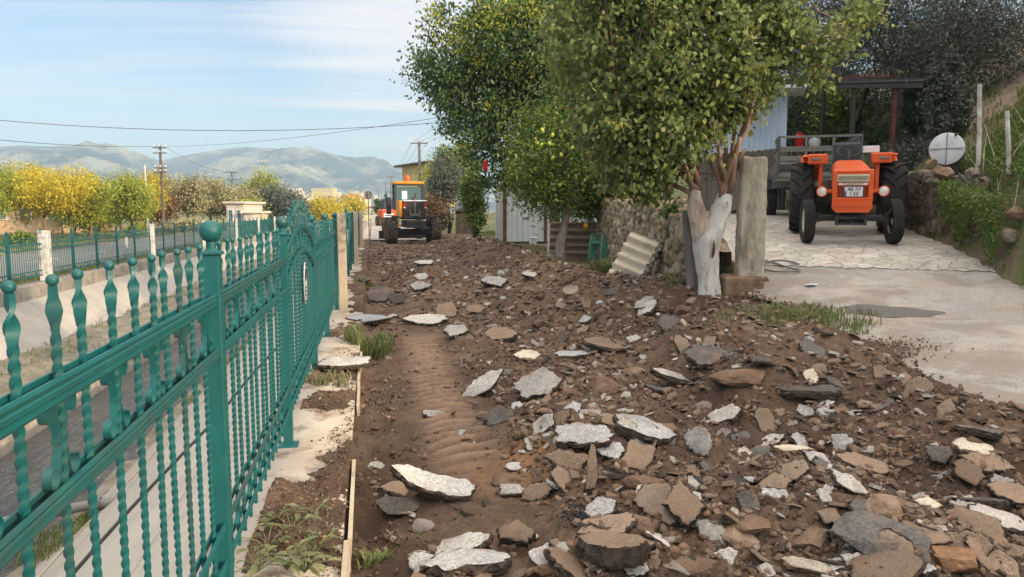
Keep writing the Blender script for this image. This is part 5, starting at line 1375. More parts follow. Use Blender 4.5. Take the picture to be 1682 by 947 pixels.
MB_ = MB().lathe([(.001, -.1), (.11, -.09), (.14, 0), (.12, .09), (.001, .12)], 16).lathe([(.03, .1), (.03, .16), (.001, .16)], 10)
o = MB_.build('white_canister', M['white'], smooth='auto'); q = at_d(1338, 234, 17.9); o.location = q; tag(o, 'white rounded canister on the trailer frame beside the red can', 'canister')

# ------------------------------------------------------------------ road grader, seen from behind (local +Y forward)
gp = at_d(680, 394, 36.5); gz = h(gp.x, gp.y) + .02
gr = thing('road_grader', 'orange and black road grader seen from behind, driving away on the dug-up road', 'grader', (gp.x, gp.y, gz), R(3))
for s in (-1, 1):
    for y in (0, 1.55): wheel(gr, (s * 1.05, y, .66), .66, .48, 18, 'yellow', 'tyre_dusty', side=s, lug_h=.05)
    wheel(gr, (s * .95, 6.1, .62), .62, .36, 16, 'yellow', 'tyre_dusty', side=s)
    MB().box((s * .72, .78, .66), (.20, 1.9, .34), ch=.04).build('tandem_case', M['dark_blue'], gr)
    MB().box((s * 1.10, .6, 1.40), (.44, .9, .05), ch=.01).build('mudguard', M['black'], gr)
ch = MB().box((0, .4, 1.0), (.9, 2.6, .35), ch=.03).box((0, -.35, 1.34), (2.2, .10, .11), ch=.01).box((0, .2, .62), (1.2, .5, .3), ch=.05)
ch.tube([(0, 3, 1.5), (0, 5.2, 1.75), (0, 6.3, 1.3)], .16, 10)
ch.build('chassis', M['black'], gr)
en = MB().box((0, .35, 1.66), (1.10, 1.9, .86), ch=.06); eo = en.build('engine_cover', M['dark_blue'], gr)
for (x, z, w2, h2) in ((-.27, 1.75, .46, .6), (.27, 1.75, .46, .6)): MB().box((x, -.61, z), (w2, .03, h2), ch=.01).build('cooling_grille', M['black'], eo)
hx = MB().box((0, -.64, 1.80), (.06, .05, .62)).box((0, -.64, 1.45), (.5, .05, .10)).box((-.22, -.64, 1.5), (.06, .06, .34)).box((.22, -.64, 1.5), (.06, .06, .34)).box((0, -.66, 2.1), (.18, .03, .04))
hx.build('rear_bracket', M['grey_metal'], eo)
MB().box((0, .3, 2.11), (1.16, 1.9, .06), ch=.02).build('cover_top', M['silver'], gr)
for s in (-1, 1):
    MB().box((s * .50, -.62, 1.92), (.10, .05, .17), ch=.01).build('tail_light', M['red_glass'], gr)
    MB().box((s * .50, -.62, 1.79), (.10, .05, .07), ch=.01).build('reverse_light', M['lens'], gr)
MB().box((-.68, .3, 1.72), (.16, 1.8, .80), ch=.03).build('side_panel', M['yellow'], gr)
cab = MB(); x0, x1, y0, y1, z0, z1 = -.74, .64, 1.35, 2.75, 1.7, 2.98
for x in (x0, x1):
    for y in (y0, y1): cab.box((x, y, (z0 + z1) / 2), (.11, .11, z1 - z0), ch=.01)
cab.box(((x0 + x1) / 2, y0, 1.9), (1.4, .08, .42), ch=.01).box(((x0 + x1) / 2, y0, z1 - .04), (1.4, .08, .09)).box(((x0 + x1) / 2, y1, 1.9), (1.4, .08, .4)).box((x0, 2.05, 1.9), (.07, 1.4, .45)).box((x1, 2.05, 1.9), (.07, 1.4, .45)).box((x1 + .02, 1.35, 2.45), (.16, .1, .85))
cb_ = cab.build('cab', M['dark_blue'], gr)
MB().box(((x0 + x1) / 2, y0 + .01, 2.46), (1.24, .012, .74)).build('rear_window', M['glass'], cb_)
MB().box((x0, 2.05, 2.46), (.012, 1.25, .74)).build('side_window', M['glass'], cb_)
MB().box((-.30, y0 - .002, 2.42), (.26, .004, .42)).build('window_reflective_sheet', M['white'], cb_)
MB().box((.02, 2.0, 2.2), (.5, .15, .6), ch=.05).build('cab_seat', M['dark_blue'], cb_)
MB().box(((x0 + x1) / 2 - .02, 2.05, 3.04), (1.52, 1.6, .13), ch=.03).build('roof', M['yellow'], gr)
bc = MB().lathe([(.14, 0), (.14, .1), (.13, .26), (.07, .32), (.001, .33)], 16, 'Z', (-.12, 1.75, 3.1)).build('beacon', M['orange'], gr, smooth='auto')
MB().tube([(.14, 0.4, 2.1), (.14, .4, 2.5)], .05, 8).tube([(.05, .4, 2.1), (.05, .4, 2.3)], .10, 8).build('exhaust_pipe', M['black'], gr)
MB().box((-1.15, 2.3, 2.45), (.04, .10, .34), ch=.01).tube([(-.8, 2.3, 2.6), (-1.15, 2.3, 2.6)], .02, 6).build('mirror', M['green_plastic'], gr)
MB().tube([(-.95, 3.2, 1.5), (-1.1, 3.4, 2.5)], .07, 8).tube([(.75, 3.2, 1.5), (.9, 3.4, 2.3)], .07, 8).box((-.95, 3.3, 1.9), (.25, .25, .9), ch=.03).build('lift_cylinder', M['dark_blue'], gr)
MB().box((-.1, 3.4, .40), (3.0, .10, .42), (0, 0, .35), ch=.02).build('blade', M['black'], gr)
MB().lathe([(.6, .8), (.75, .8), (.75, .9), (.6, .9)], 28, 'Z', (0, 3.6, 0)).build('turning_circle', M['yellow'], gr)
# second orange machine further on
q = at_d(641, 366, 78)
ld = thing('orange_loader', 'small orange and white machine working just past the grader', 'loader', (q.x - .3, q.y, h(q.x, q.y)), R(10))
MB().box((0, 0, 1.35), (1.6, 2.6, .9), ch=.1).build('body', M['orange'], ld)
MB().box((-.1, -1.32, 1.2), (1.0, .06, .4), ch=.02).build('counterweight', M['white'], ld)
MB().box((.1, .2, 2.3), (1.1, 1.3, 1.1), ch=.08).build('cab', M['dark_blue'], ld)
for s in (-1, 1):
    for y in (-.9, 1.1): wheel(ld, (s * .8, y, .55), .55, .38, 14, 'yellow', 'tyre_dusty', side=s)

# ------------------------------------------------------------------ white container shed
q = at_z(829, 399, .18); print('container', q)
X0, Y0 = q.x, q.y; zc = .12
ct = thing('site_container', 'white sheet-metal site container with dark red corner posts beside the rubble', 'container', (X0, Y0, zc), R(-2))
Lc, Wc, Hc = 4.6, 2.6, 2.62
MB().box((.03, Wc / 2, Hc / 2), (.05, Wc - .16, Hc - .12)).build('end_wall', M['panel_cream'], ct)
sw = MB()
for k in range(19): sw.box((.08 + .24 * k + .12, .03, Hc / 2), (.225, .04 + .008 * (k % 2), Hc - .16))
sw.build('side_wall', M['panel_white'], ct)
MB().box((Lc / 2, Wc / 2, Hc / 2), (Lc - .2, Wc - .2, Hc - .3)).build('inner_wall', M['panel_cream'], ct)
cp = MB().box((0, 0, Hc / 2), (.13, .13, Hc), ch=.01).build('corner_post', M['rust'], ct)
MB().box((1.82, -.02, Hc / 2), (.12, .10, Hc), ch=.01).build('door_post', M['rust'], ct)
MB().box((0, Wc, Hc / 2), (.12, .12, Hc), ch=.01).build('corner_post', M['panel_white'], ct)
MB().box((Lc / 2, .02, .05), (Lc, .12, .16)).build('sill', M['black'], ct)
MB().box((Lc / 2, Wc / 2, Hc + .04), (Lc + .25, Wc + .3, .12), ch=.02).build('roof', M['panel_cream'], ct)
MB().box((Lc / 2 + .3, Wc / 2 + .2, Hc + .5), (Lc - .6, Wc - .2, .8), (0, 0, 0), ch=.02).build('roof_tarpaulin', M['dark_blue'], ct)
q2 = ground_at(868, 401, h); 
o = MB().box((0, 0, .17), (.26, .24, .36), ch=.02).box((0, 0, .355), (.30, .28, .05), ch=.01).build('white_bucket_box', M['panel_white']); o.location = (q2.x, q2.y - .9, .15); o.name = 'white_box'; tag(o, 'small white lidded box on the ground in front of the container', 'box')
# ------------------------------------------------------------------ foliage
def leaf_arrays(C, s, r, shape='oval', droop=.3, upb=.35):
    """C (n,3) positions, s (n,) lengths -> verts, faces"""
    n = len(C)
    d = r.normal(size=(n, 3)); d[:, 2] -= droop; d /= np.linalg.norm(d, axis=1)[:, None]
    u = r.normal(size=(n, 3)); u[:, 2] += upb * 2; sd = np.cross(d, u); sd /= np.linalg.norm(sd, axis=1)[:, None] + 1e-9
    nn = np.cross(sd, d)
    if shape == 'broad': P = [(0, 0, 0), (.12, .34, .09), (.50, .40, .04), (1.08, 0, -.16), (.50, -.36, .06), (.10, -.32, .10)]
    elif shape == 'narrow': P = [(0, 0, 0), (.5, .13, .03), (1, 0, 0), (.5, -.13, .03)]
    else: P = [(0, 0, 0), (.45, .24, .05), (1, 0, -.04), (.45, -.24, .05)]
    V = np.stack([C + s[:, None] * (d * a + sd * b + nn * c) for a, b, c in P], 1)
    k = len(P)
    if k == 6: fc = [(0, 1, 2, 3), (0, 3, 4, 5)]
    else: fc = [(0, 1, 2, 3)]
    Fq = np.concatenate([np.array(f)[None] + (np.arange(n) * k)[:, None] for f in fc])
    return V.reshape(-1, 3), Fq
def clumps(lobes, ncl, r, shell=.55):
    L = np.array([(a[0], a[1], a[2], a[3], a[4], a[5]) for a in lobes], float); wgt = np.array([(a[3] * a[4] * a[5]) ** .67 for a in lobes]); wgt /= wgt.sum()
    i = r.choice(len(L), ncl, p=wgt); q = r.normal(size=(ncl, 3)); q /= np.linalg.norm(q, axis=1)[:, None]
    rad = shell + (1.04 - shell) * r.random(ncl) ** .6
    return L[i, :3] + q * rad[:, None] * L[i, 3:6]
def crown(name, lobes, nleaf, size, mat, parent, seed, ncl=None, spread=.16, shape='oval', droop=.3, shell=.5, jitter=.3):
    r = np.random.default_rng(seed); ncl = ncl or nleaf // 45
    Cc = clumps(lobes, ncl, r, shell); idx = r.integers(0, ncl, nleaf)
    sc_ = spread * (.6 + .8 * r.random(ncl))
    P = Cc[idx] + r.normal(size=(nleaf, 3)) * sc_[idx][:, None] * np.array([1, 1, .8])
    V, Fq = leaf_arrays(P, size * (1 - jitter + 2 * jitter * r.random(nleaf)), r, shape, droop)
    return npmesh(name, V, Fq, mat, parent), Cc
def branch(mb, a, b, r0, r1, rr_, n=6, wob=.08, seg=6):
    a = Vector(a); b = Vector(b); L = (b - a).length; pts = []; rs = []
    off = Vector((0, 0, 0))
    for i in range(seg + 1):
        t_ = i / seg; p = a.lerp(b, t_); 
        if 0 < i < seg: off = off * .6 + Vector((rr_.gauss(0, 1), rr_.gauss(0, 1), rr_.gauss(0, .6))) * wob * L * .25
        else: off = off * 0
        pts.append(p + off + Vector((0, 0, -.12 * L * t_ * (1 - t_) * 0))); rs.append(r0 + (r1 - r0) * t_)
    mb.tube(pts, rs, n); return pts
def P2(lob, base, yaw=0): pass
def lobe(px, py, d, rw, rh, rd=None, base=None):
    p = at_d(px, py, d) - (base or Vector((0, 0, 0))); k = d / F
    return (p.x, p.y, p.z, rw * k, (rd or rw) * k, rh * k)
def twigs(mb, Cc, starts, rr_, n, r0=.02):
    for _ in range(n):
        e = Cc[rr_.randrange(len(Cc))]; s = min((Vector(x) for x in rr_.sample(starts, min(6, len(starts)))), key=lambda q: (q - Vector(e)).length)
        branch(mb, s, e, r0, .004, rr_, 4, .12, 4)

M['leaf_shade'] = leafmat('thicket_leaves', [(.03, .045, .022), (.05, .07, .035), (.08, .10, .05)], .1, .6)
# ---- the whitewashed mulberry
rb = random.Random(21)
base = at_d(1165, 488, 9.9); base.z = dzs(base.x, base.y) - .12; B0 = Vector(base); D = 9.9
def L_(px, py, dd=0): return at_d(px, py, D + dd) - B0
mt = thing('mulberry_tree', 'whitewashed fork-trunked tree with large leaves beside the gate pillar', 'tree', B0)
def limb(mb, pts, rs, n=20, seed=0, gn=.10):
    # smooth resample then gnarl
    P = [Vector(p) for p in pts]; out = []; ro = []
    for i in range(len(P) - 1):
        p0 = P[max(i - 1, 0)]; p1 = P[i]; p2 = P[i + 1]; p3 = P[min(i + 2, len(P) - 1)]
        for k in range(6):
            t_ = k / 6; out.append(.5 * ((2 * p1) + (p2 - p0) * t_ + (2 * p0 - 5 * p1 + 4 * p2 - p3) * t_ ** 2 + (3 * p1 - p0 - 3 * p2 + p3) * t_ ** 3)); ro.append(rs[i] + (rs[i + 1] - rs[i]) * t_)
    out.append(P[-1]); ro.append(rs[-1]); s0 = len(mb.v); mb.tube(out, ro, n)
    for i in range(len(out)):
        for k in range(n):
            q = 2 * PI * k / n; f = 1 + gn * (2 * float(vn(q * 1.6 + seed, i * .35)) - 1) + gn * .8 * math.sin(3 * q + i * .15 + seed) * .6
            j = s0 + i * n + k; v_ = Vector(mb.v[j]); mb.v[j] = tuple(out[i] + (v_ - out[i]) * f)
k = D / F
tk = MB()
limb(tk, [(0, 0, -.05), L_(1163, 455), L_(1160, 425), L_(1163, 395), L_(1178, 365), L_(1187, 338), L_(1190, 318)], [19 * k, 17 * k, 19 * k, 23 * k, 17 * k, 15 * k, 11 * k], 22, 1, .13)
tko = tk.build('trunk', M['whitewash'], mt, smooth=True)
t2 = MB(); limb(t2, [L_(1161, 412), L_(1154, 385), L_(1147, 355), L_(1140, 330), L_(1142, 312)], [17 * k, 16 * k, 14 * k, 13 * k, 9 * k], 20, 5, .16)
t2.build('side_trunk', M['whitewash_worn'], mt, smooth=True)
cavity = MB().add([tuple(v) for v in [L_(1168, 397, -.24), L_(1176, 394, -.25), L_(1174, 420, -.24), L_(1169, 425, -.23)]], [(0, 1, 2, 3)])
o = rock_mb(.05, .05, .26, 31).build('bark_scar', M['rust'], mt); o.location = L_(1172, 408, -.20)
bm_ = MB(); starts = []
ends = [(1100, 255, .2, 11), (1075, 290, .5, 8), (1120, 215, -.3, 9), (1150, 230, .5, 10), (1165, 200, -.4, 9), (1180, 240, .1, 9), (1215, 225, -.3, 13), (1225, 245, .4, 9), (1245, 120, -.5, 8), (1090, 130, .6, 8), (1130, 60, 0, 8), (1190, 90, .3, 8), (1125, 270, -.2, 9), (1160, 250, 0, 10), (1205, 250, 0, 10), (1185, 190, .2, 9), (1235, 190, 0, 9)]
for j, (px, py, dd, r_) in enumerate(ends):
    st_ = L_(*( (1142, 315) if px < 1160 else (1192, 320)), rb.uniform(-.05, .05)) + Vector((rb.uniform(-.08, .08), 0, rb.uniform(-.04, .05)))
    pts = branch(bm_, st_, L_(px, py, dd), r_ * k * .52, r_ * k * .26, rb, 9, .06, 7); starts += pts[3:]
for (a, b) in (((1245, 120), (1330, 95)), ((1330, 95), (1430, 15)), ((1215, 225), (1235, 130)), ((1235, 130), (1290, 60)), ((1120, 215), (1010, 150)), ((1130, 60), (1060, -60)), ((1190, 90), (1230, -80)), ((1330, 95), (1360, 125))):
    pts = branch(bm_, L_(*a, .0), L_(*b, rb.uniform(-.4, .3)), .022, .010, rb, 6, .08, 6); starts += pts
lb = [lobe(1120, 120, D, 115, 110, 110, B0), lobe(1030, 180, D + .2, 95, 95, 90, B0), lobe(1010, 60, D + .3, 110, 90, 90, B0), lobe(1190, 70, D - .2, 100, 110, 90, B0), lobe(1212, 150, D, 48, 55, 50, B0), lobe(1100, -60, D, 170, 80, 110, B0), lobe(1225, -30, D - .2, 80, 70, 80, B0),
      lobe(1050, 270, D + .2, 75, 45, 60, B0), lobe(1115, 215, D - .2, 80, 45, 60, B0), lobe(1330, 100, D - .4, 38, 14, 30, B0), lobe(1375, 62, D - .5, 32, 20, 30, B0), lobe(1418, 16, D - .5, 30, 20, 26, B0), lobe(1350, 128, D - .3, 20, 10, 20, B0), lobe(1285, 55, D - .4, 34, 38, 40, B0), lobe(1070, 312, D + .3, 34, 20, 35, B0)]
co, Cc = crown('crown', lb, 36000, .070, M['leaf_mul'], mt, 31, 1200, .11, 'broad', .9, .35)
twigs(bm_, Cc, starts, rb, 260, .009)
bm_.build('branch', M['bark_pink'], mt, smooth=True)

# ---- generic tree
def tree(name, label, base, trunk_top, tr, lobes, nleaf, size, leaf, bark, seed, shape='oval', spread=.2, ncl=None, group=None, cat='tree', nb=8, shell=.45, droop=.3, ntw=60, trunk_pts=None, fork=0):
    r_ = random.Random(seed); t_ = thing(name, label, cat, base, group=group); B = Vector(base)
    co, Cc = crown('crown', lobes, nleaf, size, M[leaf], t_, seed, ncl, spread, shape, droop, shell)
    mb = MB(); tp = trunk_pts or [(0, 0, -.2), tuple((Vector(trunk_top) - B) * .5 + Vector((r_.gauss(0, .05), r_.gauss(0, .05), 0))), tuple(Vector(trunk_top) - B)]
    limb(mb, tp, [tr * (1.2 - .5 * i / (len(tp) - 1)) for i in range(len(tp))], 14, seed, .12)
    top = Vector(tp[-1]); starts = []
    for j in range(min(nb, len(lobes) * 2)):
        lo = lobes[j % len(lobes)]; e = Vector(lo[:3]) + Vector((r_.gauss(0, .3) * lo[3], r_.gauss(0, .3) * lo[4], r_.gauss(0, .3) * lo[5]))
        starts += branch(mb, top - Vector((0, 0, .05)), e, tr * .5, tr * .12, r_, 7, .1, 6)[1:]
    if starts: twigs(mb, Cc, starts, r_, ntw, tr * .12)
    mb.build('trunk', M[bark], t_, smooth=True)
    return t_
def pxtree(name, label, bpx, bz, d, tops, tr, lobs, *a, **k):
    b = at_d(bpx[0], bpx[1], d); b.z = bz if bz is not None else h(b.x, b.y)
    tp = at_d(tops[0], tops[1], d)
    lo = [lobe(x, y, d + dd, rw, rh, rd, b) for (x, y, dd, rw, rh, rd) in lobs]
    tpts = k.pop('tpts', None)
    if tpts: k['trunk_pts'] = [(0, 0, -.2)] + [tuple(at_d(x, y, d + dd) - b) for (x, y, dd) in tpts]
    return tree(name, label, b, tp, tr, lo, *a, **k)
# lemon
lt = pxtree('lemon_tree', 'lemon tree with slim whitewashed trunk and yellow-green fruit behind the stone-slab rubble', (921, 428), None, 19.2, (925, 360), .12,
   [(900, 220, 0, 62, 55, 60), (955, 170, .5, 75, 70, 70), (875, 275, -.5, 45, 45, 45), (925, 290, -.3, 62, 48, 50), (1000, 240, 0, 70, 70, 60), (1030, 160, .3, 70, 80, 60), (905, 325, -.5, 30, 26, 30), (975, 310, .5, 45, 35, 40), (1020, 300, .4, 55, 30, 40), (985, 90, .4, 80, 60, 70), (898, 318, .2, 36, 28, 34), (955, 332, .6, 40, 20, 36), (868, 296, .1, 26, 28, 26), (1010, 325, .8, 50, 22, 40)],
   36000, .105, 'leaf_lemon', 'whitewash_worn', 51, spread=.24, ncl=480, droop=.5, tpts=[(921, 400, 0), (926, 375, 0), (931, 350, 0)])
B1 = lt.location
rl = random.Random(4); fr = None
fm = MB().lathe([(.001, -.05)] + [(.036 * math.sin(PI * i / 7), -.045 * math.cos(PI * i / 7)) for i in range(1, 7)] + [(.001, .055)], 10)
M['lemon'] = simple('lemon_fruit', (.50, .52, .05), (.36, .46, .05), 6, .45)
M['lemon_ripe'] = simple('ripe_fruit', (.80, .42, .02), None, 6, .45)
for i in range(60):
    px = rl.uniform(870, 1085); py = rl.uniform(210, 318)
    p = at_d(px, py, 18.2 + rl.uniform(-.2, .5)) - B1
    if fr is None: fr = fm.build('lemon', M['lemon'], lt, smooth=True); o = fr
    else: o = fr.copy(); COL.objects.link(o); o.parent = lt
    o.location = p; o.rotation_euler = (rl.uniform(-.4, .4), rl.uniform(-.4, .4), 0); s = rl.uniform(.9, 1.4); o.scale = (s, s, s)
q = at_d(962, 371, 19.0); o = fm.build('orange_fruit', M['lemon_ripe'], smooth=True); o.scale = (1.9, 1.9, 1.6); o.location = q; tag(o, 'single bright orange fruit above the brown corrugated sheet', 'fruit')
# dark broad evergreen behind
pxtree('evergreen_tree', 'tall dark broad-leaved tree with sunlit yellow top beside the container', (918, 400), None, 25.5, (912, 330), .20,
   [(735, 110, 0, 48, 55, 60), (712, 40, 0, 28, 24, 30), (790, 60, 0, 50, 34, 50), (800, 150, 0, 75, 65, 70), (770, 200, 0, 45, 50, 50), (830, 90, 0, 80, 60, 80), (900, 60, .5, 90, 65, 80), (850, 220, .5, 70, 60, 60), (815, 280, 0, 32, 36, 35), (960, 10, 1, 90, 60, 80), (900, 150, 1, 90, 80, 80), (840, 20, 0, 60, 36, 60), (760, 150, 0, 50, 50, 50), (935, 100, -.5, 70, 60, 60), (960, 190, -.5, 70, 60, 60), (890, 290, .5, 60, 40, 50)],
   54000, .15, 'leaf_dark', 'bark', 61, spread=.33, ncl=560, droop=.9, nb=12, shape='oval')
et = [o for o in COL.objects if o.name == 'evergreen_tree'][0]; EB = et.location
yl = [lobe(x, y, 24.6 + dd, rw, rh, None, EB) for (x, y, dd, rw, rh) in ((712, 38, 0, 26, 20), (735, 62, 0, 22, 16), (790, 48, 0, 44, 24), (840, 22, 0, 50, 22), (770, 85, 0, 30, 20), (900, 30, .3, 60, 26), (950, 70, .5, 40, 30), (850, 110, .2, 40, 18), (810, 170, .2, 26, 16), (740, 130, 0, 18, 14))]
crown('sunlit_top', yl, 3400, .13, M['leaf_sunlit'], et, 62, 150, .22, 'oval', .6, .4)  # brighter leaves paint the sunlight on the top of the crown
# olives upper right
OL = [
 ('large grey-green olive tree spreading above the tractor', (1515, 268), 17.5, [(1490, 200, 0), (1475, 150, .2), (1462, 105, .4)], .085, [(1420, 60, 0, 90, 60, 80), (1500, 40, 0, 100, 60, 90), (1560, 90, .5, 80, 60, 70), (1350, 40, .5, 80, 60, 70), (1620, 60, 0, 70, 60, 60), (1460, -20, 0, 150, 50, 90), (1640, 0, -.5, 80, 60, 70), (1600, 130, 0, 60, 30, 50), (1680, 50, 0, 60, 60, 50), (1400, 20, .3, 70, 50, 60), (1450, 70, .5, 70, 50, 60), (1660, 100, -.5, 40, 26, 40), (1600, 30, .5, 90, 60, 70), (1400, -190, -3.5, 150, 40, 130), (1540, -190, -4, 150, 40, 130), (1300, -150, -2, 140, 40, 120), (1620, -120, -2.5, 110, 50, 110), (1460, -230, -6, 170, 40, 120)], 40000),  # last lobes, unseen above the view, added to shade the tractor bay
 ('second olive tree standing behind the round tank end', (1580, 250), 20, [(1575, 200, 0), (1560, 140, 0), (1548, 90, 0)], .09, [(1540, 150, 0, 50, 60, 50), (1580, 170, .5, 45, 50, 50), (1530, 220, .5, 40, 40, 40), (1560, 60, 0, 90, 60, 80), (1500, 120, 1, 50, 50, 50), (1480, 210, 1.5, 50, 60, 40)], 12000),
 ('shady olive tree behind the pergola posts', (1440, 270), 22, [(1445, 220, 0), (1435, 170, 0)], .09, [(1330, 120, 0, 70, 70, 60), (1400, 100, 0, 80, 60, 60), (1440, 200, 0, 60, 70, 50), (1350, 200, 0, 70, 70, 60), (1290, 90, 0, 60, 80, 60), (1390, 240, 0, 80, 45, 50), (1490, 230, 0, 55, 55, 45), (1310, 30, 0, 90, 60, 70)], 16000),
 ('tangled olive thicket tree at the back of the yard', (1300, 280), 25, [(1300, 200, 0), (1310, 150, 0)], .10, [(1280, 130, 0, 70, 90, 60), (1350, 190, 0, 90, 80, 60), (1430, 230, 0, 90, 60, 60), (1520, 230, 0, 70, 70, 60), (1240, 60, 0, 80, 90, 60), (1230, 200, 0, 60, 60, 50), (1560, 120, 0, 60, 90, 50)], 13000),
]
for i, (lab, bp, d, tp, tr_, lo, nl) in enumerate(OL):
    pxtree('olive_tree', lab, bp, None, d, tp[-1][:2], tr_, lo, nl, .115, 'leaf_olive', 'bark_grey', 71 + i, spread=.30, shape='narrow', ncl=nl // 36, tpts=tp, nb=10, ntw=90)
# extra bare pale stems of the grove
for i, (x0, y0, x1, y1, d, lab) in enumerate([(1600, 250, 1566, 110, 19, 'pale bare stem rising right behind the round tank end'), (1470, 260, 1440, 150, 19, 'thin leaning bare stem between the pergola posts')]):
    a = at_d(x0, y0, d); b = at_d(x1, y1, d); mb = MB(); branch(mb, a - Vector((0, 0, .8)), b, .07, .035, rb, 8, .06, 8)
    tag(mb.build('bare_stem', M['bark_grey'], smooth=True), lab, 'tree stem')
# dense undergrowth at the back: bushes
def bush(name, label, px, py, d, rw, rh, nl, size, leaf, seed, zb=None, shape='oval', n=5, group=None, rd=None, spread=.12):
    r_ = random.Random(seed); c = at_d(px, py, d); z = h(c.x, c.y) if zb is None else zb; B = Vector((c.x, c.y, z)); k = d / F
    lo = []
    for j in range(n):
        lo.append(lobe(px + r_.uniform(-.5, .5) * rw, py + r_.uniform(-.5, .5) * rh, d + r_.uniform(-.3, .3) * rw * k, rw * r_.uniform(.45, .7), rh * r_.uniform(.45, .7), None, B))
    lo.append(lobe(px, py + rh * .4, d, rw * .8, rh * .55, None, B))
    t_ = thing(name, label, 'shrub', B, group=group)
    co, Cc = crown('foliage', lo, nl, size, M[leaf], t_, seed, max(12, nl // 40), spread * rw * k * 2, shape, .2, .3)
    mb = MB()
    for j in range(7): branch(mb, (r_.uniform(-.1, .1), r_.uniform(-.1, .1), -.1), Cc[r_.randrange(len(Cc))], .03 * max(1, rw * k * .5), .006, r_, 5, .1, 5)
    mb.build('stem', M['bark'], t_, smooth=True)
    return t_
bush('shrub', 'dark undergrowth bush directly behind the tractor', 1450, 265, 19, 70, 60, 8000, .11, 'leaf_dark', 81)
bush('shrub', 'brighter green bush seen between trailer frame and pergola post', 1385, 190, 21, 45, 50, 4000, .12, 'leaf_lemon', 82)
bush('shrub', 'dark dry bush against the bank beside the leaning olive trunk', 1520, 265, 17, 50, 45, 5000, .09, 'leaf_olive', 83)
bush('shrub', 'grey-green bush behind the white upright posts on the slope', 1575, 215, 22, 50, 70, 5000, .10, 'leaf_olive', 84)
bush('shrub', 'dark bush in the shade beside the blue-white sheets', 1215, 300, 20, 60, 60, 5000, .11, 'leaf_dark', 85)
bush('shrub', 'dark ivy mass above the stone wall under the lemon tree', 1000, 305, 23, 90, 45, 6500, .12, 'leaf_dark', 86)
bush('shrub', 'low green shrub topping the stone wall beside the whitewashed trunk', 1104, 355, 11.6, 16, 24, 900, .055, 'leaf_bank', 87, zb=1.3)
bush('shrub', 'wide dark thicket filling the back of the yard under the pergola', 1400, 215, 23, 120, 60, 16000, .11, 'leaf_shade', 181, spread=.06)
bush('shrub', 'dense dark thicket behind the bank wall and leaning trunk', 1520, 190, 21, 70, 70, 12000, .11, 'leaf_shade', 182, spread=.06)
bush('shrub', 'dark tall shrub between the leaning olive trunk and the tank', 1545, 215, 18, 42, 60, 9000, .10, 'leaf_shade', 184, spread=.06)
bush('shrub', 'dark shrub spilling over the top of the bank wall', 1505, 262, 15.5, 45, 32, 5000, .09, 'leaf_olive', 185)
bush('shrub', 'tall olive-leaved shrub closing the gap above the round tank', 1556, 150, 15, 38, 95, 11000, .095, 'leaf_olive', 186, spread=.05)
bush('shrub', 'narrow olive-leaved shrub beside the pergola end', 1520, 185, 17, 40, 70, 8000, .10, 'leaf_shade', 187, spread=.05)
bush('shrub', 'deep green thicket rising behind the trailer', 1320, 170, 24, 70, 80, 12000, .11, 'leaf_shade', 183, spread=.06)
# trees and shrubs beyond the container
bush('shrub', 'climbing green shrub beside the white container', 778, 330, 33, 20, 52, 7000, .13, 'leaf_lemon', 88)
bush('shrub', 'silvery grey tree-like shrub behind the grader', 738, 295, 45, 36, 46, 6000, .17, 'leaf_olive', 89)
bush('shrub', 'brown dry thicket right behind the grader', 716, 350, 44, 22, 30, 4000, .13, 'leaf_redbrown', 90)
bush('shrub', 'yellow-green bush above the grader cab', 714, 292, 55, 26, 24, 2500, .2, 'leaf_ygreen', 91)
bush('shrub', 'tall shrub between the dark lean-to and the container', 765, 268, 50, 24, 32, 3000, .2, 'leaf_lemon', 92)
bush('shrub', 'yellow-leaved bush in front of the yellow house', 757, 250, 58, 18, 24, 1800, .2, 'leaf_ygreen', 93)
bush('shrub', 'dusty tree-like shrub half hiding the yellow house', 738, 262, 60, 26, 22, 3500, .2, 'leaf_lemon', 95)
bush('shrub', 'dark round roadside bush beside the orange loader', 622, 338, 110, 9, 12, 900, .35, 'leaf_dark', 94)

# ---- trees across the canal
def ltree(px, base_y, top_y, wpx, d, leaf, lab, seed, kind='round_tree', n=12, nl=4200, size=None, dark=False, bark='bark', group=None):
    r_ = random.Random(seed); b = at_d(px, base_y, d); b.z = -.45; hpx = base_y - top_y; lo = []
    for j in range(n):
        f = r_.random(); ww = wpx * .5 * (1 - .25 * f)
        lo.append((px + r_.uniform(-.75, .75) * ww, base_y - hpx * (.38 + .48 * f), r_.uniform(-.5, .5) * wpx * d / F, wpx * r_.uniform(.12, .24), hpx * r_.uniform(.10, .19), None))
    lo.append((px, base_y - hpx * .55, 0, wpx * .26, hpx * .2, None))
    L = [lobe(x, y, d + dd, rw, rh, rd, b) for (x, y, dd, rw, rh, rd) in lo]
    return tree(kind, lab, b, at_d(px + r_.uniform(-4, 4), base_y - hpx * .32, d), .018 * hpx * d / F, L, nl, size or .0034 * d, leaf, bark, seed, spread=.0062 * d, ncl=nl // 34, nb=8, ntw=14, shell=.35, group=group)
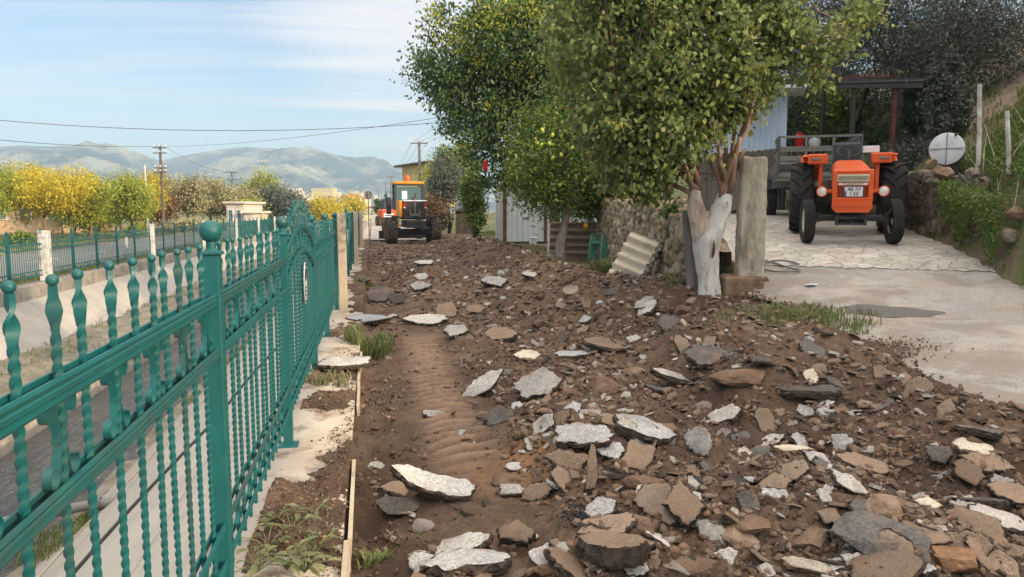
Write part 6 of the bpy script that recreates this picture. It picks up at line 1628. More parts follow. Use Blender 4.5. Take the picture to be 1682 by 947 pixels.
G = [
 (75, 398, 262, 150, 50, 'leaf_yellow', 'largest golden autumn tree, standing in front of the ochre house', 9000, 'bark_pink'),
 (-5, 398, 255, 90, 48, 'leaf_ygreen', 'yellow-green tree cut off by the frame edge beside the ochre house', 5000, 'bark'),
 (150, 398, 288, 90, 54, 'leaf_ygreen', 'yellow tree with a leaning bare trunk behind the arched fence panel', 5500, 'bark_pink'),
 (212, 396, 283, 84, 58, 'leaf_ygreen', 'yellow-green tree just before the tall wooden power pole', 5500, 'bark'),
 (240, 388, 270, 60, 74, 'leaf_yellow', 'orange-topped tree behind the tall wooden power pole', 3500, 'bark'),
 (125, 392, 322, 70, 60, 'leaf_lemon', 'low dark green shrubby tree below the golden trees', 2600, 'bark'),
 (268, 380, 302, 36, 76, 'leaf_redbrown', 'reddish brown thin tree beside the power pole foot', 2600, 'bark'),
 (308, 382, 288, 68, 80, 'leaf_far_olive', 'sunlit dusty green tree, first after the power pole', 4500, 'bark_grey'),
 (348, 380, 292, 60, 84, 'leaf_far_olive', 'dusty green tree leaning toward the pale building', 4200, 'bark_grey'),
 (392, 370, 302, 70, 100, 'leaf_far_olive', 'dusty olive-coloured tree behind the pale flat-roofed building', 3800, 'bark_grey'),
 (428, 370, 284, 62, 110, 'leaf_ygreen', 'tall tree with golden top and dark base beyond the pale building', 4200, 'bark'),
 (455, 372, 308, 66, 105, 'leaf_olive', 'dark grey-green spreading tree beyond the pale building', 4200, 'bark_grey'),
 (105, 394, 296, 80, 66, 'leaf_lemon', 'dark green tree standing behind the largest golden tree', 3000, 'bark'),
 (190, 392, 306, 70, 70, 'leaf_lemon', 'green tree filling in behind the yellow-green trees', 2600, 'bark'),
 (262, 384, 276, 44, 92, 'leaf_far_olive', 'pale dusty tree top directly behind the tall power pole', 2600, 'bark'),
 (412, 372, 330, 36, 95, 'leaf_ygreen', 'small golden tree right beside the pale building', 1800, 'bark'),
 (482, 368, 322, 30, 110, 'leaf_olive', 'small dim tree beside the arched fence crest', 1800, 'bark'),
 (528, 362, 328, 36, 130, 'leaf_yellow', 'small golden tree just past the near fence crest', 2000, 'bark'),
 (553, 362, 336, 24, 140, 'leaf_yellow', 'small golden tree below the blue-roofed house', 1400, 'bark'),
 (580, 357, 326, 22, 150, 'leaf_yellow', 'small golden tree beside the blue-roofed house', 1400, 'bark'),
 (-60, 400, 250, 110, 52, 'leaf_ygreen', 'autumn tree outside the picture edge', 3500, 'bark'),
]
for i, (px, by, ty, wp, d, lf, lab, nl, bk) in enumerate(G):
    if px < -50: continue
    ltree(px, by, ty, wp, d, lf, lab, 200 + i, nl=int(nl * 2.2), bark=bk, group='trees across the canal')
# bare orange upper shoots
# low hedge line far away
for i, (px, py, d, rw, rh, lf) in enumerate([(35, 392, 46, 20, 5, 'leaf_lemon'), (228, 376, 62, 16, 5, 'leaf_ygreen'), (300, 372, 70, 24, 6, 'leaf_far_olive'), (500, 352, 150, 30, 8, 'leaf_far_olive'), (560, 350, 170, 40, 7, 'leaf_far_olive')]):
    bush('hedge_shrub', ['low green hedge bush below the golden tree by the house', 'low yellow-green hedge bush by the pole', 'low dusty hedge bush in front of the olive trees', 'far hedge bush behind the fence crest', 'far hedge bush below the blue-roofed house'][i], px, py, d, rw, rh, 1500, .005 * d, lf, 300 + i, zb=-.45)

# ------------------------------------------------------------------ grass, weeds
def blades(name, label, pts, hh, mat, seed, width=.006, cat='grass', lean=.5):
    r = np.random.default_rng(seed); n = len(pts); P = np.asarray(pts, float)
    a = r.random(n) * 2 * PI; H_ = hh * (.45 + .8 * r.random(n)); ln = lean * (.3 + r.random(n)) * H_
    dx, dy = np.cos(a), np.sin(a); b = a + 1.57 + r.normal(size=n) * .3; wx, wy = np.cos(b) * width, np.sin(b) * width
    V = np.empty((n, 5, 3)); 
    V[:, 0] = P + np.c_[-wx, -wy, -.01 + 0 * wx]; V[:, 1] = P + np.c_[wx, wy, -.01 + 0 * wx]
    mid = P + np.c_[dx * ln * .35, dy * ln * .35, H_ * .6]; V[:, 2] = mid + np.c_[wx * .8, wy * .8, 0 * wx]; V[:, 3] = mid - np.c_[wx * .8, wy * .8, 0 * wx]
    V[:, 4] = P + np.c_[dx * ln, dy * ln, H_ * (1 - .35 * lean)]
    q = (np.arange(n) * 5)[:, None]
    F4 = np.concatenate([q + np.array([0, 1, 2, 3]), ]); F3 = q + np.array([3, 2, 4])
    FF = np.concatenate([np.c_[F3, F3[:, 2]] * 0 + np.c_[F3, F3[:, 2]], F4])
    # build with mixed faces through from_pydata
    me = bpy.data.meshes.new(name); me.from_pydata(V.reshape(-1, 3).tolist(), [], [tuple(x) for x in F4] + [tuple(x) for x in F3]); me.materials.append(M[mat])
    o = bpy.data.objects.new(name, me); COL.objects.link(o)
    return tag(o, label, cat, kind='stuff')
def patch(cx, cy, rx, ry, n, zf, seed, clumpy=1):
    r = np.random.default_rng(seed); k = max(3, n // 40); c = r.normal(size=(k, 2)) * [rx * .6, ry * .6]; i = r.integers(0, k, n)
    x = cx + c[i, 0] + r.normal(size=n) * rx * .18; y = cy + c[i, 1] + r.normal(size=n) * ry * .18
    return np.c_[x, y, [zf(a, b) for a, b in zip(x, y)]]
for i, (px, py, rp, n, hh, m_, lab) in enumerate([
   (606, 577, 34, 900, .20, 'grass', 'tuft of trodden grass between the two slabs on the kerb'),
   (608, 934, 24, 500, .10, 'grass', 'bright grass tuft at the bottom by the edging board'),
   (556, 634, 40, 300, .10, 'grass_dry', 'dry grass wisps below the slab on the kerb strip'),
   (1305, 522, 75, 1300, .12, 'grass', 'green and straw grass patch at the corner of the driveway'),
   (1330, 530, 60, 1200, .10, 'grass_dry', 'straw-coloured grass mixed along the driveway corner'),
   (1225, 515, 45, 1100, .09, 'grass_dry', 'dry grass on the bank below the gate pillar'),
   (992, 448, 18, 500, .30, 'grass', 'long green grass below the plastic chairs'),
   (600, 470, 14, 250, .12, 'grass', 'grass wisps along the fence foot by the rubble'),
   (812, 385, 12, 600, .35, 'grass', 'long grass against the container end wall'),
   (1110, 470, 22, 400, .12, 'grass_dry', 'sparse weeds at the stone wall foot'),
   (890, 425, 60, 700, .16, 'grass_dry', 'dry grass under the lemon tree'),
   (1190, 455, 14, 160, .22, 'grass', 'weeds between the whitewashed trunk and the gate pillar')]):
    g = ground_at(px, py, dzs if px < 1500 else h); d = g.y; k = d / F
    zf = (lambda a, b: (dzs(a, b) if a < 4.6 and b < 41 else h(a, b)) - .01) if px > 590 or 1 else None
    if px in (606, 556): zf = lambda a, b: .0 if a < -.17 else dzs(a, b)
    blades('grass_tuft', lab, patch(g.x, g.y, rp * k, rp * k * (1.0 if px != 890 else 1.5), n, zf, 400 + i), hh, m_, 400 + i, .004 + .0003 * d)
# verge grass by the container and along the road ahead
r = np.random.default_rng(8)
x = r.uniform(4.4, 6.4, 5000); y = r.uniform(20, 42, 5000); kp = fbm(x * .6, y * .4, 61, 3) > -.05; x, y = x[kp], y[kp]
blades('verge_grass', 'patchy weeds along the foot of the container and shrubs', np.c_[x, y, H(x, y)], .16, 'grass_dry', 431, .012)
x = -5.7 - 2.1 * r.random(9000) ** 1.3; y = r.uniform(6, 60, 9000); kp = fbm(x * 1.2, y * .5, 62, 3) > .08; x, y = x[kp], y[kp]
blades('canal_grass', 'grass and weeds growing on the stony canal berm', np.c_[x, y, -1.63 + 0 * x], .16, 'grass', 432, .007)
x = -3.42 + r.normal(size=3500) * .07; y = r.uniform(3, 40, 3500); kp = fbm(x * 0 + 1, y * .8, 63, 3) > .12; x, y = x[kp], y[kp]
blades('waterside_grass', 'green grass tufts at the waterline of the concrete bank', np.c_[x, y, -2.02 + 0 * x], .14, 'grass', 433, .006)
g = at_z(110, 872, -1.95); blades('waterside_grass', 'bright green grass clump beside the grey pipe', patch(g.x, g.y, .35, .6, 900, lambda a, b: slope_z(a) if a > -3.5 else -2.03, 11), .13, 'grass', 434, .006)
x = -5.60 + r.normal(size=3500) * .05; y = r.uniform(5, 50, 3500)
blades('overhanging_weeds', 'dark weeds hanging over the low canal wall', np.c_[x, y, -1.72 - .2 * r.random(3500)], .10, 'grass_dry', 435, .008, lean=1.2)
x = r.uniform(-10.3, -9.5, 5000); y = r.uniform(14, 75, 5000)
blades('roadside_grass', 'green grass strip behind the far fence across the canal', np.c_[x, y, -.44 + 0 * x], .20, 'grass', 436, .015)
x = r.uniform(-30, -16.6, 9000); y = r.uniform(40, 110, 9000)
blades('meadow_grass', 'sunlit grass strip below the trees across the road', np.c_[x, y, -.47 + 0 * x], .22, 'grass', 437, .03)
# bank greenery
def bank_pts(n, y0, y1, t0, t1, seed, thr=0):
    r = np.random.default_rng(seed); y = r.uniform(y0, y1, n); x = foot_x(y) + r.uniform(t0, t1, n)
    kp = fbm(x * 1.4, y * 1.4, 71, 3) > thr; return x[kp], y[kp]
r = np.random.default_rng(19)
x, y = bank_pts(16000, 6.5, 11.5, -.05, 2.2, 5, -.12)
V, Fq = leaf_arrays(np.c_[x, y, H(x, y) + .12 * r.random(len(x)) + .1], .045 + .03 * r.random(len(x)), r, 'oval', -.2)
tag(npmesh('bank_weeds', V, Fq, M['leaf_bank']), 'low leafy weeds covering the bank beside the round tank end', 'weeds', kind='stuff')
x, y = bank_pts(9000, 5.5, 13, -.1, 3.0, 6, -.2)
blades('bank_grass', 'grass hanging over the bank right of the tractor', np.c_[x, y, H(x, y)], .20, 'grass', 438, .007, lean=1.0)
x, y = bank_pts(30000, 8, 30, 1.5, 12, 7, .02)
blades('hillside_grass', 'green grass patches on the hillside beside the track', np.c_[x, y, H(x, y)], .16, 'grass', 439, .014)
r = np.random.default_rng(29); n_ = 5500; y = r.uniform(8.5, 10.7, n_); zf_ = r.random(n_) ** .6
kp = (fbm(y * 1.6, zf_ * 2.0, 73, 3) + .5 * zf_ > .12); y = y[kp]; zf_ = zf_[kp]; x = foot_x(y) + .02 - .10 + .12 * r.normal(size=len(y)) * zf_ - .04
V, Fq = leaf_arrays(np.c_[x, y - .04, apron(x, y) + .08 + zf_ * .95], .035 + .035 * r.random(len(x)), r, 'oval', .5)
tag(npmesh('hanging_weeds', V, Fq, M['leaf_bank']), 'leafy green weeds hanging down the face of the bank wall', 'weeds', kind='stuff')
# leafy weed plants by the near fence foot
def weed(p, seed, lab, s=1):
    r_ = random.Random(seed); t_ = thing('broadleaf_weed', lab, 'plant', p, r_.random() * 6, group='broad-leaved weeds at the fence foot')
    mb = MB(); st_ = MB()
    for j in range(15):
        q = r_.random() * 2 * PI; L = s * r_.uniform(.07, .15); e = Vector((math.cos(q) * L * r_.uniform(.7, 1.3), math.sin(q) * L * r_.uniform(.7, 1.3), s * r_.uniform(.03, .13)))
        st_.tube([(0, 0, 0), e * .5 + Vector((0, 0, .02)), e], [.003, .0025, .002], 4)
        dr = Vector((math.cos(q), math.sin(q), r_.uniform(-.1, .7))).normalized(); sd = dr.cross(Vector((0, 0, 1))).normalized(); up = sd.cross(dr); l = s * r_.uniform(.06, .11); w2 = l * .22; vs = []
        for (a, b) in ((0, .1), (.2, .7), (.45, 1), (.75, .7), (1, .03)):
            c = e + dr * l * a - Vector((0, 0, 1)) * l * .3 * a * a
            vs += [c + sd * w2 * b + up * w2 * .35 * b, c, c - sd * w2 * b + up * w2 * .35 * b]
        fs = []
        for i in range(4): fs += [(i * 3, i * 3 + 1, i * 3 + 4, i * 3 + 3), (i * 3 + 1, i * 3 + 2, i * 3 + 5, i * 3 + 4)]
        mb.add(vs, fs)
    mb.build('foliage', M['weed'], t_, fix=False, smooth=True); st_.build('stem', M['weed'], t_)
for i, (px, py, s) in enumerate([(440, 905, .7), (480, 880, .8), (515, 850, .65), (420, 940, .7), (470, 935, .75), (520, 905, .6), (500, 940, .7), (455, 860, .5)]):
    g = at_z(px, py, .02); weed(g, 500 + i, ['widest weed', 'tallest weed', 'weed under the soil heap', 'weed at the very bottom edge', 'yellowish weed', 'weed touching the edging board', 'lowest weed', 'smallest weed'][i] + ' with broad leaves on the kerb strip', s)
# dead stems on the right bank
mb = MB()
for j in range(60):
    y_ = rb.uniform(7.6, 10.2); x_ = float(foot_x(y_)) + rb.uniform(.1, 1.2); z_ = h(x_, y_)
    mb.tube([(x_, y_, z_), (x_ + rb.uniform(-.15, .1), y_ + rb.uniform(-.15, .1), z_ + rb.uniform(.2, .45)), (x_ + rb.uniform(-.4, .2), y_ + rb.uniform(-.3, .2), z_ + rb.uniform(.3, .8))], [.005, .004, .002], 4)
tag(mb.build('dry_stems', M['cream_sheet']), 'dead straw-coloured stems tangled on the bank beside the wooden posts', 'dry stems', kind='stuff')
# ------------------------------------------------------------------ yard furniture on the right
# tank end on rocks
c = at_d(1555, 244, 12.6); r_t = 26 * 12.6 / F; vw = math.atan2(c.x, c.y)
tk_ = thing('water_tank', 'round white-painted metal tank end with a crossed seam, lying on rocks', 'tank', (c.x, c.y, c.z), -vw - R(3))
body = MB().lathe([(.001, .0), (r_t * .93, .0), (r_t, .02), (r_t, .6), (r_t * .9, .63), (.001, .63)], 40, 'Y')
body.build('drum', M['grey_metal'], tk_, smooth='auto')
lid = MB().lathe([(.001, -.035), (r_t * .6, -.028), (r_t * .97, -.006), (r_t * 1.0, .03)], 40, 'Y').build('end_cap', M['silver'], tk_, smooth='auto')
M['silver_w'] = M['silver']
MB().box((0, -.036, 0), (.012, .012, r_t * 1.9)).box((0, -.036, 0), (r_t * 1.9, .012, .012)).build('seam', M['grey_metal'], lid)
MB().tube([(.12, -.03, r_t * .8), (.12, -.09, r_t * .85), (.16, -.10, r_t * .85)], .018, 8).tube([(-.15, -.03, -r_t * .85), (-.15, -.08, -r_t * .95)], .014, 8).build('outlet', M['rust'], tk_)
zc_ = c.z - r_t
MB().box((.12, .35, -r_t - .12), (.10, .5, .35)).build('support', M['black'], tk_)
for i, (px, py, w_, hh, m_, lab, sd) in enumerate([(1548, 283, 34, 26, 'rock_tan', 'reddish boulder propping up the round tank', 1), (1535, 298, 26, 14, 'rock_grey', 'grey stone wedged under the reddish boulder', 2), (1572, 296, 30, 16, 'rock_grey', 'grey stone to the side of the reddish boulder', 3),
     (1562, 305, 22, 12, 'rock_grey', 'small pale stone on the weedy bank below the tank', 4), (1596, 284, 26, 18, 'rock_grey', 'weathered stone by the foot of the first white pole', 5), (1622, 296, 24, 12, 'rock_grey', 'flat stone between the two poles on the bank', 6),
     (1612, 325, 34, 46, 'rock_tan', 'large crumbly boulder in the weeds below the poles', 7), (1665, 385, 34, 24, 'rock_grey', 'pale grey boulder low on the bank at the frame edge', 8), (1670, 350, 30, 20, 'rock_tan', 'brown boulder above the pale grey boulder', 9), (1528, 270, 20, 18, 'rock_tan', 'brown rock beside the tank end on the wall top', 10)]):
    d = 12.3 if px < 1590 else (11.2 if py < 330 else 9.8); q = at_d(px, py, d); k = d / F
    o = rock_mb(w_ * k * 1.1, w_ * k, hh * k * 1.15, 600 + sd).build('boulder', M[m_]); o.location = q; o.rotation_euler = (0, .1, sd * .7); tag(o, lab, 'rock')
def pole(px0, py0, px1, py1, d, r0, mat, name, label, cat='pole', sink=.4, parts=None):
    a = at_d(px0, py0, d); b = at_d(px1, py1, d); mb = MB().tube([a - Vector((0, 0, sink)), a.lerp(b, .5) + Vector((.01, 0, 0)), b], [r0, r0, r0 * .9], 10)
    return tag(mb.build(name, M[mat], smooth='auto'), label, cat)
pole(1607, 290, 1609, 138, 11.8, .035, 'white_post', 'white_pole', 'taller slim white pole standing on the bank beside the tank')
pole(1657, 300, 1654, 182, 10.8, .032, 'white_post', 'white_pole', 'shorter white pole with a rusty lower half on the bank', sink=.05)
pole(1660, 345, 1657, 286, 10.7, .038, 'rust', 'iron_stake', 'rusty iron stake clamped to the shorter white pole', 'stake', sink=.3)
pts = [at_d(x, y, d) for x, y, d in ((1575, 285, 12.0), (1590, 302, 11.6), (1620, 312, 11.3), (1650, 312, 10.9), (1662, 330, 10.6), (1672, 360, 10.2), (1690, 375, 9.9))]
tag(MB().tube(pts, .022, 8).build('black_pipe', M['black'], smooth=True), 'black plastic pipe running from the tank along the bank', 'pipe')
q = at_d(1613, 321, 10.9); o = MB().box((0, 0, 0), (.20, .14, .05), (.1, .1, .4), ch=.015).build('white_scrap', M['panel_white']); o.location = q; tag(o, 'small white plastic scrap lying on the crumbly boulder', 'scrap')
# pergola (dark lean-to roof on posts)
pg = thing('pergola', 'dark wooden lean-to roof on posts behind the tractor', 'pergola', at_d(1440, 300, 19.5))
PB = pg.location
def pl_(px, py, d): return at_d(px, py, d) - PB
rf = MB(); A, B_, C_, D_ = pl_(1376, 137, 16.6), pl_(1516, 133, 16.6), pl_(1535, 128, 20.5), pl_(1395, 131, 20.5)
rf.box((A + B_) / 2 + Vector((0, 0, -.02)), ((B_ - A).length, .06, .2), (0, 0, math.atan2((B_ - A).y, (B_ - A).x)))
for (P_, Q_) in ((A, B_), (D_, C_), (A, D_), (B_, C_), (A.lerp(D_, .5), B_.lerp(C_, .5))): rf.tube([P_, Q_], .05, 6)
for i in range(14): f = i / 13; rf.tube([A.lerp(B_, f) + Vector((0, 0, .06)), D_.lerp(C_, f) + Vector((0, 0, .06))], .035, 5)
rf.build('roof_frame', M['black'], pg)
MB().add([tuple(p + Vector((0, 0, zz__))) for zz__ in (.10, .13) for p in (A, A.lerp(B_, .62), D_.lerp(C_, .62), D_)], [(0, 3, 2, 1), (4, 5, 6, 7), (0, 1, 5, 4), (1, 2, 6, 5), (2, 3, 7, 6), (3, 0, 4, 7)]).build('roof_sheet', M['rust'], pg)
for (px, d, m_) in ((1403, 16.7, 'black'), (1470, 16.7, 'rust'), (1354, 20, 'black'), (1515, 21, 'bark'), (1410, 21.4, 'black')):
    a = pl_(px, 140, d); b = Vector((a.x, a.y, h(a.x + PB.x, a.y + PB.y) - PB.z - .1)); MB().tube([b, a], .055, 8).build('post', M[m_], pg)
MB().tube([pl_(1405, 200, 18.4), pl_(1425, 145, 18.6)], .05, 8).build('brace', M['bark'], pg)
# blue-white corrugated sheets fence / shed behind the pillar
sh = thing('sheet_shed', 'shed clad in vertical blue-white sheets behind the gate pillar', 'shed', at_d(1245, 300, 17)); SB = sh.location
def prof_wall(px0, py0, px1, py1, d0, d1, ptop, mat, n=9):
    a = at_d(px0, py0, d0) - SB; b = at_d(px1, py1, d1) - SB; mb = MB(); hgt = at_d(px0, ptop, d0).z - SB.z - a.z
    L = (b - a).xy.length; ang = math.atan2((b - a).y, (b - a).x)
    for k in range(n):
        q = a.lerp(b, (k + .5) / n); mb.box((q.x, q.y, a.z + hgt / 2), (L / n * .98, .03, hgt), (0, 0, ang)).box((q.x, q.y, a.z + hgt / 2), (L / n * .18, .09, hgt), (0, 0, ang))
    return mb.build('sheet_wall', M[mat], sh)
prof_wall(1226, 248, 1290, 248, 17.5, 16.6, 156, 'blue_white', 7)
prof_wall(1150, 256, 1226, 256, 19, 17.5, 205, 'blue_white', 6)
for (xa, xb) in ((1150, 1226), (1226, 1288)): prof_wall(xa, 345, xb, 345, 19.6, 18.2, 250, 'bark_grey', 4).name = 'plinth'
q = at_d(1255, 150, 16.8) - SB; MB().box(q, (1.7, 1.2, .07), (0, 0, -.5)).build('roof', M['panel_white'], sh)
q = at_d(1272, 139, 17.0) - SB; MB().box(q, (.30, .25, .10)).build('roof_cap', M['black'], sh)
# dark stone outbuilding above the retaining wall, seen below the crowns
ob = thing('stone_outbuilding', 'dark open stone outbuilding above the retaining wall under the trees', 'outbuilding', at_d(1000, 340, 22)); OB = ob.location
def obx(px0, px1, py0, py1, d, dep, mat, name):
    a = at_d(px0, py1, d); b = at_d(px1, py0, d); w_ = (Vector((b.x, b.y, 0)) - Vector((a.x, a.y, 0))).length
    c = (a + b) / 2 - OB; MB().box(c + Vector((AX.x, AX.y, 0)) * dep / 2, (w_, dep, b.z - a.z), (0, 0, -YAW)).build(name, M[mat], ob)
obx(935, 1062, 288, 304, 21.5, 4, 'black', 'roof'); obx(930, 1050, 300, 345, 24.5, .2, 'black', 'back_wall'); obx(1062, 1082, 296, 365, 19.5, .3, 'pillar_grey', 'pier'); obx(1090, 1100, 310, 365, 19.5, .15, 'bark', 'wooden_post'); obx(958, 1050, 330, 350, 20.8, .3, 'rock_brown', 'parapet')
# garden hose on the paving
pts = []
for (x, y) in ((1252, 430), (1275, 436), (1300, 445), (1318, 447), (1305, 450), (1275, 450), (1255, 447), (1248, 440), (1262, 432), (1290, 430), (1320, 440)):
    z = .7
    for _ in range(14): p = at_z(x, y, z); z = .5 * z + .5 * h(p.x, p.y)
    pts.append(Vector((p.x, p.y, z + .035)))
sm = []
for i in range(len(pts) - 1):
    for k in range(4): sm.append(pts[i].lerp(pts[i + 1], k / 4))
for _ in range(4): sm = [sm[0]] + [(sm[i - 1] + sm[i] * 2 + sm[i + 1]) / 4 for i in range(1, len(sm) - 1)] + [sm[-1]]
tag(MB().tube(sm, .014, 6).build('garden_hose', M['grey_metal'], smooth=True), 'grey garden hose looped on the paving beside the gate pillar', 'hose')
g = ground_at(1333, 469, h); o = rock_mb(.22, .12, .03, 71).build('paint_flake', M['panel_white']); o.location = g + Vector((0, 0, .02)); tag(o, 'white scrap lying alone on the concrete driveway', 'scrap')
# blue tub and clutter left of trailer
q = at_d(1240, 290, 14.5); 
# thin green stake and pale pipe near lemon trunk
pole(899, 420, 903, 366, 18.5, .025, 'white_post', 'metal_stake', 'slim pale stake beside the lemon tree trunk', 'stake', .1)
# pale plastic-wrapped post left of mulberry trunk
a = at_d(1138, 485, 10.15); b = at_d(1126, 345, 10.2)
tag(MB().tube([a, a.lerp(b, .5), b], [.075, .065, .05], 12).build('wrapped_post', M['bark_grey'], smooth='auto'), 'grey weathered post standing against the wall beside the whitewashed trunk', 'post')
# red lantern-like thing
q = at_d(797, 273, 24); o = MB().box((0, 0, 0), (.14, .05, .24), ch=.02).box((0, 0, .15), (.10, .04, .08), ch=.01).build('red_cloth', M['red_glass']); o.location = q; tag(o, 'small red cloth hanging in the dark tree above the container', 'cloth')

# ------------------------------------------------------------------ far buildings
def building(name, label, px0, px1, pyt, d, base_z, depth, wallm, roofm=None, roof='flat', wins=0, rotz=None, wm='window', storeys=1, over=.3):
    a = at_d(px0, 345, d); b = at_d(px1, 345, d); top = at_d((px0 + px1) / 2, pyt, d).z; w_ = (b - a).xy.length; hh = top - base_z
    t_ = thing(name, label, 'building', ((a.x + b.x) / 2, (a.y + b.y) / 2, base_z), -YAW if rotz is None else rotz)
    MB().box((0, depth / 2, hh / 2), (w_, depth, hh)).build('wall', M[wallm], t_)
    if roof == 'flat': MB().box((0, depth / 2, hh + .1), (w_ + over * 2, depth + over * 2, .22), ch=.03).build('roof', M[roofm or wallm], t_)
    else:
        e = w_ / 2 + over; hr = w_ * .22
        MB().prism([(-e, hh), (0, hh + hr), (e, hh)], -over, depth + over, 'Y').build('roof', M[roofm], t_)
    for s in range(storeys):
        for k in range(wins):
            x = -w_ / 2 + w_ * (k + .5) / wins; z = hh * (s + .55) / storeys; wd = min(1.1, w_ / wins * .45); wh = min(1.2, hh / storeys * .45)
            f = MB().box((x, -.03, z), (wd + .16, .08, wh + .16)).build('window', M['white'], t_)
            MB().box((x, -.075, z), (wd, .02, wh)).build('pane', M['glass'], f)
    return t_
M['ochre'] = simple('ochre_render', (.62, .40, .22), (.52, .33, .19), .8, .9, .3, .01, dirt=(.42, .33, .24), dscale=.6)
M['pale_wall'] = simple('pale_render', (.66, .60, .52), (.56, .51, .44), .8, .9, dirt=(.42, .36, .3), dscale=.5, stretch=(1, 1, .3))
M['yellow_wall'] = simple('yellow_render', (.62, .50, .22), (.55, .43, .2), .5, .9)
M['roof_tile'] = simple('roof_tile', (.42, .12, .06), (.32, .10, .06), 2, .85)
M['roof_blue'] = simple('blue_roof', (.22, .36, .52), None, 2, .5)
M['roof_dark'] = simple('dark_roof', (.12, .10, .09), (.08, .07, .065), 2, .85)
building('ochre_house', 'ochre-walled house behind the golden autumn trees', -60, 102, 318, 66, -.5, 10, 'ochre', 'roof_tile', 'flat', wins=4)
building('boundary_wall', 'pale boundary wall beside the ochre house', 180, 292, 358, 82, -.5, .3, 'pale_wall', roof='flat', over=.05)
building('utility_building', 'pale flat-roofed building beyond the fence across the canal', 372, 400, 334, 78, -.5, 6, 'pale_wall', 'pale_wall', 'flat', wins=2)
building('utility_annex', 'lower pale annex beside the pale flat-roofed building', 400, 414, 350, 77.5, -.5, 5, 'pale_wall', 'pale_wall', 'flat')
building('green_kiosk', 'small bright green panel kiosk beyond the fence', 421, 431, 351, 80, -.5, .3, 'leaf_green' if 'leaf_green' in M else 'yellow_wall', roof='flat', over=.02)
building('blue_roof_house', 'little house with a blue gable roof far down the valley', 547, 572, 341, 170, -.5, 8, 'pale_wall', 'roof_blue', 'gable', wins=2)
building('red_roof_house', 'low house with red tiled roof beside the round sign', 604, 628, 340, 190, -.5, 8, 'pale_wall', 'roof_tile', 'flat', wins=2)
building('cream_shed', 'long cream shed behind the green fence far away', 566, 600, 350, 150, -.5, 5, 'cream', 'panel_cream', 'flat', wins=3)
building('yellow_house', 'yellow house with dark overhanging roof behind the roadside trees', 708, 750, 268, 82, 2.0, 9, 'yellow_wall', 'roof_dark', 'flat', wins=2, storeys=2, over=.8, rotz=-YAW + .5)
building('lean_to_shed', 'low dark lean-to shed behind the grader and shrubs', 748, 784, 346, 43, .25, 3, 'bark', 'roof_dark', 'gable', over=.3)
building('hillside_hotel', 'pale yellow block standing on the far hillside', 512, 548, 309, 900, 8, 20, 'yellow_wall', 'cream', 'flat', wins=7, storeys=3)
building('hillside_block', 'pinkish block with red end on the far hillside', 464, 492, 308, 950, 10, 20, 'pale_wall', 'roof_tile', 'flat', wins=6, storeys=3)
# scattered village of the far slope: each house its own object
rv = random.Random(77)
for i in range(34):
    px = rv.uniform(455, 620); d = rv.uniform(420, 1100); py = 342 - (d - 420) / 680 * 18 + rv.uniform(-2, 2); p = at_d(px, py, d)
    t_ = thing('village_house', 'tiny pale house scattered on the lower slope of the far hill', 'house', (p.x, p.y, p.z - 6), rv.uniform(-.6, .6), group='village houses on the lower slope')
    w_, hh = rv.uniform(6, 13), rv.uniform(3, 7)
    MB().box((0, 0, hh / 2 + 3), (w_, 8, hh + 6)).build('wall', M[rv.choice(['pale_wall', 'cream', 'pale_wall', 'ochre'])], t_)
    MB().prism([(-w_ / 2 - .4, hh + 6), (0, hh + 6 + 2), (w_ / 2 + .4, hh + 6)], -4.5, 4.5, 'Y').build('roof', M['roof_tile' if rv.random() < .5 else 'pale_wall'], t_)
# ------------------------------------------------------------------ poles and wires
def upole(px, ytop, ybase, d, label, r0=.13, arms=((0, 1.8),), zb=-.45, mat='bark', name='utility_pole', ins=3, yaw=0, extra=None):
    a = at_d(px, ybase, d); top = at_d(px, ytop, d); t_ = thing(name, label, 'utility pole', (a.x, a.y, zb), -YAW + yaw); H__ = top.z - zb
    MB().tube([(0, 0, -.3), (0, 0, H__)], [r0, r0 * .65], 10).build('mast', M[mat], t_, smooth='auto')
    for (dz__, L) in arms:
        z = H__ - .25 - dz__; ar_ = MB().box((0, -.10, z), (L, .09, .10)).build('crossarm', M['grey_metal' if mat != 'bark' else 'bark'], t_)
        im = MB()
        for k in range(ins):
            x = -L / 2 + .08 + (L - .16) * k / (ins - 1); im.lathe([(.001, 0), (.02, .0), (.02, .07), (.055, .08), (.05, .16), (.03, .22), (.001, .24)], 8, c=(x, -.1, z + .05))
        im.build('insulator', M['white'], ar_)
    return Vector((a.x, a.y, zb + H__ - .1))
w1 = upole(269, 238, 370, 72, 'tall wooden power pole with two crossarm pairs among the trees', .16, ((0, 1.3), (.5, 1.3), (1.9, 1.2), (2.3, 1.2)))
upole(243, 270, 378, 62, 'thin pale lamp-less pole beside the tall wooden power pole', .09, (), mat='white_post')
w3 = upole(383, 280, 345, 120, 'middle-distance power pole behind the pale building', .16, ((0, 2.2), (1.1, 1.8)))
upole(440, 300, 350, 170, 'slim far power pole above the dark grey-green tree', .16, ((0, 2.2),))
t1 = upole(690, 230, 330, 62, 'T-shaped concrete power pole rising above the grader', .16, ((0, 1.45),), zb=.2, mat='grey_metal')
t2 = upole(663, 268, 330, 100, 'second T-shaped power pole beyond the grader', .16, ((0, 1.5),), zb=.1, mat='grey_metal')
t3 = upole(643, 288, 340, 140, 'third power pole down the road', .16, ((0, 1.6),), zb=.1, mat='grey_metal')
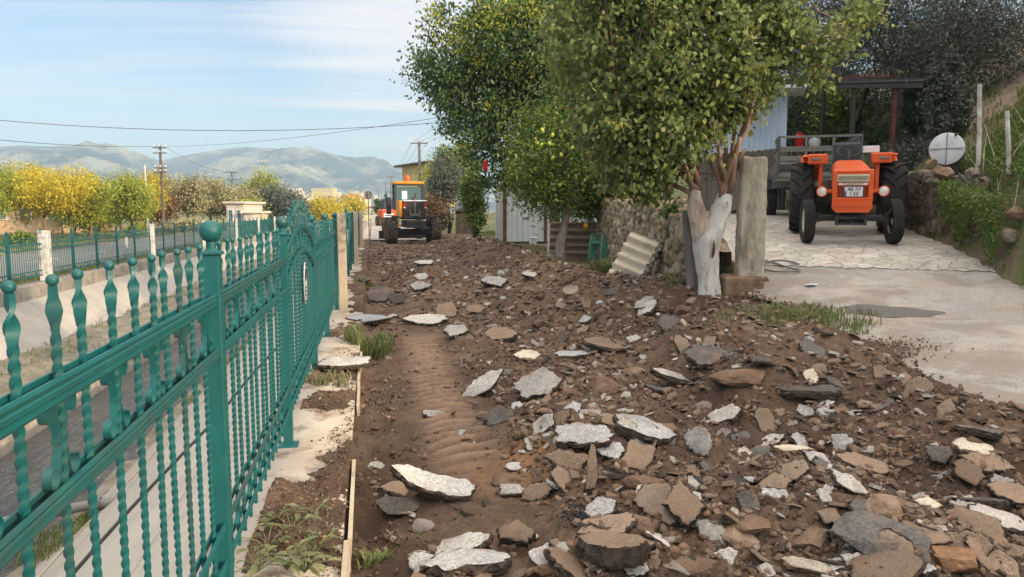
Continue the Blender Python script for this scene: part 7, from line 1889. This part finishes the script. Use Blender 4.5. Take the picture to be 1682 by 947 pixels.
t4 = upole(634, 298, 345, 175, 'fourth power pole down the road', .16, ((0, 1.9),), zb=.1, mat='grey_metal')
t5 = upole(622, 312, 345, 230, 'farthest power pole down the road', .18, ((0, 2.4),), zb=.1, mat='grey_metal')
def wire(a, b, sag, r0, label, n=24):
    pts = []
    for i in range(n + 1):
        f = i / n; p = Vector(a).lerp(Vector(b), f); pts.append(p - Vector((0, 0, sag * 4 * f * (1 - f))))
    return tag(MB().tube(pts, r0, 4, cap=False).build('wire', M['black'], smooth=True), label, 'wire')
wire(at_d(-120, 185, 60), at_d(760, 198, 60), 1.05, .022, 'long sagging cable crossing the whole sky from the frame edge to the trees')
wire(at_d(-80, 222, 40), w1, .25, .018, 'low cable falling from the frame edge to the tall wooden pole')
wire(w1, at_d(800, 180, 30), .4, .010, 'faint cable from the tall wooden pole toward the roadside trees')
wire(w1 + Vector((.4, 0, 0)), w3 + Vector((.5, 0, 0)), .8, .016, 'cable between the tall wooden pole and the pole behind the pale building')
for k, xx_ in enumerate((-.62, 0, .62)):
    wire(t1 + Vector((xx_, 0, 0)), t2 + Vector((xx_, 0, 0)), .4, .014, '%s cable between the first two T-shaped poles' % ['outer', 'middle', 'inner'][k])
    wire(t1 + Vector((xx_, 0, 0)), at_d(745 + k * 14, 175 + k * 5, 34), .25, .010, '%s cable from the first T-shaped pole into the dark tree' % ['upper', 'middle', 'lower'][k])
    wire(t2 + Vector((xx_, 0, 0)), t3 + Vector((xx_, 0, 0)), .4, .018, '%s cable between the second and third T-shaped poles' % ['outer', 'middle', 'inner'][k])
# round sign seen from behind
q = at_d(605, 320, 47); sg = thing('road_sign', 'round grey back of a traffic sign on a pole at the fence end', 'sign', (q.x, q.y, 0), -YAW)
MB().tube([(0, 0, 0), (0, 0, q.z + .25)], .035, 8).build('pole', M['grey_metal'], sg)
MB().lathe([(.001, -.01), (.26, -.01), (.27, 0), (.26, .012), (.001, .012)], 32, 'Y', (0, .05, q.z)).build('disc', M['grey_metal'], sg)
# chain-link far right fence posts on left yard omitted: low kerb-side bollard
if HAZE: haze()
